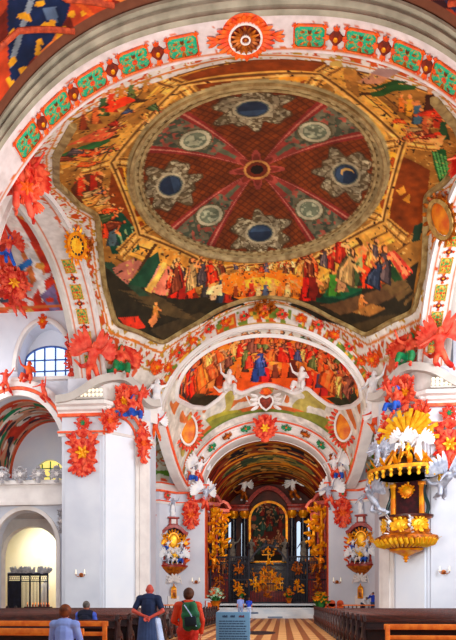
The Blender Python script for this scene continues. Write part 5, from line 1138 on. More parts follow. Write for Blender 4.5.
# ---- great piers left and right
def mirror(pts, sx): return [(p[0]*sx*-1 if sx > 0 else p[0], p[1]) for p in pts]
for sx, side in ((-1,'left'),(1,'right')):
    X = lambda x: x if sx < 0 else -x
    pl = [(X(x),y) for x,y in [(-11.4,33.5),(-9,33.5),(-6.75,35.75),(-6.75,37.3)]]
    line = pl if sx < 0 else pl[::-1]
    mb = MB(True); mb.prism(pl+[(X(-11.4),37.3)], .25, 12.9)
    mb.prism([(X(x),y) for x,y in [(-11.2,33.9),(-9.1,33.9),(-6.95,36.05),(-6.95,37.3),(-11.2,37.3)]], 12.9, 14.3)
    pier = struct(mb, 'wall_'+side, WALLM)
    def part(mb, nm, m):
        o = mb.build(nm, m, pier); o.location = -pier.location; return o
    # raised bright panel with an arched head on the oblique face
    ex = Vector((X(1),1,0)).normalized(); nn = Vector((X(.7071),-.7071,0)); A0 = Vector((X(-9),33.5,0))
    poly = []
    t0, t1 = .12, 1.95; tm = (t0+t1)/2; r = (t1-t0)/2
    poly = [(t0,.9),(t1,.9),(t1,11.1)]+[(tm+r*math.cos(a), 11.1+.85*math.sin(a)) for a in np.linspace(0,PI,15)][1:-1]+[(t0,11.1)]
    mb = MB(True); mb.plate([A0+ex*t+Vector((0,0,z))+nn*.005 for t,z in poly], nn*.09); part(mb, 'raised_panel', PANELM)
    mb = MB(True); mb.tube([A0+ex*t+Vector((0,0,z))+nn*.12 for t,z in [(t0-.12,10.9)]+[(tm+(r+.12)*math.cos(a), 11.05+1.0*math.sin(a)) for a in np.linspace(PI,0,21)]+[(t1+.12,10.9)]], .07, 6); part(mb, 'coral_band', LINE)
    mb = MB(True)
    for ta, tb, d in ((2.1,2.32,.1),(2.32,2.75,.22),(2.75,3.05,.12)):
        mb.plate([A0+ex*ta+Vector((0,0,.3)), A0+ex*tb+Vector((0,0,.3)), A0+ex*tb+Vector((0,0,12.2)), A0+ex*ta+Vector((0,0,12.2))], nn*d)
    part(mb, 'pilaster', STUCCO)
    # flat panel on the front face
    mb = MB(True); mb.box(min(X(-11.2),X(-9.15)), max(X(-11.2),X(-9.15)), 33.42, 33.5, .9, 10.6); part(mb, 'front_panel', WALLM)
    fl = [(X(x),y) for x,y in [(-11.6,33.5),(-9,33.5),(-8.75,33.75)]]; fl = fl if sx < 0 else fl[::-1]
    full = [(X(x),y) for x,y in [(-11.6,33.5),(-9,33.5),(-6.75,35.75),(-6.75,36.6)]]; full = full if sx < 0 else full[::-1]
    mb = MB(True); cornice(mb, fl, 12.1, CORN); part(mb, 'cornice', STUCCO)
    mb = MB(True); cornice(mb, full, 10.85, ARCHI); part(mb, 'architrave', STUCCO)
    mb = MB(True); slab(mb, fl, .05, .2, 11.93, 12.1); slab(mb, fl, .1, .21, 11.0, 11.1); part(mb, 'coral_band', LINE)
    # curved gable rising over the oblique face
    cp = [(-11.5,33.2,12.75),(-10.6,33.2,12.85),(-9.9,33.2,13.25),(-9.3,33.25,13.75),(-8.8,33.5,14.05),(-8.3,34.0,14.3),(-7.9,34.45,14.25),(-7.5,34.85,13.9),(-7.15,35.2,13.4),(-6.8,35.5,13.15),(-6.4,35.9,13.3)]
    cp = [(X(a),b,c) for a,b,c in cp]; cpd = [Vector(p) for p in cp]
    for it in range(2):
        q = []
        for i in range(len(cpd)-1): q += [cpd[i]*.75+cpd[i+1]*.25, cpd[i]*.25+cpd[i+1]*.75]
        cpd = [cpd[0]]+q+[cpd[-1]]
    mb = MB(True); mb.sweep(cpd, [(-.2,.45),(-.2,-.12),(-.05,-.2),(.05,-.16),(.12,-.26),(.22,-.26),(.22,.45)] if sx < 0 else [(-.2,-.45),(-.2,.12),(-.05,.2),(.05,.16),(.12,.26),(.22,.26),(.22,-.45)], (0,0,1)); part(mb, 'curved_gable', MOULD)
    mb = MB(True); mb.strip([[(p.x,p.y+.25,12.2),(p.x,p.y+.25,p.z)] for p in cpd]); part(mb, 'gable_wall', STUCCO)
    # volute ribs under the gable
    mb = MB(True); mb.tube([A0+ex*t+Vector((0,0,z))+nn*.3 for t,z in [(.1,12.3),(.3,12.6),(.9,12.9),(1.5,12.7),(2.0,12.2),(2.4,11.6),(2.7,11.0)]], [.16,.16,.16,.15,.14,.12,.09], 8); part(mb, 'scroll_rib', STUCCO)
    mb = MB(True); mb.tube([A0+ex*t+Vector((0,0,z))+nn*.42 for t,z in [(.2,12.2),(.9,12.55),(1.5,12.4),(2.0,11.95),(2.45,11.3),(2.7,10.7)]], .1, 6); part(mb, 'coral_scroll', LINE)

# ---- chancel walls flanking the choir opening
for sx, side in ((-1,'left'),(1,'right')):
    X = lambda x: x if sx < 0 else -x
    ln = [(X(x),y) for x,y in [(-11.5,41.6),(-7.45,41.75),(-6.5,42.95),(-4.4,43.0),(-4.4,44.3)]]; path = ln if sx < 0 else ln[::-1]
    mb = MB(True); mb.prism(ln+[(X(-11.5),44.3)], .25, 9.7)
    mb.prism([(X(x),y) for x,y in [(-11.5,41.9),(-7.4,42.0),(-6.5,43.05),(-5.95,43.05),(-5.95,44.3),(-11.5,44.3)]], 9.7, 15.5)
    w = struct(mb, 'wall_chancel_'+side, WALLM)
    def part(mb, nm, m):
        o = mb.build(nm, m, w); o.location = -w.location; return o
    mb = MB(True); cornice(mb, path, 9.25, [(-.1,0),(.06,0),(.1,.1),(.25,.2),(.32,.4),(-.1,.45)]); part(mb, 'cornice', STUCCO)
    mb = MB(True); cornice(mb, path, 8.3, [(-.1,0),(.05,0),(.1,.12),(.12,.2),(-.1,.2)]); part(mb, 'architrave', STUCCO)
    mb = MB(True); slab(mb, path, .0, .16, 9.13, 9.26); slab(mb, path, .0, .34, 9.66, 9.76); slab(mb, path, 0, .13, 8.46, 8.54); part(mb, 'coral_band', LINE)
    mb = MB(True); slab(mb, path[3:] if sx < 0 else path[:2], .0, .05, .3, 8.3); part(mb, 'edge_strip', LINE)
    # painted decor of the wall above the cornice (seen through the side arch)
    def pw(a, z):
        P = Paint(a, z, (206,206,186)); lat = (abs(np.sin(a*5+z*5)) < .25)|(abs(np.sin(a*5-z*5)) < .25); P.set(lat&(z > 11), (170,120,60)); P.flecks(a < 99, 2, .6, (90,140,40), 3); P.flecks(a < 99, 2.2, .68, (226,80,40), 7)
        P.set(z < 9.95, (236,226,218)); return P
    xa, xb = sorted((X(-11.4), X(-6.9)))
    painted('wall_painting', lambda a, z: (a, np.where(abs(a) < 7.4, 41.98-(abs(a)-7.4)*1.16, 41.85), z), xa, xb, 9.75, 13.8, 60, 60, pw, kind='structure')

# ---- left and right aisle bays
def paint_bay(a, b):
    P = Paint(a, b, (212,84,46)); P.flecks(a < 99, 1.3, .56, (160,30,20), 3); P.flecks(a < 99, 1.7, .66, (226,196,180), 5); P.flecks(a < 99, 1.5, .74, (60,70,90), 11); P.flecks(a < 99, 2.0, .72, (226,150,60), 15)
    if a.max() < 0: add_ops(P, 'bay')
    P.grain(2, .35, 9); P.set(abs(b-35.6) < .12, (214,110,50)); return P
for sx in (-1, 1):
    a0, a1 = (-20,-10.6) if sx < 0 else (10.0,20)
    painted('ceiling', S_bay, a0, a1, 20.6, 36.1, 130, 170, paint_bay)
def holes_wall(mb, x0, x1, z0, z1, y0, y1, holes):
    # columns of a wall with arched openings: each hole (cx, half, zbot, zspring, rise)
    xs = set(np.linspace(x0, x1, 40))
    for cx, h, zb, zs, rs in holes: xs |= set(np.linspace(cx-h, cx+h, 25))
    xs = sorted(x for x in xs if x0-1e-6 <= x <= x1+1e-6)
    def spans(x):
        sp = []
        for cx, h, zb, zs, rs in holes:
            t = (x-cx)/h
            if abs(t) <= 1+1e-6: sp.append((zb, zs+rs*math.sqrt(max(0, 1-t*t))))
        sp.sort(); return sp
    for xa, xb in zip(xs[:-1], xs[1:]):
        if xb-xa < 1e-5: continue
        xm = (xa+xb)/2
        act = sorted([hh for hh in holes if abs((xm-hh[0])/hh[1]) < 1], key=lambda q: q[2])
        def edge(hh, x):
            t = min(1, abs((x-hh[0])/hh[1])); return hh[3]+hh[4]*math.sqrt(max(0, 1-t*t))
        za, zb_ = z0, z0
        for hh in act+[None]:
            ta = hh[2] if hh else z1; tb = hh[2] if hh else z1
            if ta > za+1e-4 or tb > zb_+1e-4:
                vs = [(xa,y0,za),(xb,y0,zb_),(xb,y0,tb),(xa,y0,ta),(xa,y1,za),(xb,y1,zb_),(xb,y1,tb),(xa,y1,ta)]
                mb.add(vs, [(0,1,2,3),(7,6,5,4),(0,4,5,1),(3,2,6,7),(0,3,7,4),(1,5,6,2)])
            if hh: za, zb_ = edge(hh, xa), edge(hh, xb)
    return mb
for sx, side in ((-1,'left'),(1,'right')):
    X = lambda x: x if sx < 0 else -x
    x0, x1 = sorted((X(-21), X(-11.0)))
    H = [(X(-13.4),1.72,15.15,15.6,2.9),(X(-15.1),3.05,8.75,10.2,3.95),(X(-14.55),1.95,.25,4.9,2.15)]
    mb = MB(True); holes_wall(mb, x0, x1, .25, 21.2, 35.9, 36.6, H); w = struct(mb, 'wall_aisle_'+side, WALLM)
    def part(mb, nm, m):
        o = mb.build(nm, m, w); o.location = -w.location; return o
    # window reveal and arch mouldings
    def arc(h, k=0, n=31, y=35.85): return [(h[0]-(h[1]+k)*math.cos(a), y, h[3]+(h[4]+k)*math.sin(a)) for a in np.linspace(0, PI, n)]
    mb = MB(True); mb.sweep(arc(H[0], .12), [(-.22,.1),(-.22,-.15),(.1,-.2),(.22,-.05),(.22,.1)] , (0,-1,0)); part(mb, 'window_surround', STUCCO)
    mb = MB(True); mb.box(H[0][0]-2.0, H[0][0]+2.0, 35.6, 36.0, 14.95, 15.15); part(mb, 'window_sill', STUCCO)
    for k, m, d, nm in ((.1,STUCCO,.16,'arch_moulding'),(.4,LINE,.1,'coral_band'),(.72,STUCCO,.24,'arch_moulding')):
        mb = MB(True); mb.sweep(arc(H[1], k), [(-.12,d),(-.12,-d),(.12,-d),(.12,d)], (0,-1,0)); part(mb, nm, m)
    mb = MB(True); mb.sweep([(H[2][0]+H[2][1]+.1,35.85,.3)]+arc(H[2], .1)[::-1]+[(H[2][0]-H[2][1]-.1,35.85,.3)], [(-.1,.12),(-.1,-.12),(.1,-.12),(.1,.12)], (0,-1,0)); part(mb, 'arch_moulding', STUCCO)
    # gallery beam with mouldings
    mb = MB(True); gx0, gx1 = sorted((X(-18.3), X(-11.7)))
    mb.box(gx0, gx1, 35.62, 35.95, 7.35, 8.75); mb.box(gx0, gx1, 35.42, 35.95, 8.55, 8.8); mb.box(gx0, gx1, 35.5, 35.95, 7.3, 7.5); part(mb, 'gallery_parapet', STUCCO)
    mb = MB(True)      # deep recess: window jambs, soffits
    rows = [[(p[0],36.6,p[2]),(p[0],37.2,p[2])] for p in arc(H[0])]; mb.strip(rows); part(mb, 'window_reveal', WALLM)
    # painted barrel soffit behind the upper arch, end wall
    def pb(a, b):
        P = Paint(a, b, (214,150,120)); P.flecks(a < 9, 3, .5, (214,60,36), 3); P.flecks(a < 9, 2.4, .66, (20,130,84), 7); P.flecks(a < 9, 3.4, .66, (236,224,214), 9); P.flecks(a < 9, 3.6, .74, (60,50,60), 14)
        P.set(abs(b-36.9) < .2, (226,84,44)); P.set(b > 41.2, (226,90,50)); P.grain(2, .25); return P
    painted('ceiling', lambda a, b, H=H: (H[1][0]+3.05*np.cos(a), b, 10.2+3.95*np.sin(a)), 0, PI, 36.6, 41.6, 120, 80, pb)
# back walls of the aisles
YELP = mat('cream_plaster', (250,240,206), (246,230,180), .8, scale=.4)
for sx, side in ((-1,'left'),(1,'right')):
    X = lambda x: x if sx < 0 else -x
    x0, x1 = sorted((X(-24), X(-9.0)))
    mb = MB(True)
    Hb = [(X(-15.35),1.25,9.0,9.9,1.6)]
    holes_wall(mb, x0, x1, 7.2, 15.5, 41.6, 42.0, Hb); struct(mb, 'wall_gallery_'+side, mat('pale_blue_plaster', (206,216,232), (222,226,232), .8, scale=.4))
    mb = MB(True); mb.box(x0, x1, 36.6, 42.0, 7.0, 7.25); struct(mb, 'floor_gallery_'+side, WALLM)
    mb = MB(True); mb.box(x0, x1, 46.0, 46.4, .25, 7.2); struct(mb, 'wall_chapel_'+side, YELP)
    mb = MB(True); xa, xb = sorted((X(-24), X(-23.7))); mb.box(xa, xb, 20, 46.4, .25, 21); struct(mb, 'wall_outer_'+side, WALLM)
    xa, xb = sorted((X(-12.7), X(-9.2))); mb = MB(True); mb.box(xa, xb, 37.4, 41.5, .25, 7.0); struct(mb, 'wall_side_'+side, PANELM)
# chapel inner arch seen through the left doorway
mb = MB(True); holes_wall(mb, -23, -12.7, .25, 7.0, 39.6, 40.2, [(-15.9,2.05,.25,4.6,1.9)]); struct(mb, 'wall_inner_arch', STUCCO)

# ---- windows
GLASS = emit('daylight_pane', (206,228,255), 1.0)
YGLASS = emit('golden_pane', (255,226,120), .75)
LEAD = mat('window_lead', (60,96,170), (50,80,150), .5)
for sx, n in ((-1,1),(1,2)):
    cx = 13.4*sx
    mb = MB(True); pts = [(cx-1.68,36.9,15.2)]+[(cx-1.68*math.cos(a),36.9,15.6+2.85*math.sin(a)) for a in np.linspace(0,PI,25)]+[(cx+1.68,36.9,15.2)]
    # glazed part: the lower segment
    pts = [(cx-1.62,36.85,15.22),(cx+1.62,36.85,15.22),(cx+1.62,36.85,16.5)]+[(cx+1.62*math.cos(a),36.85,16.5+.95*math.sin(a)) for a in np.linspace(0,PI,19)][1:-1]+[(cx-1.62,36.85,16.5)]
    o = struct(mb, 'window_%d' % n, GLASS) if False else None
    mb = MB(True); mb.plate(pts, (0,.05,0)); w = struct(mb, 'window_%d' % n, GLASS)
    mb = MB(True)
    for t in (-1.0,-.35,.35,1.0): mb.box(cx+t-.035, cx+t+.035, 36.74, 36.84, 15.22, 16.5+.93*math.sqrt(max(0,1-(t/1.62)**2)))
    for z in (15.9,16.6): mb.box(cx-1.6, cx+1.6, 36.74, 36.84, z-.03, z+.03)
    mb.tube([(p[0],36.8,p[2]) for p in pts[1:]]+[pts[0]], .06, 6)
    mb.build('window_frame', LEAD, w).location = -w.location
    mb = MB(True); r0 = [(cx+1.62*math.cos(a),36.84,16.5+.95*math.sin(a)) for a in np.linspace(0,PI,25)]; r1 = [(cx+1.8*math.cos(a),36.84,15.6+3.0*math.sin(a)) for a in np.linspace(0,PI,25)]
    mb.strip([[p,q] for p,q in zip(r0,r1)]); mb.build('lunette_wall', WALLM, w).location = -w.location
for sx, n in ((-1,3),(1,4)):
    cx = 15.35*sx; mb = MB(True)
    pts = [(cx-1.22,41.8,9.0),(cx+1.22,41.8,9.0),(cx+1.22,41.8,9.9)]+[(cx+1.22*math.cos(a),41.8,9.9+1.58*math.sin(a)) for a in np.linspace(0,PI,19)][1:-1]+[(cx-1.22,41.8,9.9)]
    mb.plate(pts, (0,.05,0)); w = struct(mb, 'window_%d' % n, YGLASS)
    mb = MB(True)
    for t in (-.6,0,.6): mb.box(cx+t-.03, cx+t+.03, 41.7, 41.79, 9.0, 9.9+1.5*math.sqrt(1-(t/1.22)**2))
    for z in (9.6,10.3,10.9): mb.box(cx-1.1, cx+1.1, 41.7, 41.79, z-.025, z+.025)
    mb.build('window_frame', GREEN, w).location = -w.location

# ---- floor
def floor_mat():
    m = bpy.data.materials.new('striped_floor'); m.use_nodes = True; nt = m.node_tree; bs = nt.nodes['Principled BSDF']
    tc = nt.nodes.new('ShaderNodeTexCoord'); sp = nt.nodes.new('ShaderNodeSeparateXYZ'); nt.links.new(tc.outputs['Object'], sp.inputs[0])
    def mth(op, a, b=None):
        n = nt.nodes.new('ShaderNodeMath'); n.operation = op
        for i, v in enumerate((a, b)):
            if v is None: continue
            if isinstance(v, (int, float)): n.inputs[i].default_value = v
            else: nt.links.new(v, n.inputs[i])
        return n.outputs[0]
    fx = mth('FRACT', mth('MULTIPLY', sp.outputs['X'], 1/.62)); st = mth('GREATER_THAN', fx, .55)
    fy = mth('FRACT', mth('MULTIPLY', sp.outputs['Y'], 1/1.24)); sy = mth('GREATER_THAN', fy, .72)
    nz = nt.nodes.new('ShaderNodeTexNoise'); nz.inputs['Scale'].default_value = 3; nt.links.new(tc.outputs['Object'], nz.inputs['Vector'])
    def mix(f, a, b):
        n = nt.nodes.new('ShaderNodeMix'); n.data_type = 'RGBA'
        if isinstance(f, (int,float)): n.inputs['Factor'].default_value = f
        else: nt.links.new(f, n.inputs['Factor'])
        for k, v in (('A',a),('B',b)):
            if isinstance(v, tuple): n.inputs[k].default_value = lin(v)+(1,)
            else: nt.links.new(v, n.inputs[k])
        return n.outputs['Result']
    c = mix(st, (230,178,112), (150,84,38)); c = mix(sy, c, mix(st, (190,110,52), (116,60,30))); c = mix(mth('MULTIPLY', nz.outputs['Fac'], .35), c, (120,64,34))
    nt.links.new(c, bs.inputs['Base Color']); bs.inputs['Roughness'].default_value = .45
    return m
mb = MB(); mb.box(-30, 30, -12, 75, -.3, 0); struct(mb, 'floor', floor_mat())
# dark oval heating grate in the aisle
mb = MB(); mb.lathe([(.02,0),(1,0),(1,.015),(.86,.02),(.02,.02)], 40, T=Matrix.Translation((.35,27.5,.002)) @ Matrix.Diagonal((.75,1.5,1,1)))
tag(mb.build('floor_grate', IRON), 'dark oval floor grate in the striped middle aisle', 'floor grate')
# chancel platform with steps
STEPM = mat('pale_marble_step', (196,206,214), (224,226,226), .5, scale=.8)
STEPD = mat('blue_grey_marble', (96,116,140), (120,136,156), .5, scale=.8)
mb = MB()
for k in range(7): mb.box(-5.2, 5.5, 49.4+k*.38, 52.1, k*.17, (k+1)*.17)
mb.box(-5.2, 5.5, 52.0, 76, 0, 1.19); struct(mb, 'floor_chancel', STEPM)
mb = MB(); mb.box(-5.21, 5.51, 51.3, 51.75, .86, 1.02); mb.box(.2,1.4,49.36,49.6,.03,.15); mb.box(-4,-.6,50.1,50.3,.35,.5); struct(mb, 'trim_steps', STEPD)
# choir side walls and apse
DKW = mat('choir_wall_marble', (120,50,34), (60,26,22), .5, scale=.7)
for sx, side in ((-1,'left'),(1,'right')):
    x0, x1 = sorted((4.75*sx, 5.6*sx)); mb = MB(True); mb.box(x0, x1, 44.3, 60.2, .3, 9.7); struct(mb, 'wall_choir_'+side, DKW)
mb = MB(True); holes_wall(mb, -5.4, 5.4, .3, 14.2, 60.0, 60.5, [(-3.95,.28,5.0,9.0,.3),(-2.75,.2,5.0,9.0,.3),(2.75,.2,5.0,9.0,.3),(3.95,.28,5.0,9.0,.3)]); struct(mb, 'wall_apse', DKW)
for n, (cx, h) in enumerate(((-3.95,.28),(-2.75,.2),(2.75,.2),(3.95,.28))):
    mb = MB(True); mb.box(cx-h, cx+h, 60.2, 60.25, 5.0, 9.3); struct(mb, 'window_%d' % (5+n), GLASS)
# ================================================================== ORNAMENT ON THE ARCHES
def u3(p): return B(*p)
def cartouche(mp, mf, mc):
    def mk(name, label, cat, group):
        t = thing(name, label, cat, group=group)
        mb = MB(); a, b = .56, .42; c = .12
        pts = [(-a+c,-b),(a-c,-b),(a,-b+c),(a,b-c),(a-c,b),(-a+c,b),(-a,b-c),(-a,-b+c)]
        mb.strip([[(x,y,0) for x,y in pts],[(x,y,.05) for x,y in pts],[(x*.8,y*.8,.1) for x,y in pts],[(x*.3,y*.3,.12) for x,y in pts]], True, True); mb.build('panel', mp, t)
        mb = MB(); mb.sweep([(x*1.06,y*1.08,.05) for x,y in pts], [(-.03,.02),(.04,.03),(.06,0),(.04,-.03),(-.03,-.02)], (0,0,1), True)
        for sx in (-1,1):
            for sy in (-1,1):
                for k in range(3): mb.leaf((sx*a*.97,sy*b*.9,.03), (sx*(1-.4*k), sy*(.2+.5*k), .1), (0,0,1), .16, .08, .3, .03)
        mb.build('frame', mf, t)
        mb = MB()
        for k in range(8): mb.leaf((0,0,.1), (math.cos(k*PI/4), math.sin(k*PI/4), .1), (0,0,1), .13, .07, .3, .03)
        mb.ell((0,0,.14), (.05,.05,.04)); mb.build('flower', mc, t)
        mb = MB()
        for sx in (-1,1):
            for q in ((.34,.0),(.28,.2),(.28,-.2)): mb.leaf((sx*(q[0]-.1),q[1],.1), (sx,q[1]*2,.1), (0,0,1), .2, .1, .3, .03)
            mb.leaf((0,sx*.15,.1),(.3,sx,.1),(0,0,1),.2,.09,.3,.03); mb.leaf((0,sx*.15,.1),(-.3,sx,.1),(0,0,1),.2,.09,.3,.03)
        mb.lathe([(.02,.085),(.2,.085),(.2,.105),(.02,.13)], 16)
        mb.build('sprigs', GOLDD if mp is MOSAIC else ORANGE, t)
        return t
    return mk
MOSAIC = mat('green_mosaic', (16,168,124), (176,150,60), .5, scale=9, detail=4, contrast=(.52,.62), bump=.3)
MOSAIC2 = mat('green_gold_panel', (40,140,70), (220,176,60), .5, scale=5, detail=4, contrast=(.42,.6), bump=.3)
mkA = cartouche(MOSAIC, ORANGE, mat('orange_flower', (230,84,20), (196,50,16), .5, scale=5))
mkB = cartouche(MOSAIC2, mat('yellow_gilt_frame', (236,190,60), (206,120,30), .5, scale=3), MATS['orange_flower'])
def mk_boss(name, label, cat, group):
    t = thing(name, label, cat, group=group)
    mb = MB(); pts = [(.34,0),(0,.42),(-.34,0),(0,-.42)]
    mb.strip([[(x,y,0) for x,y in pts],[(x,y,.06) for x,y in pts],[(x*.6,y*.6,.12) for x,y in pts],[(x*.1,y*.1,.14) for x,y in pts]], True, True); mb.build('lozenge', BROWNB, t)
    mb = MB()
    for k in range(4):
        a = k*PI/2
        for d in (-.5,0,.5): mb.leaf((.26*math.cos(a),.3*math.sin(a),.03),(math.cos(a+d),math.sin(a+d),.1),(0,0,1),.3-.1*abs(d),.14,.35,.05)
    mb.build('leaves', ORANGE, t)
    mb = MB(); mb.ell((0,0,.14),(.1,.12,.05)); mb.build('boss', GOLD, t)
    return t
def arch_pos(x):
    g = -.0522*x-.002016*x**3
    n = Vector((g,0,-1)).normalized(); return u3((x,19.38,float(arch_z(x))))+n*.01, frame(Vector((1,0,g)), n)
protoA = None; seq = [-7.29,-6.28,-5.1,-3.66,-2.05,2.05,3.66,5.1,6.28,7.29]
def inst(proto, mk, name, label, cat, group, loc, R, sc=1):
    if proto is None: t = proto = mk(name, label, cat, group)
    else: t = copy_tree(proto); t['label'] = label; t['group'] = group
    t.location = loc; t.rotation_euler = R.to_euler(); t.scale = (sc,)*3 if isinstance(sc,(int,float)) else sc
    return proto
for i, x in enumerate(seq):
    p, R = arch_pos(x)
    protoA = inst(protoA, mkA, 'arch_cartouche', '%s green mosaic cartouche from the left along the front arch' % ORD[i], 'cartouche', 'green cartouches on the front arch', p, R)
protoB = None
for i, x in enumerate([-6.8,-5.72,-4.4,-2.88,2.88,4.4,5.72,6.8]):
    p, R = arch_pos(x)
    protoB = inst(protoB, mk_boss, 'lozenge_boss', '%s red-brown lozenge boss from the left along the front arch' % ORD[i], 'ornament', 'lozenge bosses on the front arch', p, R, .9)
def side_pos(sx, y):
    g = -.1124*(y-27.5)-.00524*(y-27.5)**3
    n = Vector((0,g,-1)).normalized(); xm = sum(SIDE[sx])/2
    return u3((xm,y,float(side_z(y))))+n*.01, frame(Vector((0,1,g)), n)
pA = pB = None
for sx, wd, ys in ((-1,'left',[30.35,31.55,32.45,33.15,33.75]),(1,'right',[30.0,31.2,32.2,33.0,33.65])):
    for i, y in enumerate(ys):
        p, R = side_pos(sx, y)
        pA = inst(pA, mkB, 'arch_cartouche', '%s green and gold cartouche from the top on the %s side arch' % (ORD[i], wd), 'cartouche', 'cartouches on the %s side arch' % wd, p, R, .74)
    for i, y in enumerate([(a+b)/2 for a, b in zip(ys[:-1], ys[1:])]):
        p, R = side_pos(sx, y)
        pB = inst(pB, mk_boss, 'lozenge_boss', '%s red lozenge boss from the top on the %s side arch' % (ORD[i], wd), 'ornament', 'lozenge bosses on the %s side arch' % wd, p, R, .6)
# crown rosette of the front arch
p, R = arch_pos(0.0)
t = thing('crown_rosette', 'large gilt rosette with white ring at the crown of the front arch', 'rosette', p, R)
mb = MB(); mb.lathe([(.02,0),(.62,0),(.62,.05),(.3,.1),(.02,.12)], 36); mb.build('disc', BROWNB, t)
mb = MB(); mb.sweep([(.62*math.cos(a),.62*math.sin(a),.06) for a in np.linspace(0,2*PI,41)[:-1]], [(-.04,.04),(.05,.04),(.05,-.04),(-.04,-.04)], (0,0,1), True); mb.sweep([(.17*math.cos(a),.17*math.sin(a),.12) for a in np.linspace(0,2*PI,25)[:-1]], [(-.03,.03),(.04,.03),(.04,-.03),(-.03,-.03)], (0,0,1), True); mb.build('white_ring', STUCCO, t)
mb = MB()
for k in range(16): a = k*PI/8; mb.leaf((.2*math.cos(a),.2*math.sin(a),.1),(math.cos(a),math.sin(a),.05),(0,0,1),.38,.15,.3,.05)
mb.ell((0,0,.14),(.08,.08,.05)); mb.build('rays', GOLDD, t)
mb = MB()
for k in range(28):
    a = k*2*PI/28; L = .3+.1*(k%2)
    if abs(math.cos(a)) > .9: L = .5
    mb.leaf((.66*math.cos(a),.66*math.sin(a),.04),(math.cos(a),math.sin(a)*.8,.05),(0,0,1),L*(1 if abs(math.sin(a))<.5 else .75),.2,.3,.06)
for sx in (-1,1):
    for d in (-.5,0,.5): mb.leaf((sx*1.02,0,.03),(sx,d,.05),(0,0,1),.5,.18,.3,.06)
mb.lathe([(.6,0),(.95,0),(.9,.05),(.6,.06)], 36); mb.build('leaf_border', ORANGE, t)

# ------------------------------------------------------------------ leafy stucco ornaments
def foliage(name, label, cat, loc, R, w, h, m, seed, n=16, boss=GOLD, group=None, leaf=.42, depth=.18):
    t = thing(name, label, cat, loc, R, group); r = random.Random(seed); mb = MB(); sz = max(min(w, h), .4*max(w, h))
    def half(y):            # outline: broad shoulders, tapering to a hanging tip
        return w*(.95-.25*(y/h) if y > 0 else .95*(1-(abs(y)/h)**1.7*.8))*math.sqrt(max(0, 1-(y/h)**4))
    mb.strip([[(sx_*half(y_)*k, y_*k, z_) for sx_, y_ in [(1, h*(1-2*j/10)) for j in range(11)]+[(-1, h*(1-2*j/10)) for j in range(10,-1,-1)]] for k, z_ in ((.62,0),(.62,depth*.25),(.35,depth*.5),(.05,depth*.55))], True, True)
    for k in range(n):
        for q in (.5, .78):
            y = h*r.uniform(-.9,.9)*q; x = half(y)*r.uniform(.35,1)*q; a = math.atan2(y/h+.1, x/w)+r.uniform(-.7,.7)
            L = leaf*sz*r.uniform(.55,1.0); c = r.uniform(.3,.9)
            for sx in (-1,1): mb.leaf((sx*x*.8,y*.85,depth*r.uniform(.1,.6)), (sx*math.cos(a), math.sin(a), .1), (0,0,1), L, L*.62, c, depth*.6)
    for k in range(5): mb.leaf((0,-h*.55,depth*.3),(.35*(k-2),-1,.1),(0,0,1),.5*sz,.22*sz,.5,depth*.5); mb.leaf((0,h*.6,depth*.3),(.5*(k-2),1,.1),(0,0,1),.42*sz,.24*sz,.6,depth*.5)
    for sx in (-1,1):
        for y0, s in ((.38*h,1),(-.3*h,-1)):
            rr = .2*sz
            sp = [(sx*(w*.42+rr*(1-j/14)*math.cos(j*.5)), y0+s*rr*(1-j/14)*math.sin(j*.5), depth*.75) for j in range(13)]
            mb.tube(sp, [min(depth*.45,.3*rr)*(1-j/18) for j in range(13)], 6)
    mb.build('foliage', m, t)
    if boss:
        mb = MB(); mb.ell((0,0,depth*.6),(sz*.2,sz*.24,depth*.6))
        for k in range(6): mb.leaf((0,0,depth*.8),(math.cos(k*PI/3),math.sin(k*PI/3),.2),(0,0,1),sz*.34,sz*.16,.3,depth*.3)
        mb.build('boss', boss, t)
    return t
FR = frame((1,0,0),(0,-1,0))                         # facing the entrance
def obl(sx): return frame((1,1,0) if sx < 0 else (1,-1,0), (1,-1,0) if sx < 0 else (-1,-1,0))
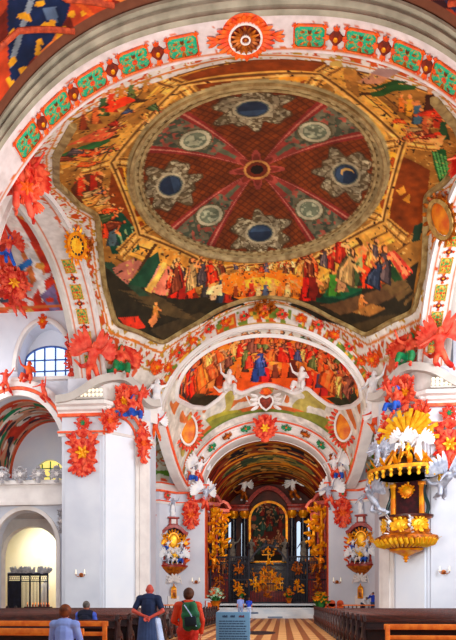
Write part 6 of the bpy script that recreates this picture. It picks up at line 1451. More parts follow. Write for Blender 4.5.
for sx, wd in ((-1,'left'),(1,'right')):
    X = lambda x: x if sx < 0 else -x
    foliage('pier_cartouche', 'large coral leaf cartouche hanging below the architrave of the %s great pier' % wd, 'cartouche', u3((X(-10.1),33.4,9.85)), FR, 1.5, 1.75, CORAL, 3, 18, GOLD)
    foliage('frieze_ornament', 'small coral and green sprig on the frieze of the %s great pier' % wd, 'ornament', u3((X(-10.05),33.27,11.5)), FR, .75, .6, CORALD, 5, 8, GREEN)
    # cluster of coral putti clothes on the oblique face: foliage base
    e = Vector((X(1),1,0)).normalized(); n = Vector((X(.7071),-.7071,0))
    c = Vector((X(-9),33.5,0))+e*1.05+n*.42
    foliage('gable_trophy', 'tall coral leaf trophy filling the curved gable of the %s great pier' % wd, 'ornament', u3((c.x,c.y,12.9)), obl(sx), 1.0, 1.35, CORAL, 11, 14, GOLD)
    c2 = Vector((X(-9),33.5,0))+e*2.35+n*.45
    foliage('scroll_garland', 'coral garland hanging down the scroll edge of the %s great pier' % wd, 'ornament', u3((c2.x,c2.y,10.7)), obl(sx), .75, 2.0, CORAL, 17, 16, ORANGE)
    c3 = Vector((X(-9),33.5,0))+e*.15+n*.45
    foliage('corner_garland', 'coral garland on the corner of the %s great pier below the cornice' % wd, 'ornament', u3((c3.x,c3.y,11.6)), obl(sx), 1.1, .8, CORAL, 19, 12, ORANGE)
    # chancel piers
    for k, (x, y, rot, nm) in enumerate([(-8.6,41.55,FR,'outer'),(-7.0,42.25,frame((X(.62),.78,0) if sx<0 else (.62,-.78,0),(X(.78),-.62,0)),'middle'),(-5.35,42.85,FR,'inner')]):
        if nm == 'middle':
            foliage('frieze_ornament', 'small green sprig on the frieze above the %s side altar' % wd, 'ornament', u3((X(x),y-.1,8.9)), rot, .5, .4, CORALD, 7, 7, GREEN); continue
        foliage('chancel_cartouche', 'coral leaf cartouche under the cornice on the %s side of the %s side altar' % (nm, wd), 'cartouche', u3((X(x),y,7.6)), rot, 1.35 if nm=='outer' else 1.15, 1.35, CORAL, 23+k, 16, ORANGE)
        foliage('frieze_ornament', 'coral sprig on the frieze on the %s side above the %s side altar' % (nm, wd), 'ornament', u3((X(x),y-.12,8.9)), FR, .55, .4, CORALD, 7, 7, GREEN)
    # oval medallions on the chancel arch spandrels
    t = thing('oval_medallion', 'orange oval medallion in a coral leaf frame above the %s chancel pier' % wd, 'medallion', u3((X(-5.25),40.75,13.1)), frame((1,X(-.35)*-1,0),(X(.35),-1,-.1)))
    mb = MB(); mb.ell((0,0,.05),(.62,1.1,.12),None,24,8); mb.build('medallion', mat('orange_medallion',(244,150,24),(214,90,20),.5,scale=1.5), t)
    mb = MB(); mb.sweep([(.7*math.cos(a),1.2*math.sin(a),.08) for a in np.linspace(0,2*PI,33)[:-1]], [(-.08,.07),(.1,.08),(.1,-.08),(-.08,-.07)], (0,0,1), True)
    mb.build('frame', STUCCO, t); mb = MB()
    for k in range(26):
        a = 2*PI*k/26; mb.leaf((.8*math.cos(a),1.3*math.sin(a),.05),(math.cos(a),math.sin(a),.2),(0,0,1),.5,.26,.4,.08)
    mb.build('leaf_border', CORAL, t)
    # sprays of flowers on the vault spandrel above the pier
    for k, (px, py, dz) in enumerate([(-8.7,34.3,0),(-7.6,35.2,0),(-6.5,36.3,0)]):
        z = float(zc(np.array(px),np.array(py)))-.15; nrm = Vector((X(.5),-.5,-.6))
        foliage('vault_spray', '%s spray of coral stucco leaves from the outside on the %s vault corner' % (ORD[k], wd), 'ornament', u3((X(px),py,z)), frame((1,X(-1)*-1,0),nrm), .9, .6, ORANGE if k != 1 else CORAL, 31+k, 9, GOLD, 'leaf sprays on the vault corners')
# chancel arch keystone cartouche and lunette shield
t = foliage('keystone_cartouche', 'big coral cartouche with winged shield at the crown of the chancel arch', 'cartouche', u3((-.05,42.4,13.55)), frame((1,0,0),(0,-1,-.15)), 1.4, 1.15, CORAL, 41, 18, GOLDB)
t = thing('heart_shield', 'red heart-shaped shield in white scrolls below the lunette picture', 'shield', u3((.05,41.0,15.0)), frame((1,0,0),(0,-.8,-.6)))
mb = MB(); hp = [(0,-.62),(.3,-.4),(.52,-.05),(.5,.25),(.28,.42),(0,.3),(-.28,.42),(-.5,.25),(-.52,-.05),(-.3,-.4)]
mb.strip([[(x,y,0) for x,y in hp],[(x,y,.12) for x,y in hp],[(x*.6,y*.6,.2) for x,y in hp]], True, True); mb.build('shield', BROWNB, t)
mb = MB(); mb.sweep([(x*1.12,y*1.12,.08) for x,y in hp], [(-.07,.08),(.09,.08),(.09,-.08),(-.07,-.08)], (0,0,1), True)
for sx in (-1,1):
    mb.tube([(sx*(.7+.9*j/12), .5-.75*math.sin(j/12*PI), .1) for j in range(13)], [.12*(1-.5*j/12) for j in range(13)], 8)
    for k in range(4): mb.leaf((sx*.6,.4-.25*k,.05),(sx,.5-.3*k,.2),(0,0,1),.7,.3,.5,.08)
mb.build('white_scroll', STUCCO, t)
mb = MB()
for k in range(9): mb.leaf((0,.6,.05),(math.cos(PI*k/8),.3+math.sin(PI*k/8),.1),(0,0,1),.55,.2,.3,.06)
mb.build('fan_shell', ORANGE, t)
# ornaments along the arch over the lunette picture
for k in range(15):
    a = PI*(.13+.74*k/14); x, y, z = [float(v) for v in S_loft(np.array(a), np.array(0.))]
    dx, dz = .75*math.cos(a), .75*math.sin(a)
    foliage('arch_flower', '%s leaf flower from the right on the arch above the lunette picture' % ORD[k], 'ornament', u3((x+dx*.8, 36.84, z+dz)), frame((-math.sin(a),0,math.cos(a)),(0,-1,0)) , .62, .36, ORANGE if k%2 else CORAL, 51+k%3, 6, GOLD if k%2 else GREEN, 'leaf flowers on the arch above the lunette picture', depth=.1)
foliage('vault_crest', 'fan-shaped gilt crest with red flower at the top of the lunette arch', 'ornament', u3((.1,36.8,19.3)), frame((1,0,0),(0,-1,-.3)), 1.5, .55, GOLDD, 61, 12, CORAL)
# outer border of the choir arch: green gilt cartouches
for k in range(9):
    a = PI*(.14+.72*k/8)
    if k == 4: continue
    foliage('choir_arch_leaf', '%s green leaf ornament from the right round the choir arch' % ORD[k if k < 4 else k-1], 'ornament', u3((5.12*math.cos(a),42.75,9.6+4.2*math.sin(a))), frame((-math.sin(a),0,math.cos(a)),(0,-1,0)), .8, .3, GREEN if k%2 else GOLDD, 71+k%2, 6, ORANGE, 'leaf ornaments round the choir arch', depth=.1)

# ================================================================== STATUES AND ANGELS
POSE = {
 'fly': joints(pel=(0,.1,.9), waist=(.02,0,1.08), chest=(.05,-.08,1.27), neck=(.07,-.14,1.43), head=(.1,-.2,1.58), sl=(.25,-.08,1.36), el=(.42,-.2,1.5), hl=(.55,-.3,1.72), sr=(-.13,-.12,1.4), er=(-.34,-.25,1.3), hr=(-.5,-.42,1.22), pl=(.1,.12,.88), kl=(.25,.1,.5), al=(.45,.42,.25), pr=(-.09,.12,.88), kr=(-.12,-.12,.55), ar=(-.05,.3,.28)),
 'sit': joints(pel=(0,.05,.5), waist=(0,.06,.66), chest=(.02,.02,.86), neck=(.03,0,1.02), head=(.05,-.04,1.18), sl=(.2,0,.96), el=(.36,-.06,.75), hl=(.3,-.3,.68), sr=(-.16,0,.98), er=(-.36,-.08,1.1), hr=(-.42,-.2,1.36), pl=(.1,0,.48), kl=(.2,-.4,.46), al=(.16,-.42,.06), pr=(-.1,0,.48), kr=(-.24,-.38,.5), ar=(-.3,-.5,.1)),
 'stand': joints(hl=(.3,-.28,1.1), el=(.3,-.02,1.15), er=(-.32,-.02,1.2), hr=(-.2,-.28,1.28), head=(.02,-.04,1.63)),
 'raise': joints(el=(.42,-.05,1.5), hl=(.55,-.12,1.8), er=(-.36,0,1.2), hr=(-.42,-.22,1.0), head=(.04,-.03,1.63), kl=(.14,-.12,.5)),
 'kneel': joints(pel=(0,.1,.55), waist=(0,.08,.7), chest=(0,0,.9), neck=(0,-.05,1.06), head=(0,-.1,1.21), sl=(.18,-.02,1.0), el=(.24,-.2,.82), hl=(.06,-.38,.95), sr=(-.18,-.02,1.0), er=(-.24,-.2,.82), hr=(-.06,-.38,.95), pl=(.1,.08,.54), kl=(.12,-.22,.12), al=(.12,.28,.08), pr=(-.1,.08,.54), kr=(-.12,-.22,.12), ar=(-.12,.28,.08)),
}
def drape_prims(J, kind):
    P = [('c', J['pel'], J['waist'], .19, .165), ('c', J['waist'], J['chest']*.7+J['waist']*.3, .165, .17)]
    if kind in ('stand','raise'):
        for k in range(9):
            a = 2*PI*k/9; P.append(('c', J['pel']+V(.1*math.cos(a),.1*math.sin(a),0), V(.2*math.cos(a),.17*math.sin(a),.06), .09, .07))
        P.append(('c', J['sl'], J['pel']+V(-.1,-.08,0), .08, .09)); P.append(('c', J['pel']+V(-.12,-.1,.05), V(-.22,-.14,.5), .09, .06))
    else:
        for s in 'lr':
            P.append(('c', J['p'+s], J['k'+s], .12, .1)); P.append(('c', J['k'+s], J['k'+s]*.45+J['a'+s]*.55, .1, .11))
        P.append(('c', J['pel'], J['pel']+V(-.35,.3,-.12), .13, .08)); P.append(('c', J['pel']+V(-.35,.3,-.12), J['pel']+V(-.62,.34,.1), .08, .04))
        P.append(('c', J['sl'], J['pel']+V(-.1,-.05,.02), .07, .08))
    return P
def wings(t, J, m, key):
    for sx in (-1,1):
        mb = MB(); b = J['chest']+V(.08*sx,.14,.05)
        for k in range(8):
            a = 1.25-.24*k; L = .95-.06*k
            mb.leaf(b+V(sx*.04*k,.02*k,.02), (sx*math.cos(a), .35, math.sin(a)), (0,-1,.1), L, .26, .25, .03)
        mb.tube([b, b+V(sx*.22,.08,.3), b+V(sx*.34,.14,.62)], [.06,.055,.03], 6)
        mb.build('wing', m, t)
def statue(kind, label, cat, loc, rot, sc, body=CORAL, drape=CORALD, wing=None, name='stucco_angel', group=None, hair=None, tilt=0):
    J = POSE[kind]
    t = thing(name, label, cat, loc, Euler((tilt,0,rot)), group, sc)
    P = body_prims(J); f = (J['head']-J['neck']).normalized()
    P.append(('e', J['head']+V(0,-.1,-.01), (.018,.025,.03)))
    P = [(p[:3]+(p[3]*1.22,p[4]*1.22)+p[5:]) if p[0] == 'c' else p for p in P]
    b = blob('body', P, .028, body, t, key='st_body_'+kind, smooth=3)
    blob('drapery', drape_prims(J, kind), .035, drape, t, key='st_drape_'+kind, smooth=3)
    P = [('e', J['head']+V(0,.025,.03), (.095,.1,.11))]+[('e', J['head']+V(.09*math.cos(a),.05+.03*math.sin(a),-.02+.05*math.sin(a*2)), (.045,.05,.05)) for a in np.linspace(0,PI,7)]
    blob('hair', P, .025, hair or drape, t, key='st_hair_'+kind, smooth=2)
    if wing: wings(t, J, wing, kind)
    return t
# --- great pier tops
for sx, wd in ((-1,'left'),(1,'right')):
    X = lambda x: x if sx < 0 else -x
    statue('fly', 'coral stucco angel with spread wings lying on the cornice slope of the %s great pier' % wd, 'angel', u3((X(-9.55),33.05,13.35)), X(-.7)*-1+.3*sx, 1.75, CORALD, CORAL, CORALD, tilt=.35)
    statue('sit', 'coral angel in green drapery seated on the vault corner above the %s great pier' % wd, 'angel', u3((X(-8.15),34.05,14.15)), X(-.5)*-1, 1.9, CORAL, GREEN, CORAL)
    e = Vector((X(1),1,0)).normalized(); n = Vector((X(.7071),-.7071,0)); A0 = Vector((X(-9),33.5,0))
    q = A0+e*1.35+n*.95
    statue('sit', 'coral putto with blue drapery perched under the curved gable of the %s great pier' % wd, 'angel', u3((q.x,q.y,11.55)), X(-.75)*-1, 1.55, CORAL, BLUE, None, 'stucco_putto')
    q = A0+e*2.0+n*.7
    statue('fly', 'coral flying putto at the scroll edge of the %s great pier' % wd, 'angel', u3((q.x,q.y,12.2)), X(-.75)*-1, 1.1, CORALD, CORAL, CORALD, 'stucco_putto')
    # white statue on the end of the scroll
    statue('raise', 'bright white marble figure at the %s foot of the lunette arch' % wd, 'statue', u3((X(-6.55),36.6,12.6)), X(-.5)*-1, 1.75, WHITE, WHITE, None, 'marble_statue')
    statue('fly', 'small coral angel clinging below the white figure beside the %s great pier' % wd, 'angel', u3((X(-6.6),36.4,11.2)), X(-.5)*-1, 1.2, CORALD, ORANGE, WHITE, 'stucco_putto')
    # white putti flanking the lunette shield
    statue('sit', 'white stucco putto reclining on the %s scroll below the lunette picture' % wd, 'angel', u3((X(-2.35),39.3,14.75)), X(-.3)*-1, 1.7, STUCCO, STUCCO, None, 'stucco_putto')
    # angel clusters at the choir arch foot
    statue('fly', 'upper coral angel with white wings at the %s foot of the choir arch' % wd, 'angel', u3((X(-4.75),42.5,9.6)), X(-.5)*-1, 1.35, WHITE, CORAL, WHITE)
    statue('sit', 'angel in blue drapery seated on the cornice at the %s foot of the choir arch' % wd, 'angel', u3((X(-5.2),42.6,9.72)), X(-.3)*-1, 1.25, STUCCO, BLUE, WHITE)
    statue('fly', 'lower white angel in red drapery hanging below the %s foot of the choir arch' % wd, 'angel', u3((X(-4.35),42.6,7.6)), X(-.6)*-1, 1.45, SILVER, CORAL, WHITE)
    if 0: statue('raise', 'gilded angel on the choir pilaster at the %s side of the high altar' % wd, 'angel', u3((X(-4.15),44.8,6.4)), X(-.5)*-1, 1.3, GOLD, GOLDD, GOLD, 'gilded_angel')
# left side details
statue('fly', 'coral angel with long trumpet arms hanging at the left springing of the front arch', 'angel', u3((-8.15,20.75,15.15)), .6, 1.55, CORAL, CORALD, CORAL)
foliage('springing_garland', 'coral leaf garland at the left springing of the front arch', 'ornament', u3((-7.95,20.9,16.35)), frame((1,-.4,0),(.3,-.7,-.6)), .9, 1.1, CORAL, 83, 12, ORANGE)
statue('fly', 'coral angel at the right end of the front arch beside the side arch', 'angel', u3((8.6,24.6,17.4)), -.6, 1.5, CORAL, GREEN, CORAL)
# gilded clock at the crown of the left side arch
for sx, wd in ((-1,'left'),):
    p0 = u3((-9.0 if sx < 0 else 8.6, 28.9, 18.95))
    t = thing('gilded_clock', 'round gilded clock with black face at the crown of the %s side arch' % wd, 'clock', p0, frame((0,1,0),(-sx,-.55,-.35)) if sx<0 else frame((0,-1,0),(-1,-.55,-.35)))
    mb = MB(); mb.lathe([(.02,0),(.6,0),(.6,.12),(.5,.14),(.02,.14)], 32); mb.build('clock_face', BLACKM, t)
    mb = MB(); mb.sweep([(.62*math.cos(a),.62*math.sin(a),.1) for a in np.linspace(0,2*PI,33)[:-1]], [(-.1,.08),(.12,.1),(.12,-.1),(-.1,-.08)], (0,0,1), True)
    for k in range(20): a = k*PI/10; mb.leaf((.7*math.cos(a),.7*math.sin(a),.06),(math.cos(a)+rnd.uniform(-.5,.5),math.sin(a)+rnd.uniform(-.5,.5),.1),(0,0,1),rnd.uniform(.15,.4),.2,.5,.08)
    mb.build('frame', GOLD, t)
    mb = MB()
    for k in range(12): a = k*PI/6; mb.box(.36,.5,-.03,.03,.14,.17, Matrix.Rotation(a,4,'Z'))
    mb.lathe([(.34,.13),(.4,.13),(.4,.15),(.34,.15)], 24); mb.build('hour_marks', GOLDB, t)
    mb = MB(); mb.box(-.04,.38,-.025,.025,.17,.19, Matrix.Rotation(2.0,4,'Z')); mb.box(-.04,.26,-.03,.03,.19,.21, Matrix.Rotation(.6,4,'Z')); mb.build('clock_hands', GOLDB, t)
    foliage('clock_garland', 'gilt leaf garland on the vault border beside the %s clock' % wd, 'ornament', u3((-8.75*(-sx) if sx>0 else -8.75, 29.6, 19.25)), frame((0,1,0),(-sx,-.3,-.8)), .9, .7, GOLDD, 87, 10, CORAL)
# banks of white lamps on the cornices
def lamp_bank(label, loc, R, nx, nz, r=.13, dx=.27, dz=.3):
    t = thing('lamp_bank', label, 'lamp', loc, R)
    mb = MB(); mb.bbox(-nx*dx/2-.05, nx*dx/2+.05, -.06, .12, 0, .1, .02)
    for k in range(nz): mb.bbox(-nx*dx/2, nx*dx/2, .02, .1, .1+dz*k, .16+dz*k, .015)
    mb.build('rack', MOULD, t)
    for j in range(nz):
        for i in range(nx):
            mb = MB(); mb.lathe([(.02,-.02),(r*.55,0),(r,.1),(r*.95,.16),(r*.5,.22),(.02,.23)], 12, T=Matrix.Translation(((i-(nx-1)/2)*dx, .0, .16+dz*j)) @ Matrix.Rotation(-.2,4,'X')); mb.build('lamp', BULB, t)
t = thing('oval_cartouche', 'gilt oval cartouche with orange field at the crown of the right side arch', 'cartouche', u3((8.45,28.4,18.95)), frame((0,-1,0),(-1,-.55,-.5)))
mb = MB(); mb.ell((0,0,.05),(.55,.9,.1),None,24,8); mb.build('field', MATS['orange_medallion'], t)
mb = MB(); mb.sweep([(.66*math.cos(a),1.02*math.sin(a),.08) for a in np.linspace(0,2*PI,33)[:-1]], [(-.1,.07),(.12,.1),(.12,-.1),(-.1,-.07)], (0,0,1), True); mb.build('frame', mat('dull_gilt_stone',(196,160,90),(150,110,50),.55,scale=3), t)
mb = MB()
for k in range(16): a = 2*PI*k/16; mb.leaf((.74*math.cos(a),1.1*math.sin(a),.05),(math.cos(a),math.sin(a),.2),(0,0,1),.4,.24,.4,.07)
mb.sweep([(.8*math.cos(a),1.16*math.sin(a),.05) for a in np.linspace(0,2*PI,33)[:-1]], [(-.04,.05),(.05,.05),(.05,-.05),(-.04,-.05)], (0,0,1), True)
mb.build('leaf_border', GOLDD, t)
lamp_bank('two rows of white round lamps standing on the left great pier cornice', u3((-9.6,32.88,12.76)), 0, 7, 2)
lamp_bank('row of tall white lamps standing on the right great pier cornice', u3((9.7,32.88,12.76)), 0, 6, 2)
lamp_bank('slanting rows of white lamps beside the left side arch clock', u3((-9.05,28.0,19.3)), Euler((-.5,0,1.2)), 4, 3, .1, .22, .24)
# putti of the left aisle arch
statue('sit', 'orange putto seated in front of the arched aisle window', 'angel', u3((-14.15,35.3,14.45)), .2, 1.4, ORANGE, CORAL, None, 'stucco_putto')
statue('fly', 'coral putto lying on the left slope of the aisle arch', 'angel', u3((-15.6,35.2,13.9)), .4, 1.1, CORALD, CORAL, None, 'stucco_putto')
statue('fly', 'coral putto sliding on the right slope of the aisle arch', 'angel', u3((-13.2,35.2,13.3)), -.4, 1.0, CORALD, CORAL, None, 'stucco_putto')
foliage('window_keystone', 'orange leaf keystone above the arched aisle window', 'ornament', u3((-13.4,35.7,18.5)), FR, .5, .6, ORANGE, 91, 8, GOLD)
foliage('window_garland', 'coral garland on the wall right of the arched aisle window', 'ornament', u3((-11.6,35.7,16.4)), FR, .6, 2.2, CORALD, 93, 14, ORANGE)
foliage('bay_vault_cluster', 'coral leaf cluster on the aisle vault above the arched window', 'ornament', u3((-14.2,33.5,19.9)), frame((1,0,0),(.1,-.5,-.85)), 1.6, 1.2, CORAL, 95, 14, GOLD)
statue('fly', 'coral angel in blue drapery floating under the aisle vault', 'angel', u3((-13.2,30.5,18.9)), .5, 1.1, CORAL, BLUE, CORALD, tilt=.3)
statue('fly', 'coral angel floating under the aisle vault above the window arch', 'angel', u3((-14.6,34.6,18.3)), .2, 1.3, CORAL, CORALD, CORAL)
# gallery crest
r = random.Random(4)
for k in range(5):
    x = -17.0+1.15*k
    foliage('gallery_crest', '%s white carved crest from the left on the aisle gallery parapet' % ORD[k], 'ornament', u3((x,35.4,9.12)), FR, .85, .62, mat('carved_grey_stucco',(206,200,202),(150,146,150),.7,scale=3), 101+k, 12, STUCCO, 'carved crests on the gallery parapet', depth=.14)
foliage('gallery_garland', 'white carved garland beside the aisle doorway arch', 'ornament', u3((-12.25,35.7,6.3)), FR, .4, 1.2, MATS['carved_grey_stucco'], 107, 10, STUCCO)
# ================================================================== FURNITURE
def atp(px, py, Y):
    a = (px-228)/603.; b = (600-py)/603.; CA, SA = math.cos(YAW), math.sin(YAW)
    r = (CA*a-SA, SA*a+CA, b); t = Y/r[1]; return Vector((1.44+r[0]*t, Y, 1.5+r[2]*t))
def pew_proto(length, name, label, group):
    t = thing(name, label, 'pew', group=group)
    mb = MB(); mb.bbox(.04, length-.04, -.2, .2, .42, .46, .01); mb.build('seat', DKWOOD, t)
    mb = MB(); mb.bbox(.04, length-.04, -.29, -.25, .12, .93, .008); mb.build('backrest', DKWOOD, t)
    mb = MB(); mb.bbox(.02, length-.02, -.32, -.23, .945, .985, .012); mb.build('top_rail', PEWTOP, t)
    mb = MB(); mb.bbox(.05, length-.05, -.5, -.29, .76, .79, .008); mb.build('book_shelf', DKWOOD, t)
    mb = MB(); mb.bbox(.05, length-.05, -.62, -.44, .1, .16, .01); mb.build('kneeler', DKWOOD, t)
    prof = [(-.36,0),(.26,0),(.26,.08),(.2,.14),(.24,.3),(.3,.42),(.3,.52),(.22,.6),(.1,.66),(.0,.74),(-.02,.86),(.04,.96),(.02,1.06),(-.08,1.12),(-.2,1.12),(-.3,1.06),(-.34,.96),(-.3,.84),(-.34,.7),(-.4,.5),(-.38,.3),(-.32,.14),(-.36,.08)]
    for x0 in (-.02, length-.06):
        mb = MB(); n = len(prof)
        def ring(x, k): 
            cx, cz = -.08, .55
            return [(x, cx+(a-cx)*k, cz+(b-cz)*(k*.5+.5)) for a, b in prof]
        mb.strip([ring(x0,.9), ring(x0+.015,1), ring(x0+.065,1), ring(x0+.08,.9)], True, True)
        e = mb.build('end_panel', DKWOOD, t)
        mb = MB(); s = -1 if x0 < 1 else 1; xx = x0 if x0 < 1 else x0+.08
        mb.tube([(xx+s*.012,-.16+.1*math.cos(j*.6)*(1-j/14),.98+.1*math.sin(j*.6)*(1-j/14)) for j in range(12)], [.03*(1-j/16) for j in range(12)], 6); mb.build('carved_scroll', PEWTOP, e); mb = MB()
        mb.tube([(xx+s*.01,-.05+.16*math.cos(j*.45)*(1-j/18),.36+.2*math.sin(j*.45)*(1-j/18)) for j in range(15)], [.035*(1-j/20) for j in range(15)], 6)
        mb.build('carved_scroll', PEWTOP, e)
    for x in np.linspace(1.6, length-1.6, 4 if length > 10 else 3):
        mb = MB(); mb.bbox(float(x)-.025, float(x)+.025, -.24, .16, 0, .42, .008); mb.build('support', DKWOOD, t)
    return t
for nm, wd, x0, L in (('church_pew','right',3.45,9.4),('church_pew','left',-2.85-13.6,13.6)):
    pr = None
    for i in range(20):
        y = 15.6+1.24*i
        lab = 'dark carved pew, %s row of the %s block counted from the front bench' % (ORD[i], wd)
        if pr is None: pr = o = pew_proto(L, nm, lab, 'pews in the %s block' % wd)
        else: o = copy_tree(pr); o['label'] = lab
        o.location = (x0, y, 0)
def bench(name, label, x0, x1, y, ztop, ends=(1,1)):
    t = thing(name, label, 'bench', (x0, y, 0)); L = x1-x0
    mb = MB(); mb.bbox(0, L, -.035, .035, ztop-.13, ztop, .012); mb.build('top_rail', LTWOOD, t)
    mb = MB(); mb.bbox(.05, L-.05, -.025, .025, ztop-.36, ztop-.26, .01); mb.build('middle_rail', LTWOOD, t)
    mb = MB(); mb.bbox(0, L, .03, .42, .42, .46, .012); mb.build('seat', LTWOOD, t)
    for x in [0.08, L/2, L-.08]:
        mb = MB(); mb.bbox(x-.05, x+.05, -.05, .05, 0, ztop-.02, .012); mb.build('post', LTWOOD, t)
        mb = MB(); mb.bbox(x-.04, x+.04, .33, .41, 0, .42, .01); mb.build('leg', LTWOOD, t)
p = atp(384,624,14.3); bench('front_bench', 'light orange wooden bench at the right edge in front of the dark pews', p.x, p.x+4.4, 14.3, p.z)
p = atp(108,621,14.2); bench('front_bench', 'longer light orange wooden bench on the left behind the seated woman', p.x-6.5, p.x, 14.2, p.z)
p = atp(84,628.5,12.0); bench('front_bench', 'nearer light orange wooden bench on the left in front of the seated woman', p.x-5.5, p.x, 12.0, p.z)
p = atp(65,640,10.55); t = thing('stool_bench', 'low wooden seat under the woman in the pale blue shirt', 'bench', (p.x-1.2, 10.45, 0))
mb = MB(); mb.bbox(0, 2.4, -.2, .2, .44, .49, .012); mb.build('seat', LTWOOD, t)
for x in (.15, 2.25):
    mb = MB(); mb.bbox(x-.04, x+.04, -.17, .17, 0, .44, .01); mb.build('leg', LTWOOD, t)

# communion rails in front of the side altars
for sx, wd, xa, xb in ((-1,'left',-10.5,-5.6),(1,'right',5.9,10.6)):
    t = thing('communion_rail', 'orange-topped wooden rail in front of the %s side altar' % wd, 'rail', (xa, 46.6, 0)); L = xb-xa
    mb = MB(); mb.bbox(0, L, -.1, .1, 1.05, 1.15, .02); mb.build('hand_rail', LTWOOD, t)
    mb = MB(); mb.bbox(0, L, -.06, .06, 0, .14, .02); mb.build('plinth', DKWOOD, t)
    for k in range(15):
        mb = MB(); mb.lathe([(.04,.14),(.05,.2),(.035,.3),(.07,.5),(.075,.6),(.04,.82),(.055,.95),(.04,1.06)], 10, c=(.2+(L-.4)*k/14,0,0)); mb.build('baluster', PEWTOP, t)

# ------------------------------------------------------------------ side altars
def side_altar(wd, sx):
    X = lambda x: x if sx < 0 else -x
    R = frame((X(.62),.78,0) if sx < 0 else (.62,-.78,0), (X(.78),-.62,0))
    loc = B(X(-6.62), 42.55, 1.45)
    Z = Matrix(((R.col[0].x, -R.col[2].x, 0),(R.col[0].y, -R.col[2].y, 0),(0,0,1)))   # x along wall, -y outwards, z up
    ang = math.atan2(R.col[0].y, R.col[0].x)*.45
    t = thing('side_altar', 'red and gold side altar with oval gold medallion on the %s chancel pier' % wd, 'altar', loc, ang, None, 1.2)
    A = lambda mb, nm, m, p=t: mb.build(nm, m, p)
    mb = MB(); mb.bbox(-.5,.5,-.25,.1,-1.1,-.95,.02); mb.bbox(-.42,.42,-.2,.1,-.95,.35,.02); A(mb,'pedestal',STUCCO)
    mb = MB(); mb.bbox(-.2,.2,-.3,-.2,.15,.9,.03); mb.lathe([(.2,0),(.16,.08),(.04,.16),(.05,.22),(.02,.3)],12,c=(0,-.25,.9)); tb = A(mb,'tabernacle_plaque',GOLD)
    mb = MB(); mb.bbox(-.12,.12,-.325,-.295,.24,.8,.01); A(mb,'plaque_field',GOLDD,tb)
    mb = MB()
    for s in (-1,1):
        mb.tube([(s*(.25+.35*j/10),-.2,1.45+.35*math.sin(j/10*4)) for j in range(11)],[.07*(1-.5*j/10) for j in range(11)],8)
    for k in range(8): mb.leaf((0,-.2,1.45),(math.cos(PI*k/7),-.1,math.sin(PI*k/7)-.3),(0,-1,0),.5,.22,.4,.06)
    A(mb,'lower_scrolls',STUCCO)
    mb = MB(); mb.lathe([(.05,1.75),(.25,1.85),(.62,2.05),(.95,2.3),(1.02,2.42),(1.0,2.5),(.7,2.52),(.02,2.52)],20,c=(0,0,0),T=Matrix.Diagonal((1,.55,1,1))); A(mb,'bowl',GOLDD)
    mb = MB(); mb.sweep([(1.03*math.cos(a),.57*math.sin(a),2.46) for a in np.linspace(0,2*PI,29)[:-1]],[(-.05,.04),(.06,.05),(.06,-.05),(-.05,-.04)],(0,0,1),True)
    mb.bbox(-.85,.85,-.35,.15,2.52,2.66,.03); A(mb,'red_plinth',REDM)
    mb = MB(); mb.bbox(-.62,.62,-.05,.15,2.6,5.3,.03); A(mb,'back_panel',BLACKM)
    for s in (-1,1):
        mb = MB(); mb.lathe([(.17,2.66),(.17,2.8),(.13,2.86),(.125,4.5),(.15,4.56),(.19,4.7)],14,c=(s*.72,-.12,0)); col = A(mb,'column',REDM)
        mb = MB(); 
        for k in range(8): mb.leaf((s*.72+.1*math.cos(k*PI/4),-.12+.1*math.sin(k*PI/4),4.45),(math.cos(k*PI/4)*.5,math.sin(k*PI/4)*.5,1),(math.cos(k*PI/4),math.sin(k*PI/4),0),.3,.16,.4,.04)
        mb.lathe([(.16,4.44),(.16,4.5),(.1,4.5)],12,c=(s*.72,-.12,0)); A(mb,'capital',GOLD,col)
        mb = MB(); mb.tube([(s*(.85+.18*math.sin(j*.5)),-.1,2.7+.19*j) for j in range(11)],[.1-.004*j for j in range(11)],8)
        for k in range(6): mb.leaf((s*.9,-.15,2.8+.3*k),(s,-.2,.5),(0,-1,0),.32,.18,.4,.05)
        A(mb,'side_scroll',ORANGE)
    mb = MB(); mb.sweep([(-1.0,-.1,4.75),(-.75,-.15,4.85),(-.45,-.2,5.15),(0,-.22,5.3),(.45,-.2,5.15),(.75,-.15,4.85),(1.0,-.1,4.75)],[(-.1,.15),(-.1,-.15),(.1,-.22),(.14,.15)],(0,0,1)); A(mb,'pediment',REDM)
    mb = MB(); mb.bbox(-.4,.4,-.25,.1,5.3,5.42,.02); mb.bbox(-.3,.3,-.2,.1,5.42,5.85,.03); mb.bbox(-.42,.42,-.28,.1,5.85,5.97,.03); A(mb,'attic',REDM)
    mb = MB(); mb.bbox(-.17,.17,-.24,-.19,5.48,5.8,.01); A(mb,'attic_field',STUCCO)
    mb = MB(); mb.ell((0,-.16,4.25),(.33,.07,.48),None,20,10); A(mb,'gold_medallion',GOLDB)
    mb = MB(); mb.sweep([(.4*math.cos(a),-.13,4.25+.56*math.sin(a)) for a in np.linspace(0,2*PI,29)[:-1]],[(-.05,.05),(.06,.05),(.06,-.05),(-.05,-.05)],(0,-1,0),True)
    for k in range(18): a = 2*PI*k/18; mb.leaf((.44*math.cos(a),-.13,4.25+.6*math.sin(a)),(math.cos(a),-.2,math.sin(a)),(0,-1,0),.26,.14,.4,.04)
    A(mb,'medallion_frame',GOLD)
    mb = MB()
    for k in range(14): mb.leaf((rnd.uniform(-.4,.4),-.25,3.5+rnd.uniform(-.15,.15)),(rnd.uniform(-1,1),-.3,rnd.uniform(-.2,1)),(0,-1,0),.35,.2,.5,.05)
    mb.bbox(-.5,.5,-.3,-.05,3.35,3.5,.03); A(mb,'white_cloud',STUCCO)
    ca, sa = math.cos(ang), math.sin(ang)
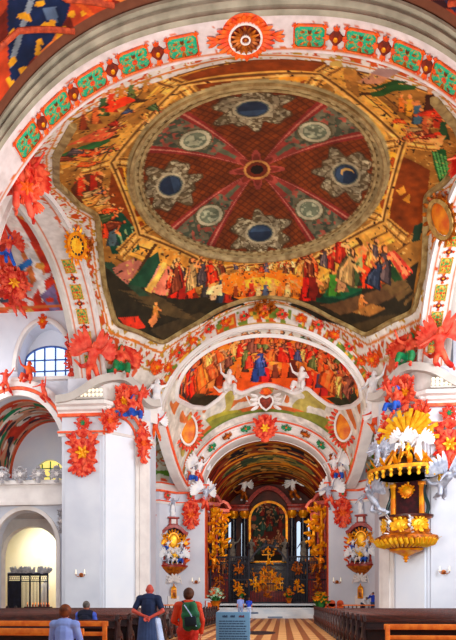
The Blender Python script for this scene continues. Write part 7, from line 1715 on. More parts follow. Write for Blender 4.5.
    W = lambda x, y, z: loc+Vector((1.2*(x*ca-y*sa), 1.2*(x*sa+y*ca), 1.2*z))
    statue('raise','white statue crowning the %s side altar' % wd,'statue',W(0,-.05,5.97),ang,.95,SILVER,WHITE,None,'altar_statue')
    for s, w2 in ((-1,'left'),(1,'right')):
        statue('sit','white putto seated on the %s of the %s side altar bowl' % (w2, wd),'angel',W(s*.45,-.5,2.55),ang-s*.3,.85,WHITE,SILVER if s<0 else BLUE,WHITE,'altar_putto')
        statue('fly','small angel on the %s side of the medallion of the %s side altar' % (w2, wd),'angel',W(s*.5,-.42,3.4),ang-s*.3,.6,WHITE,BLUE if s<0 else SILVER,GOLD,'altar_putto')
    statue('sit','golden figure in the middle of the %s side altar bowl' % wd,'angel',W(0,-.45,2.6),ang,.8,GOLDB,STUCCO,None,'altar_putto')
side_altar('left',-1); side_altar('right',1)

# ------------------------------------------------------------------ pulpit
pl = B(7.75,33.0,3.5); pr_ = -PI/4+.25
t = thing('pulpit', 'gilded baroque pulpit with fringed canopy and sunburst on the right great pier', 'pulpit', pl, pr_, None, 1.2)
A = lambda mb, nm, m, p=None: mb.build(nm, m, p or t)
D = Matrix.Diagonal((1,.8,1,1))
mb = MB(); mb.lathe([(.02,0),(.1,.05),(.07,.14),(.18,.2),(.1,.28),(.16,.34),(.5,.5),(.85,.62),(.9,.72)],20,T=D,lob=(8,.04)); A(mb,'pendant',GOLD)
mb = MB(); mb.lathe([(.7,.66),(1.1,.8),(1.5,1.0),(1.66,1.2),(1.6,1.38),(1.35,1.45),(1.25,1.55)],36,T=D,lob=(6,.05)); A(mb,'bulging_base',GOLDD)
mb = MB()
for k in range(18):
    a = PI+PI*(k+.5)/18
    mb.tube([(1.66*math.cos(a),1.34*math.sin(a),1.2),(1.5*math.cos(a+.05),1.2*math.sin(a+.05),.98),(1.1*math.cos(a),.9*math.sin(a),.8)],[.11,.13,.06],6)
    mb.leaf((1.62*math.cos(a),1.3*math.sin(a),1.12),(math.cos(a),math.sin(a),.4),(math.cos(a),math.sin(a),1),.3,.25,.4,.06)
A(mb,'gadroon_rim',GOLDB)
mb = MB(); mb.lathe([(1.2,1.5),(1.25,1.7),(1.12,1.9),(1.12,2.2),(1.3,2.3),(1.36,2.4),(1.3,2.44),(1.0,2.44),(1.0,1.6)],36,T=D,lob=(6,.03)); A(mb,'tub',GOLDD)
mb = MB(); mb.sweep([(1.34*math.cos(a),1.07*math.sin(a),2.42) for a in np.linspace(0,2*PI,41)[:-1]],[(-.06,.08),(.05,.1),(.05,-.1),(-.06,-.08)],(0,0,1),True); A(mb,'tub_rail',PEWTOP)
for k, a in enumerate((-2.45,-1.57,-.7)):
    mb = MB(); c = Vector((1.22*math.cos(a),.98*math.sin(a),1.95)); ex = Vector((-math.sin(a),math.cos(a),0)); n = Vector((math.cos(a),math.sin(a),0))
    T = Matrix.Translation(c) @ frame(ex,n).to_4x4()
    mb.ell((0,0,.0),(.4,.28,.07),None,16,8,T); mb.ell((-.08,.0,.05),(.1,.16,.1),None,10,6,T); mb.ell((.14,-.05,.05),(.08,.12,.09),None,10,6,T)
    for j in range(16):
        b_ = 2*PI*j/16; mb.leaf(T @ Vector((.34*math.cos(b_),.24*math.sin(b_),.0)), T.to_3x3() @ Vector((math.cos(b_+rnd.uniform(-.8,.8)),math.sin(b_+rnd.uniform(-.8,.8)),.1)), n, .2, .14, .5, .05)
    A(mb,'relief_panel',GOLDB)
for k, a in enumerate((-2.0,-1.1)):
    mb = MB()
    for j in range(9): mb.leaf((1.28*math.cos(a),1.02*math.sin(a),1.5+.1*j),(math.cos(a)+rnd.uniform(-.8,.8),math.sin(a),rnd.uniform(-.3,1)),(math.cos(a),math.sin(a),0),.3,.18,.5,.05)
    mb.ell((1.3*math.cos(a),1.05*math.sin(a),2.1),(.12,.12,.14)); A(mb,'white_cherub',WHITE)
mb = MB(); mb.bbox(-.75,.75,.28,.42,2.3,4.4,.03); A(mb,'back_wall',DARKRED)
for s in (-1,1):
    mb = MB(); mb.bbox(s*.78-.13,s*.78+.13,.15,.4,2.4,4.3,.03); mb.bbox(s*.78-.18,s*.78+.18,.1,.42,4.1,4.3,.03); mb.bbox(s*.78-.18,s*.78+.18,.1,.42,2.4,2.6,.03); A(mb,'gold_pilaster',GOLD)
    mb = MB(); mb.tube([(s*(1.0+.12*math.sin(j*.6)),.25,2.5+.16*j) for j in range(11)],[.1]*11,8); A(mb,'green_scroll',mat('dark_green_marble',(14,60,56),(10,30,36),.35,scale=3))
mb = MB(); mb.lathe([(.02,.0),(.28,.0),(.34,.05),(.2,.12),(.02,.14)],18,T=Matrix.Translation((0,.2,3.85)) @ Matrix.Rotation(PI/2,4,'X'))
for k in range(14): a = 2*PI*k/14; mb.leaf((.26*math.cos(a),.15,3.85+.26*math.sin(a)),(math.cos(a),-.2,math.sin(a)),(0,-1,0),rnd.uniform(.1,.24),.16,.6,.06)
A(mb,'gold_roundel',GOLD)
mb = MB(); mb.lathe([(1.55,4.55),(1.7,4.62),(1.95,4.72),(2.0,4.85),(1.85,5.0),(1.4,5.15),(.9,5.4),(.6,5.8),(.3,6.1),(.02,6.15),(.02,4.6),(1.5,4.55)],36,T=D,lob=(8,.03)); A(mb,'canopy',mat('dark_gilt_canopy',(70,40,14),(24,24,20),.4,.2,scale=2))
mb = MB(); mb.sweep([(1.98*math.cos(a),1.58*math.sin(a),4.86) for a in np.linspace(0,2*PI,49)[:-1]],[(-.08,.08),(.1,.1),(.1,-.1),(-.08,-.08)],(0,0,1),True); cr = A(mb,'canopy_rim',GOLD)
for k in range(26):
    a = 2*PI*k/26; mb = MB(); x, y = 1.95*math.cos(a), 1.56*math.sin(a)
    mb.lathe([(.02,-.42),(.06,-.4),(.1,-.3),(.06,-.18),(.13,-.08),(.13,.0),(.02,.02)],8,c=(x,y,4.78)); mb.build('tassel', GOLDB, cr)
mb = MB()
for k in range(16):
    a = 2*PI*k/16; mb.leaf((1.7*math.cos(a),1.36*math.sin(a),4.95),(math.cos(a)*.6,math.sin(a)*.6,1),(math.cos(a),math.sin(a),.2),.55,.36,.5,.08)
    mb.tube([(1.5*math.cos(a)*(1-.5*j/8),1.2*math.sin(a)*(1-.5*j/8),5.0+.12*j) for j in range(9)],[.1]*9,6)
A(mb,'canopy_scrolls',GOLD)
mb = MB()
for k in range(34):
    a = PI*(-.08+1.16*k/33); L = .98+.22*(k%2)+.15*math.sin(k*1.7); b = Vector((.35*math.cos(a),.1+.08*(k%3),6.75+.3*math.sin(a)))
    e = b+Vector((L*math.cos(a)*1.02,.0,L*math.sin(a)*.95)); s_ = Vector((-math.sin(a),0,math.cos(a)))
    mb.add([b-s_*.05,b+s_*.05,e+s_*.11,e-s_*.11,b-s_*.05+V(0,-.1,0),b+s_*.05+V(0,-.1,0),e+s_*.11+V(0,-.05,0),e-s_*.11+V(0,-.05,0)],[(0,1,2,3),(7,6,5,4),(0,4,5,1),(1,5,6,2),(2,6,7,3),(3,7,4,0)])
mb.ell((0,.1,6.75),(.5,.16,.5)); mb.bbox(-.2,.2,.1,.3,5.6,6.8,.02); A(mb,'sunburst',GOLDB)
ca, sa = math.cos(pr_), math.sin(pr_)
W = lambda x, y, z: pl+Vector((1.2*(x*ca-y*sa), 1.2*(x*sa+y*ca), 1.2*z))
for x, y, z, k, m1, lab in [(-.05,-.55,5.75,'sit',WHITE,'white angel seated at the front middle of the pulpit canopy'),(-.95,-.45,5.15,'sit',SILVER,'silvery angel seated on the left of the pulpit canopy'),(.85,-.5,5.15,'raise',WHITE,'white angel with raised arm on the right of the pulpit canopy'),(-1.4,-.5,4.98,'fly',SILVER,'small silver angel on the left rim of the pulpit canopy')]:
    statue(k, lab, 'angel', W(x,y,z), pr_+rnd.uniform(-.4,.4), 1.0, m1, m1, m1, 'pulpit_angel')
statue('sit','gilded putto in front of the pulpit sunburst','angel',W(.35,-.75,5.35),pr_,.8,GOLDB,GOLD,None,'pulpit_angel')
statue('fly','silvery winged angel flying beside the right of the pulpit opening','angel',W(1.65,.05,2.9),pr_+.9,1.5,SILVER,SILVER,SILVER,'pulpit_angel',tilt=.5)
statue('fly','silvery winged angel hanging left of the pulpit opening','angel',W(-1.6,.05,2.4),pr_-.7,1.35,SILVER,SILVER,SILVER,'pulpit_angel',tilt=.3)

# ------------------------------------------------------------------ high altar and choir
t = thing('high_altar', 'tall dark high altar with black columns and gilded arched painting in the choir', 'altar', B(-.2,57.5,1.25), 0, None, 1.2)
A = lambda mb, nm, m, p=None: mb.build(nm, m, p or t)
mb = MB(); mb.bbox(-4.2,4.2,.2,1.8,0,3.6,.05); mb.bbox(-4.3,4.3,.1,1.8,3.6,3.85,.04); A(mb,'base',BLACKM)
mb = MB(); mb.bbox(-1.8,1.8,-.9,.2,0,1.1,.04); A(mb,'mensa',REDM)
mb = MB(); mb.bbox(-.8,.8,-.6,.1,1.1,2.6,.05); mb.lathe([(.7,2.6),(.75,2.8),(.5,3.2),(.2,3.5),(.1,3.8),(.02,4.1)],16,c=(0,-.25,0)); 
for k in range(30):
    mb.leaf((rnd.uniform(-1.9,1.9),-.6,1.2+rnd.uniform(0,1.6)),(rnd.uniform(-1,1),-.4,rnd.uniform(-.4,1)),(0,-1,0),.6,.3,.5,.08)
A(mb,'tabernacle',GOLD)
pt = [(-1.75,3.9),(1.75,3.9),(1.75,8.0)]+[(1.75*math.cos(a),8.0+1.6*math.sin(a)) for a in np.linspace(0,PI,17)][1:-1]+[(-1.75,8.0)]
mb = MB(); mb.sweep([(x,.15,z) for x,z in pt],[(-.1,.09),(-.1,-.09),(.12,-.11),(.12,.11)],(0,-1,0),True); A(mb,'gold_frame',GOLD)
def pal(a, b):
    P = Paint(a, b, (46,52,48)); P.flecks(a < 9, .9, .5, (120,36,24), 3); P.flecks(a < 9, 1.2, .6, (44,70,60), 8); P.flecks(a < 9, 1.5, .7, (150,76,60), 12); P.flecks(a < 9, 2.2, .74, (196,140,100), 15); P.set(b < 4.6, (40,36,30)); P.crowd([(-1.3,4.3),(1.3,4.3),(1.2,8.6),(-1.2,8.6)], 22, .8, 1.4, [(130,30,20),(60,76,90),(150,90,60),(70,50,40),(50,80,66),(170,60,40)], 5); P.C *= .8; P.grain(1.5,.4,4); return P
painted('altar_painting', lambda a, b: (a, .1+0*a, b), -1.75, 1.75, 3.9, 9.55, 90, 150, pal, u=False, kind=None, parent=t, mask=lambda a, b: (b < 8.0)|((a/1.75)**2+((b-8.0)/1.6)**2 < 1))
mb = MB(); mb.bbox(-4.3,4.3,.35,.5,3.85,9.0,.03); 
mb2 = MB(); mb2.bbox(-2.3,2.3,.3,1.6,3.85,9.2,.03); A(mb2,'back_wall',DKW)
for k, x in enumerate((-3.3,-2.25,2.25,3.3)):
    mb = MB(); mb.lathe([(.36,3.85),(.36,4.05),(.27,4.15),(.25,8.0),(.28,8.1)],18,c=(x,-.1,0)); c = A(mb,'column',BLACKM)
    mb = MB(); mb.lathe([(.27,8.0),(.3,8.2),(.42,8.55),(.42,8.7),(.02,8.7)],16,c=(x,-.1,0))
    for j in range(8): mb.leaf((x+.26*math.cos(j*PI/4),-.1+.26*math.sin(j*PI/4),8.1),(math.cos(j*PI/4)*.4,math.sin(j*PI/4)*.4,1),(math.cos(j*PI/4),math.sin(j*PI/4),0),.5,.25,.5,.05)
    A(mb,'capital',GOLD,c)
mb = MB(); 
for s in (-1,1): mb.bbox(s*2.8-.95,s*2.8+.95,-.5,.5,8.7,9.1,.04); mb.bbox(s*2.8-1.05,s*2.8+1.05,-.6,.5,9.1,9.3,.04)
mb.sweep([(x,.1,9.2+1.7*(1-(x/2.1)**2)) for x in np.linspace(-2.1,2.1,15)],[(-.2,.3),(-.2,-.3),(.2,-.4),(.2,.3)],(0,0,1)); A(mb,'entablature',REDM)
for s, wd in ((-1,'left'),(1,'right')):
    statue('fly','white angel flying at the upper %s of the altar painting' % wd,'angel',B(-.2+s*2.3,56.6,10.6),-s*.5,1.6,WHITE,GOLDD,WHITE)
    for j, x in enumerate((1.6,3.35)):
        statue('raise' if j else 'stand','grey stone statue on the %s of the high altar, %s the columns' % (wd, 'inside' if not j else 'before'),'statue',B(-.2+s*x,56.9,5.1 if not j else 5.15),-s*.3,1.5,GREYST,GREYST,None,'altar_statue')
for k in range(6):
    x = (-1.55,-1.0,-.55,.15,.6,1.15)[k]
    tt = thing('altar_candlestick', '%s gilt candlestick from the left on the high altar table' % ORD[k], 'candlestick', B(x,56.65,2.35), None, 'candlesticks on the high altar')
    mb = MB(); mb.lathe([(.14,0),(.14,.04),(.05,.12),(.04,.3),(.07,.36),(.035,.44),(.03,.8),(.08,.86),(.02,.9)],12); mb.build('stem', GOLDB, tt)
    mb = MB(); mb.lathe([(.03,.88),(.03,1.4),(.01,1.43)],10); mb.build('candle', WHITE, tt)
# gilded pink marble piers of the choir opening
for s, wd in ((-1,'left'),(1,'right')):
    for j, (x, y) in enumerate(((4.15,45.3),(3.75,48.5))):
        tt = thing('choir_retable', 'pink and gilt marble retable on the %s choir wall, %s the iron screen' % (wd, ('just behind','further behind')[j]), 'altar', B(s*x,y,1.25), -s*.5, None, 1.2)
        mb = MB(); mb.bbox(-.5,.5,-.3,.3,0,2.2,.04); mb.bbox(-.58,.58,-.38,.3,2.2,2.4,.03); mb.build('pedestal', REDM, tt)
        mb = MB(); mb.bbox(-.4,.4,-.1,.3,2.4,7.3,.04); mb.build('shaft', PINKM, tt)
        for q in (-.28,.28):
            mb = MB(); mb.lathe([(.16,2.4),(.16,2.55),(.12,2.65),(.11,6.2),(.17,6.5)],12,c=(q,-.2,0)); mb.build('column', REDM if j == 0 else BLACKM, tt)
        mb = MB()
        for k in range(34):
            z = rnd.uniform(2.5,7.2); mb.leaf((rnd.uniform(-.35,.35),-.3,z),(rnd.uniform(-1,1),-.4,rnd.uniform(-.5,1)),(0,-1,0),.55,.3,.5,.08)
        mb.bbox(-.1,.1,-.32,-.1,2.6,7.0,.02); mb.build('gilt_foliage', GOLD, tt)
        mb = MB(); mb.bbox(-.55,.55,-.4,.3,7.3,7.6,.04); mb.sweep([(-.6,-.2,7.6),(-.3,-.25,8.0),(0,-.25,8.15),(.3,-.25,8.0),(.6,-.2,7.6)],[(-.1,.2),(-.1,-.2),(.12,-.25),(.12,.2)],(0,0,1)); mb.build('pediment', PINKM, tt)
        statue('sit', 'gilded figure on the pedestal of the %s choir retable %s the screen' % (wd, ('just behind','further behind')[j]), 'statue', B(s*x-s*.25,y-.75,3.5),-s*.5,1.25,GOLD,GOLDD,None,'gilded_figure')
# wrought iron choir screen
t = thing('choir_screen', 'black wrought iron screen with gilt ornaments across the choir opening', 'screen', B(.1,44.75,1.25), 0, None, 1.2)
def bars(x0, x1, z0, z1, n, name, y=0):
    mb = MB(); mb.bbox(x0,x1,y-.05,y+.05,z0,z0+.12,.01); mb.bbox(x0,x1,y-.05,y+.05,z1-.12,z1,.01); mb.bbox(x0,x1,y-.04,y+.04,(z0+z1)/2-.05,(z0+z1)/2+.05,.01)
    for k in range(n):
        x = x0+(x1-x0)*(k+.5)/n; mb.box(x-.022,x+.022,y-.022,y+.022,z0,z1)
        mb.tube([(x+.09*math.cos(q),y,z1-.5+.09*math.sin(q)) for q in np.linspace(0,5,9)],.02,5)
    return mb.build(name, IRON, t)
bars(-4.3,-1.45,0,3.5,24,'left_grille'); bars(1.45,4.3,0,3.5,24,'right_grille'); bars(-1.4,0,0,2.9,12,'gate_leaf'); bars(0,1.4,0,2.9,12,'gate_leaf')
for x in (-4.3,-2.9,-1.43,1.43,2.9,4.3):
    mb = MB(); mb.bbox(x-.07,x+.07,-.08,.08,0,4.0,.02); mb.lathe([(.1,4.0),(.14,4.1),(.06,4.2),(.1,4.35),(.02,4.5)],10,c=(x,0,0)); mb.build('post', IRON, t)
mb = MB(); mb.sweep([(x,0,3.0+1.3*(1-(x/1.45)**2)) for x in np.linspace(-1.45,1.45,15)],[(-.06,.06),(-.06,-.06),(.06,-.06),(.06,.06)],(0,0,1)); mb.build('gate_arch', IRON, t)
for i, (x, z, w_, h_) in enumerate([(-.9,1.5,.5,.6),(.9,1.5,.5,.6),(-.35,2.0,.35,.6),(.35,2.0,.35,.6),(0,3.6,.9,.9),(-2.2,1.2,.6,.5),(2.2,1.2,.6,.5),(-3.6,1.6,.6,.7),(3.6,1.6,.6,.7),(-2.2,2.6,.6,.5),(2.2,2.6,.6,.5),(0,.9,.9,.5),(-3.6,.6,.4,.4),(3.6,.6,.4,.4)]):
    mb = MB(); mb.bbox(x-w_*.5,x+w_*.5,-.06,-.03,z-.03,z+.03,.01); mb.bbox(x-.03,x+.03,-.06,-.03,z-h_*.8,z+h_*.8,.01)
    for k in range(16): mb.leaf((x+rnd.uniform(-.5,.5)*w_,-.06,z+rnd.uniform(-.8,.8)*h_),(rnd.uniform(-1,1),-.2,rnd.uniform(-1,1)),(0,-1,0),rnd.uniform(.2,.36),.14,.4,.05)
    mb.build('gilt_ornament', GOLD if i < 7 else GOLDD, t)
# choir benches / stalls glow behind screen
for s, wd in ((-1,'left'),(1,'right')):
    tt = thing('choir_stall', 'dark wooden choir stall along the %s wall behind the screen' % wd, 'stall', B(s*4.0,51.5,1.25), 0, None, 1.2)
    mb = MB(); mb.bbox(-.5,.5,-2.6,2.6,0,.9,.03); mb.build('bench', DKWOOD, tt)
    mb = MB(); mb.bbox(s*.5-.1,s*.5+.1,-2.6,2.6,.9,3.6,.03); mb.build('backrest', DKWOOD, tt)
    mb = MB(); mb.bbox(s*.4-.25,s*.4+.25,-2.7,2.7,3.6,3.85,.04); mb.build('canopy', GOLDD, tt)

# ------------------------------------------------------------------ small things
FLW = mat('yellow_flowers',(250,200,20),(240,120,10),.6,scale=9); LEAFG = mat('plant_leaves',(50,130,50),(20,80,40),.6,scale=6); FLO = mat('orange_flowers',(250,120,20),(220,60,20),.6,scale=9); FLWH = mat('white_flowers',(220,240,220),(150,210,170),.6,scale=9)
def bouquet(label, loc, sc, fm, seed, pot=GOLDD, fm2=None):
    t = thing('flower_arrangement', label, 'flowers', loc, seed*.7, None, sc); r = random.Random(seed)
    mb = MB(); mb.lathe([(.02,0),(.2,0),(.22,.05),(.16,.1),(.26,.4),(.3,.46),(.26,.48),(.02,.42)],14); mb.build('vase', pot, t)
    mb = MB()
    for k in range(16):
        a = r.uniform(0,2*PI); mb.leaf((.12*math.cos(a),.12*math.sin(a),.42),(math.cos(a),math.sin(a),r.uniform(.2,2)),(-math.cos(a),-math.sin(a),1),r.uniform(.3,.7),.16,.5,.02)
    mb.build('leaves', LEAFG, t)
    for k in range(34):
        a = r.uniform(0,2*PI); q = r.uniform(.05,.42); z = .6+.55*(1-q/.45)+r.uniform(-.1,.1)
        mb = MB(); c = Vector((q*math.cos(a),q*math.sin(a),z))
        for j in range(6): mb.leaf(c,(math.cos(j*PI/3),math.sin(j*PI/3),.5),(0,0,1),.16,.13,.5,.02)
        mb.ell(c+V(0,0,.02),(.04,.04,.035),None,8,5); mb.build('flower', fm if (k%3 or fm2 is None) else fm2, t)
p = atp(241,604,52.6); bouquet('pyramid of yellow flowers on the choir step behind the couple', (p.x,52.7,1.19), 1.0, FLW, 1)
p = atp(289,604,52.6); bouquet('pyramid of yellow flowers on the choir step left of the red chairs', (p.x,52.7,1.19), 1.05, FLW, 2, fm2=FLO)
p = atp(320,607,46); bouquet('bright yellow flower arrangement at the far end of the right pews', (p.x,45.6,0), 1.75, FLW, 3, fm2=LEAFG)
t3 = thing('flower_stand', 'wooden stand carrying the white flowers beside the left pews', 'stand', (-3.1,40.6,0))
mb = MB(); mb.lathe([(.25,0),(.25,.05),(.06,.1),(.05,.7),(.2,.78),(.2,.82),(.02,.82)],14); mb.build('pedestal', PEWTOP, t3)
bouquet('white and orange flower bouquet on a stand beside the left pews', (-3.1,40.6,.82), 1.3, FLWH, 4, fm2=FLO)
# ambo / small marble post on the left of the steps
p = atp(211,612,48.6)
t = thing('marble_post', 'pale marble post with orange panel left of the choir steps', 'post', (p.x,48.7,0))
mb = MB(); mb.bbox(-.5,.5,-.3,.3,0,.2,.03); mb.bbox(-.4,.4,-.24,.24,.2,1.45,.03); mb.bbox(-.5,.5,-.32,.32,1.45,1.62,.04); mb.build('post', STEPM, t)
mb = MB(); mb.bbox(-.26,.26,-.27,-.235,.4,1.3,.02); mb.build('panel', ORANGE, t)
# red chairs at the right
def chair(label, loc, rz):
    t = thing('carved_chair', label, 'chair', loc, rz, 'red carved chairs by the right altar')
    mb = MB(); mb.bbox(-.3,.3,-.28,.28,.42,.52,.03); mb.build('seat', CORAL, t)
    mb = MB(); mb.bbox(-.28,.28,.24,.3,.52,1.25,.03); mb.lathe([(.02,-.03),(.28,-.03),(.28,.03),(.02,.03)],16,T=Matrix.Translation((0,.27,1.22)) @ Matrix.Rotation(PI/2,4,'X')); mb.build('backrest', ORANGE, t)
    for x in (-.26,.26):
        for y in (-.24,.26):
            mb = MB(); mb.tube([(x,y,.42),(x*1.08,y*1.1,.22),(x,y,0)],[.045,.035,.04],8); mb.build('leg', PEWTOP, t)
        mb = MB(); mb.tube([(x,.25,.8),(x*1.1,0,.78),(x*1.1,-.25,.74),(x,-.25,.52)],.035,8); mb.build('armrest', PEWTOP, t)
for k, (px, lab) in enumerate([(324,'leftmost red carved chair beside the yellow flowers'),(333,'middle red carved chair between two others near the right altar'),(342,'rightmost red carved chair near the right side altar')]):
    p = atp(px,606,47.5); chair(lab, (p.x,48.2,.0), .2*(k-1))
# sconces, loudspeakers, sign
def sconce(label, loc, rz):
    t = thing('wall_sconce', label, 'lamp', loc, rz)
    mb = MB(); mb.lathe([(.02,0),(.13,0),(.15,.03),(.06,.07),(.02,.08)],16,T=Matrix.Rotation(PI/2,4,'X')); mb.build('wall_plate', GOLDD, t)
    for s in (-1,1):
        mb = MB(); mb.tube([(0,-.05,0),(s*.14,-.16,-.12),(s*.3,-.24,-.05),(s*.3,-.24,.06)],.025,8); a = mb.build('arm', GOLDD, t)
        mb = MB(); mb.lathe([(.02,.05),(.09,.07),(.1,.1),(.04,.1),(.04,.34),(.01,.38)],12,c=(s*.3,-.24,0)); mb.build('candle', BULB, a)
sconce('two-armed wall lamp on the grey face of the left great pier', B(-10.15,33.4,0)*Vector((1,1,0)) if False else Vector((atp(81,575,40.0).x,40.08,atp(81,575,40.0).z)), 0)
p = atp(444,572,40.0); sconce('two-armed wall lamp on the right great pier beside the pulpit', Vector((p.x,40.08,p.z)), 0)
p = atp(196,582,51.4); sconce('small wall lamp on the white wall right of the left side altar', Vector((p.x,51.5,p.z)), 0)
p = atp(337,582,51.4); sconce('small wall lamp on the white wall left of the right side altar', Vector((p.x,51.5,p.z)), 0)
SPK = mat('blue_grey_speaker',(120,140,190),(96,112,160),.5,scale=3)
def speaker(label, px, py, Y, h):
    p = atp(px,py,Y); t = thing('column_loudspeaker', label, 'loudspeaker', (p.x,Y,p.z-h/2))
    mb = MB(); mb.bbox(-.11,.11,-.16,0,0,h,.02); mb.build('cabinet', SPK, t)
    mb = MB(); mb.bbox(-.085,.085,-.172,-.158,.06,h-.06,.006); mb.build('grille', mat('speaker_grille',(80,92,130),(66,76,110),.7,scale=30), t)
speaker('slim blue-grey column loudspeaker on the wall left of the left great pier', 66.5,583,42.6,2.0)
speaker('slim grey column loudspeaker on the wall left of the left side altar', 154,588,49.6,2.6)
speaker('slim grey column loudspeaker on the wall right of the right side altar', 383,585,49.6,2.6)
# information sign
p = atp(233,612,8.6)
t = thing('information_sign', 'pale blue notice board with rows of dark text on a stand in the aisle', 'sign', (p.x,8.6,0), .04)
z1 = p.z; SB = mat('pale_blue_board',(110,160,200),(126,172,208),.5,scale=.8); TX = mat('dark_text',(40,66,110),(36,58,100),.6)
mb = MB(); mb.bbox(-.245,.245,-.02,.02,.5,z1,.012); bd = mb.build('board', SB, t)
mb = MB(); mb.bbox(-.03,.03,.02,.06,0,1.2,.008); mb.bbox(-.25,.25,-.15,.2,0,.04,.012); mb.build('stand', IRON, t)
RT = mat('red_text',(130,40,60),(110,34,50),.6)
for k, (x0, x1, m) in enumerate([(-.15,-.075,TX),(-.035,.03,TX),(.085,.165,RT)]):
    mb = MB()
    n = 4
    for j in range(n): mb.box(x0+(x1-x0)*j/n, x0+(x1-x0)*(j+.75)/n, -.023, -.019, z1-.075, z1-.05+.006*(j%2))
    mb.box(x0, x1, -.022, -.0195, z1-.075, z1-.068); mb.build('heading_mark', m, bd)
r = random.Random(9)
for k in range(11):
    z = z1-.13-.036*k; mb = MB(); x = -.2; 
    mb.box(-.2, .17, -.0215, -.0195, z-.002, z+.002)
    while x < .16:
        w_ = r.uniform(.02,.06); mb.box(x, x+w_, -.023, -.0195, z-.006, z+.006); x += w_+.012
    mb.build('text_line', TX, bd)
# iron grille and altar glow in the left chapel
p0 = atp(8,602,50.6); p1 = atp(48,573,50.6)
t = thing('chapel_grille', 'blue-black iron grille with white scroll crest in the left chapel', 'grille', (p0.x,50.6,0)); L = p1.x-p0.x; H_ = p1.z
DKB = mat('blue_black_iron',(26,34,60),(18,24,44),.5,scale=3)
mb = MB(); mb.bbox(0,L,-.05,.05,H_-.25,H_,.02); mb.bbox(0,L,-.05,.05,H_-.75,H_-.65,.02)
for k in range(22): x = L*(k+.5)/22; mb.tube([(x+.09*math.cos(q),0,H_-.45+.13*math.sin(q)) for q in np.linspace(0,6.2,10)],.025,5)
mb.build('frieze', DKB, t)
for k, x in enumerate((.02,L*.32,L*.55,L*.8,L-.02)):
    mb = MB(); mb.bbox(x-.06,x+.06,-.06,.06,0,H_,.02); mb.build('post', DKB, t)
mb = MB(); mb.bbox(.05,L*.32,-.03,.03,0,H_-.75,.01); mb.build('door_panel', DKB, t)
for a, b, n in ((L*.32,L*.55,7),(L*.55,L*.8,7),(L*.8,L,6)):
    mb = MB(); mb.bbox(a,b,-.03,.03,.1,.2,.01)
    for k in range(n): x = a+(b-a)*(k+.5)/n; mb.box(x-.02,x+.02,-.02,.02,.1,H_-.7)
    mb.build('bar_panel', DKB, t)
mb = MB()
for k in range(30):
    x = L*rnd.random(); mb.leaf((x,0,H_),(rnd.uniform(-1,1),0,rnd.uniform(.3,1)),(0,-1,0),.6,.3,.4,.06)
mb.bbox(0,L,-.04,.04,H_,H_+.1,.02); mb.build('scroll_crest', SILVER, t)
t = thing('votive_table', 'table of glowing votive candles behind the left chapel grille', 'candles', (p0.x+L*.55,52.4,0))
mb = MB(); mb.bbox(-1.2,1.2,-.3,.3,.8,.9,.02); mb.bbox(-1.1,1.1,-.25,.25,0,.8,.02); mb.build('table', DKWOOD, t)
FL = emit('candle_flame',(255,150,40),2.0)
for k in range(9):
    mb = MB(); mb.lathe([(.05,.9),(.05,1.1),(.02,1.1)],8,c=(-1.0+.25*k,0,0)); c = mb.build('candle', CORAL, t)
    mb = MB(); mb.lathe([(.005,1.1),(.04,1.17),(.005,1.28)],8,c=(-1.0+.25*k,0,0)); mb.build('flame', FL, c)
statue('stand','pale statue standing behind the left chapel grille','statue',(p0.x+L*.64,53.2,.9),0,1.4,STUCCO,STUCCO,None,'chapel_statue')
mb = MB(); mb.bbox(p0.x+L*.64-.5,p0.x+L*.64+.5,52.85,53.6,0,.9,.03); tag(mb.build('statue_plinth', STUCCO), 'white plinth under the pale statue in the left chapel', 'plinth')

# ================================================================== PEOPLE
SKIN = mat('skin',(226,140,108),(206,112,84),.55,scale=5); SKINR = mat('sunburnt_skin',(222,92,74),(200,74,58),.55,scale=5)
def hand(P, w, d, nrm, s, curl=.5):
    d = Vector(d).normalized(); n = Vector(nrm); n = (n-d*n.dot(d)).normalized(); x = d.cross(n)*s
    for q in (-.026,-.009,.009,.026): P.append(('c', w+x*q*.7, w+d*.075+x*q, .016, .014, 8, 2))
    for k, (q, L) in enumerate(((-.03,.062),(-.01,.075),(.011,.078),(.032,.07))):
        b = w+d*.08+x*q; m = b+d*L*.55*math.cos(curl*.5)+n*L*.55*math.sin(curl*.5); e = m+d*L*.55*math.cos(curl*1.6)+n*L*.55*math.sin(curl*1.6)
        P.append(('c', b, m, .0105, .0095, 8, 2)); P.append(('c', m, e, .0095, .008, 8, 2))
    b = w+d*.02+x*.03; m = b+d*.035+x*.03+n*.01; P.append(('c', b, m, .013, .011, 8, 2)); P.append(('c', m, m+d*.03+x*.008+n*.012, .011, .009, 8, 2))
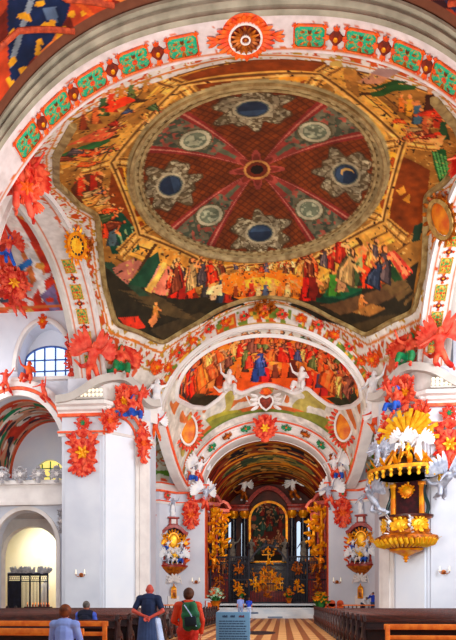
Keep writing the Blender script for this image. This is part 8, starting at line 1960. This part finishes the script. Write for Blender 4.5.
def person(label, loc, rz, J, sc=1, skin=SKIN, shirt=None, sleeves='short', trousers=None, hair=None, hairstyle='short', fine=True, palm=None, skirt=None, extra=None):
    t = thing('person', label, 'person', loc, rz, None, sc)
    vox = .0075 if fine else .014
    P = body_prims(J, hands=False)
    f = (J['head']-J['neck']).normalized(); h = J['head']
    fw = Vector((0,-1,0)); fw = (fw-f*fw.dot(f)).normalized(); sd = f.cross(fw)
    P += [('c', h+fw*.088+f*.012, h+fw*.108-f*.022, .011, .016, 8, 2), ('e', h+fw*.03-f*.06, (.05,.055,.05)), ('e', h+fw*.085-f*.055, (.026,.014,.008)), ('e', h+fw*.086-f*.07, (.024,.013,.009))]
    for s in (-1,1): P += [('e', h+sd*s*.077-f*.005, (.014,.024,.034)), ('e', h+sd*s*.03+fw*.083+f*.03, (.022,.012,.008))]
    for s, k in (('l',1),('r',-1)):
        d = (J['h'+s]-J['e'+s]).normalized(); n = (palm or {}).get(s, V(-k,0,0)); hand(P, J['h'+s]+d*.01, (palm or {}).get('d'+s, d), n, k, .6)
    blob('body', P, vox, skin, t, smooth=3)
    EYE_M = mat('dark_eye',(40,28,24),(30,20,18),.3)
    for s in (-1,1):
        mb = MB(); mb.ell(h+sd*s*.031+fw*.088+f*.012, (.012,.008,.008), None, 10, 6); mb.build('eye', EYE_M, t)
    if shirt:
        P = [('c', J['waist']-V(0,0,.04), J['chest'], .165, .168), ('c', J['pel']*.5+J['waist']*.5, J['waist'], .172, .165), ('c', J['chest'], J['neck']-V(0,0,.06), .14, .085), ('c', J['sl'], J['sr'], .09, .09), ('c', J['sl']*.62+J['sr']*.38, J['sl']*.38+J['sr']*.62, .125, .125)]
        for s in 'lr':
            e = J['s'+s]*.3+J['e'+s]*.7
            P.append(('c', J['s'+s], e if sleeves == 'short' else J['e'+s], .076, .064))
            if sleeves == 'long': P.append(('c', J['e'+s], J['e'+s]*.12+J['h'+s]*.88, .062, .046))
        if sleeves == 'jacket':
            pass
        blob('shirt', P, .012, shirt, t, smooth=3)
    if trousers:
        P = [('c', J['pel'], J['pel']*.5+J['waist']*.5, .178, .162)]
        for s in 'lr': P += [('c', J['p'+s], J['k'+s], .112, .085), ('c', J['k'+s], J['a'+s]+V(0,0,.03), .085, .07), ('c', J['pel'], J['p'+s], .165, .13)]
        blob('trousers', P, .013, trousers, t, smooth=3)
    for s in 'lr':
        P = [('c', J['a'+s]-V(0,-.03,.035), J['a'+s]+V(0,-.15,-.05), .05, .04)]; blob('shoe', P, .012, BLACKM, t, smooth=2)
    if hair:
        P = [('e', h-fw*.018+f*.028, (.092,.104,.108), None, 14, 10)]
        if hairstyle == 'bob': P = [('e', h-fw*.02+f*.028, (.108,.114,.112), None, 14, 10), ('e', h-fw*.04-f*.02, (.1,.08,.09), None, 14, 10)]
        if hairstyle == 'ring': P = [('c', h-fw*.05+sd*(-.065)-f*.02, h-fw*.05+sd*.065-f*.02, .04, .04), ('c', h-fw*.075-sd*.03-f*.03, h-fw*.075+sd*.03-f*.03, .035, .035)]
        blob('hair', P, .01, hair, t, smooth=2)
    if extra: extra(t, J)
    return t
BRN = mat('brown_hair',(96,46,16),(60,26,10),.6,scale=12); GRH = mat('grey_hair',(120,112,104),(80,74,70),.6,scale=12); AUB = mat('auburn_hair',(140,64,16),(84,34,10),.6,scale=12)
NAVY = mat('navy_shirt',(30,46,84),(22,36,66),.8,scale=5); SLATE = mat('slate_cloth',(62,84,130),(48,66,106),.8,scale=4); PALEB = mat('pale_blue_shirt',(150,170,232),(132,150,220),.8,scale=4); WHB = mat('white_blue_cloth',(196,214,244),(170,190,230),.8,scale=4)
REDJ = mat('red_orange_jacket',(232,72,30),(206,50,24),.75,scale=4); REDT = mat('red_trousers',(214,46,30),(186,34,24),.75,scale=4); BPG = mat('green_backpack',(36,110,66),(22,70,50),.7,scale=5); BPD = mat('dark_strap',(20,34,46),(16,26,36),.7); LBL = mat('vivid_blue_shirt',(40,80,220),(30,60,180),.8,scale=4)
# standing man, hands clasped behind his back
J = joints(neck=(0,-.01,1.47), head=(0,-.07,1.6), el=(.31,.09,1.16), er=(-.31,.09,1.16), hl=(.055,.205,1.06), hr=(-.075,.23,1.03), kl=(.12,-.02,.5), kr=(-.12,-.02,.5), al=(.13,.02,.09), ar=(-.13,.02,.09))
def jacket(t, J):
    P = []
    for k in range(15):
        a = PI*(-.12+1.24*k/14); P.append(('c', V(.16*math.cos(a),.02+.14*math.sin(a),1.02), V(.225*math.cos(a),.03+.19*math.sin(a),.42+.05*math.sin(k*2)), .045, .04))
    blob('tied_coat', P, .014, SLATE, t, smooth=3)
    P = [('c', V(-.17-.01*k,.1-.05*k,.98), V(-.25-.012*k,.12-.05*k,.5), .04, .045) for k in range(4)]
    blob('pale_lining', P, .014, WHB, t, smooth=3)
p = atp(149,640,13.4)
# facing the altar: local left is world right, so the pale lining goes on local -x
person('bald man in navy T-shirt standing with his hands clasped behind his back', (p.x,13.4,0), PI, J, 1.08, SKINR, NAVY, 'short', SLATE, None, fine=True, palm={'l':V(0,1,.2),'r':V(0,1,.2)}, extra=jacket)
# woman with green backpack
J = joints(head=(-.01,-.03,1.62), el=(.27,.02,1.13), hl=(.22,-.2,1.05), er=(-.27,.03,1.13), hr=(-.25,-.02,.88))
def pack(t, J):
    mb = MB(); T = Matrix.Translation((-.085,.24,1.24)) @ Matrix.Rotation(.12,4,'Y')
    b = blob('backpack', [('c', T @ V(-.09,0,-.19), T @ V(.09,0,-.19), .085, .085), ('c', T @ V(-.08,.01,.0), T @ V(.08,.01,.0), .1, .1), ('c', T @ V(-.05,-.01,.17), T @ V(.05,-.01,.17), .08, .08), ('c', T @ V(-.07,0,-.2), T @ V(-.06,0,.17), .1, .085), ('c', T @ V(.07,0,-.2), T @ V(.06,0,.17), .1, .085)], .012, BPG, t, smooth=4)
    mb.bbox(-.11,.11,.07,.125,-.2,-.02,.02,T); mb.build('front_pocket', BPD, b)
    mb = MB(); mb.tube([T @ V(-.1,.1,-.22),T @ V(-.02,.115,.02),T @ V(.08,.09,.2)],.012,6); mb.build('pale_piping', WHB, b)
    for s in (-1,1):
        mb = MB(); mb.tube([T @ V(s*.08,-.05,.2), V(s*.11-.02,.08,1.5), V(s*.12,-.06,1.47), V(s*.13,-.15,1.32), V(s*.14,-.12,1.12), V(s*.13,.06,1.0), T @ V(s*.1,-.02,-.22)], .02, 6, flat=.5); mb.build('shoulder_strap', BPD, b)
p = atp(188,640,11.2)
person('woman with short brown hair in red-orange jacket carrying a green backpack', (p.x,11.2,0), PI, J, .985, SKIN, REDJ, 'long', REDT, BRN, 'bob', True, extra=pack)
# seated people
SITJ = lambda: joints(pel=(0,.05,.56), waist=(0,.06,.7), chest=(0,.04,.92), neck=(0,.03,1.1), head=(0,-.0,1.26), sl=(.185,.04,1.04), sr=(-.185,.04,1.04), el=(.25,-.02,.77), er=(-.25,-.02,.77), hl=(.12,-.26,.68), hr=(-.12,-.26,.68), pl=(.1,0,.54), pr=(-.1,0,.54), kl=(.13,-.42,.52), kr=(-.13,-.42,.52), al=(.13,-.42,.09), ar=(-.13,-.42,.09))
p = atp(65.5,640,10.45)
person('auburn-haired woman in a pale blue shirt seated on the left', (p.x,10.45,0), PI, SITJ(), 1.02, SKIN, PALEB, 'long', SLATE, AUB, 'bob', True)
def vest(t, J):
    P = [('c', J['pel'], J['chest'], .2, .2), ('c', J['chest'], J['neck']-V(0,0,.08), .17, .11), ('c', J['sl']*.8+J['sr']*.2, J['sr']*.8+J['sl']*.2, .125, .125), ('c', J['sl']*.68+J['sr']*.32, J['sr']*.68+J['sl']*.32, .145, .145)]
    blob('dark_vest', P, .012, mat('dark_vest_cloth',(22,26,52),(16,20,40),.8,scale=5), t, smooth=3)
p = atp(86.5,640,15.75)
person('grey-haired man in a dark vest with blue sleeves seated in the first left pew', (p.x,15.75,.0), PI, SITJ(), 1.06, SKIN, mat('blue_sleeve_shirt',(84,110,220),(66,90,190),.8,scale=4), 'long', SLATE, GRH, 'short', True, extra=vest)
# far people
p = atp(240.5,618,47.5)
person('far man in pale shirt and light trousers walking to the choir steps', (p.x,47.5,0), PI+.2, joints(kl=(.1,-.12,.52), al=(.1,-.05,.09), kr=(-.1,.02,.5), ar=(-.1,.16,.12)), 1.03, SKIN, PALEB, 'short', mat('light_grey_trousers',(150,164,200),(130,146,186),.8), GRH, 'short', False)
p = atp(249,618,47.2)
person('far woman in vivid blue top and white trousers beside the pale-shirted man', (p.x,47.2,0), PI-.3, joints(el=(.3,-.1,1.15), hl=(.2,-.25,1.3)), .96, SKIN, LBL, 'short', WHB, BRN, 'bob', False)
p = atp(372,606,48.2)
person('person in blue with raised arms taking a photo behind the right rail', (p.x,47.6,.35), -.5, joints(el=(.3,-.2,1.3), hl=(.1,-.34,1.55), er=(-.3,-.2,1.3), hr=(-.1,-.34,1.55)), 1.0, SKIN, LBL, 'long', SLATE, BRN, 'short', False)
p = atp(362,606,48.4)
person('person in a white top bending behind the right rail below the side altar', (p.x,47.9,.35), .6, joints(waist=(0,-.02,1.08), chest=(0,-.2,1.2), neck=(0,-.33,1.28), head=(0,-.45,1.33), sl=(.18,-.28,1.26), sr=(-.18,-.28,1.26), el=(.24,-.38,1.0), er=(-.24,-.38,1.0), hl=(.14,-.5,.84), hr=(-.14,-.5,.84)), .95, SKIN, WHITE, 'long', NAVY, GRH, 'short', False)
mb = MB(); mb.box(6.2,10.9,47.0,49.0,0,.35); struct(mb, 'floor_step_right', STEPM)
# ================================================================== CAMERA, LIGHT
cam = bpy.data.cameras.new('camera'); co = bpy.data.objects.new('camera', cam); COL.objects.link(co)
co.location = (1.2*S, 0, 1.5); co.rotation_euler = (PI/2, 0, YAW)
cam.sensor_fit = 'VERTICAL'; cam.sensor_height = 36; cam.sensor_width = 36; cam.lens = 36*603/640.
cam.shift_y = 280/640.; cam.shift_x = 0; cam.clip_end = 300
SC.camera = co
w = bpy.data.worlds.new('World'); SC.world = w; w.use_nodes = True
bg = w.node_tree.nodes['Background']; bg.inputs['Color'].default_value = (.88,.94,1,1); bg.inputs['Strength'].default_value = .5
def area(name, loc, target, size, energy, col=(1,1,1)):
    l = bpy.data.lights.new(name, 'AREA'); l.energy = energy; l.shape = 'RECTANGLE'; l.size = size[0]; l.size_y = size[1]; l.color = col
    o = bpy.data.objects.new(name, l); COL.objects.link(o); o.location = loc
    o.rotation_euler = (Vector(target)-Vector(loc)).to_track_quat('-Z','Y').to_euler(); return o
area('window_light_right', B(15,21,14), B(-6,35,9), (7,10), 4000, (.88,.94,1))
area('window_light_left', B(-13,10,10), B(0,30,17), (8,10), 1800, (1,.95,.9))
area('vault_fill_light', B(0,14,4), B(0,29,20), (10,6), 3300, (1,.96,.9))  # added uplight hung in mid-nave, evens out the dim painted vault
area('floodlight_choir', B(0,45.5,9), B(0,57,7), (5,2), 350, (1,.85,.65))
area('lunette_fill_light', B(0,36,7.5), B(0,40.5,13), (8,3), 350, (1,.96,.9))  # added uplight in mid-air, lifts the lunette vault
area('bench_fill_light', B(15,6,11), B(-2,15,.5), (7,9), 3800, (.97,.98,1))  # added fill with no window built behind it, brightens front benches and people
area('chapel_fill_light', B(-17.5,43,6.3), B(-15,46,3), (3,3), 500, (1,.97,.9))  # added lamp inside the left chapel to brighten its back wall
area('aisle_window_light', B(-18,31,14), B(-14,36,12), (5,5), 500, (.95,.97,1))
vs = SC.view_settings; SC.display_settings.display_device = 'sRGB'
vs.view_transform = 'Standard'; vs.look = 'None'; vs.gamma = 1; vs.exposure = 0; vs.use_curve_mapping = False
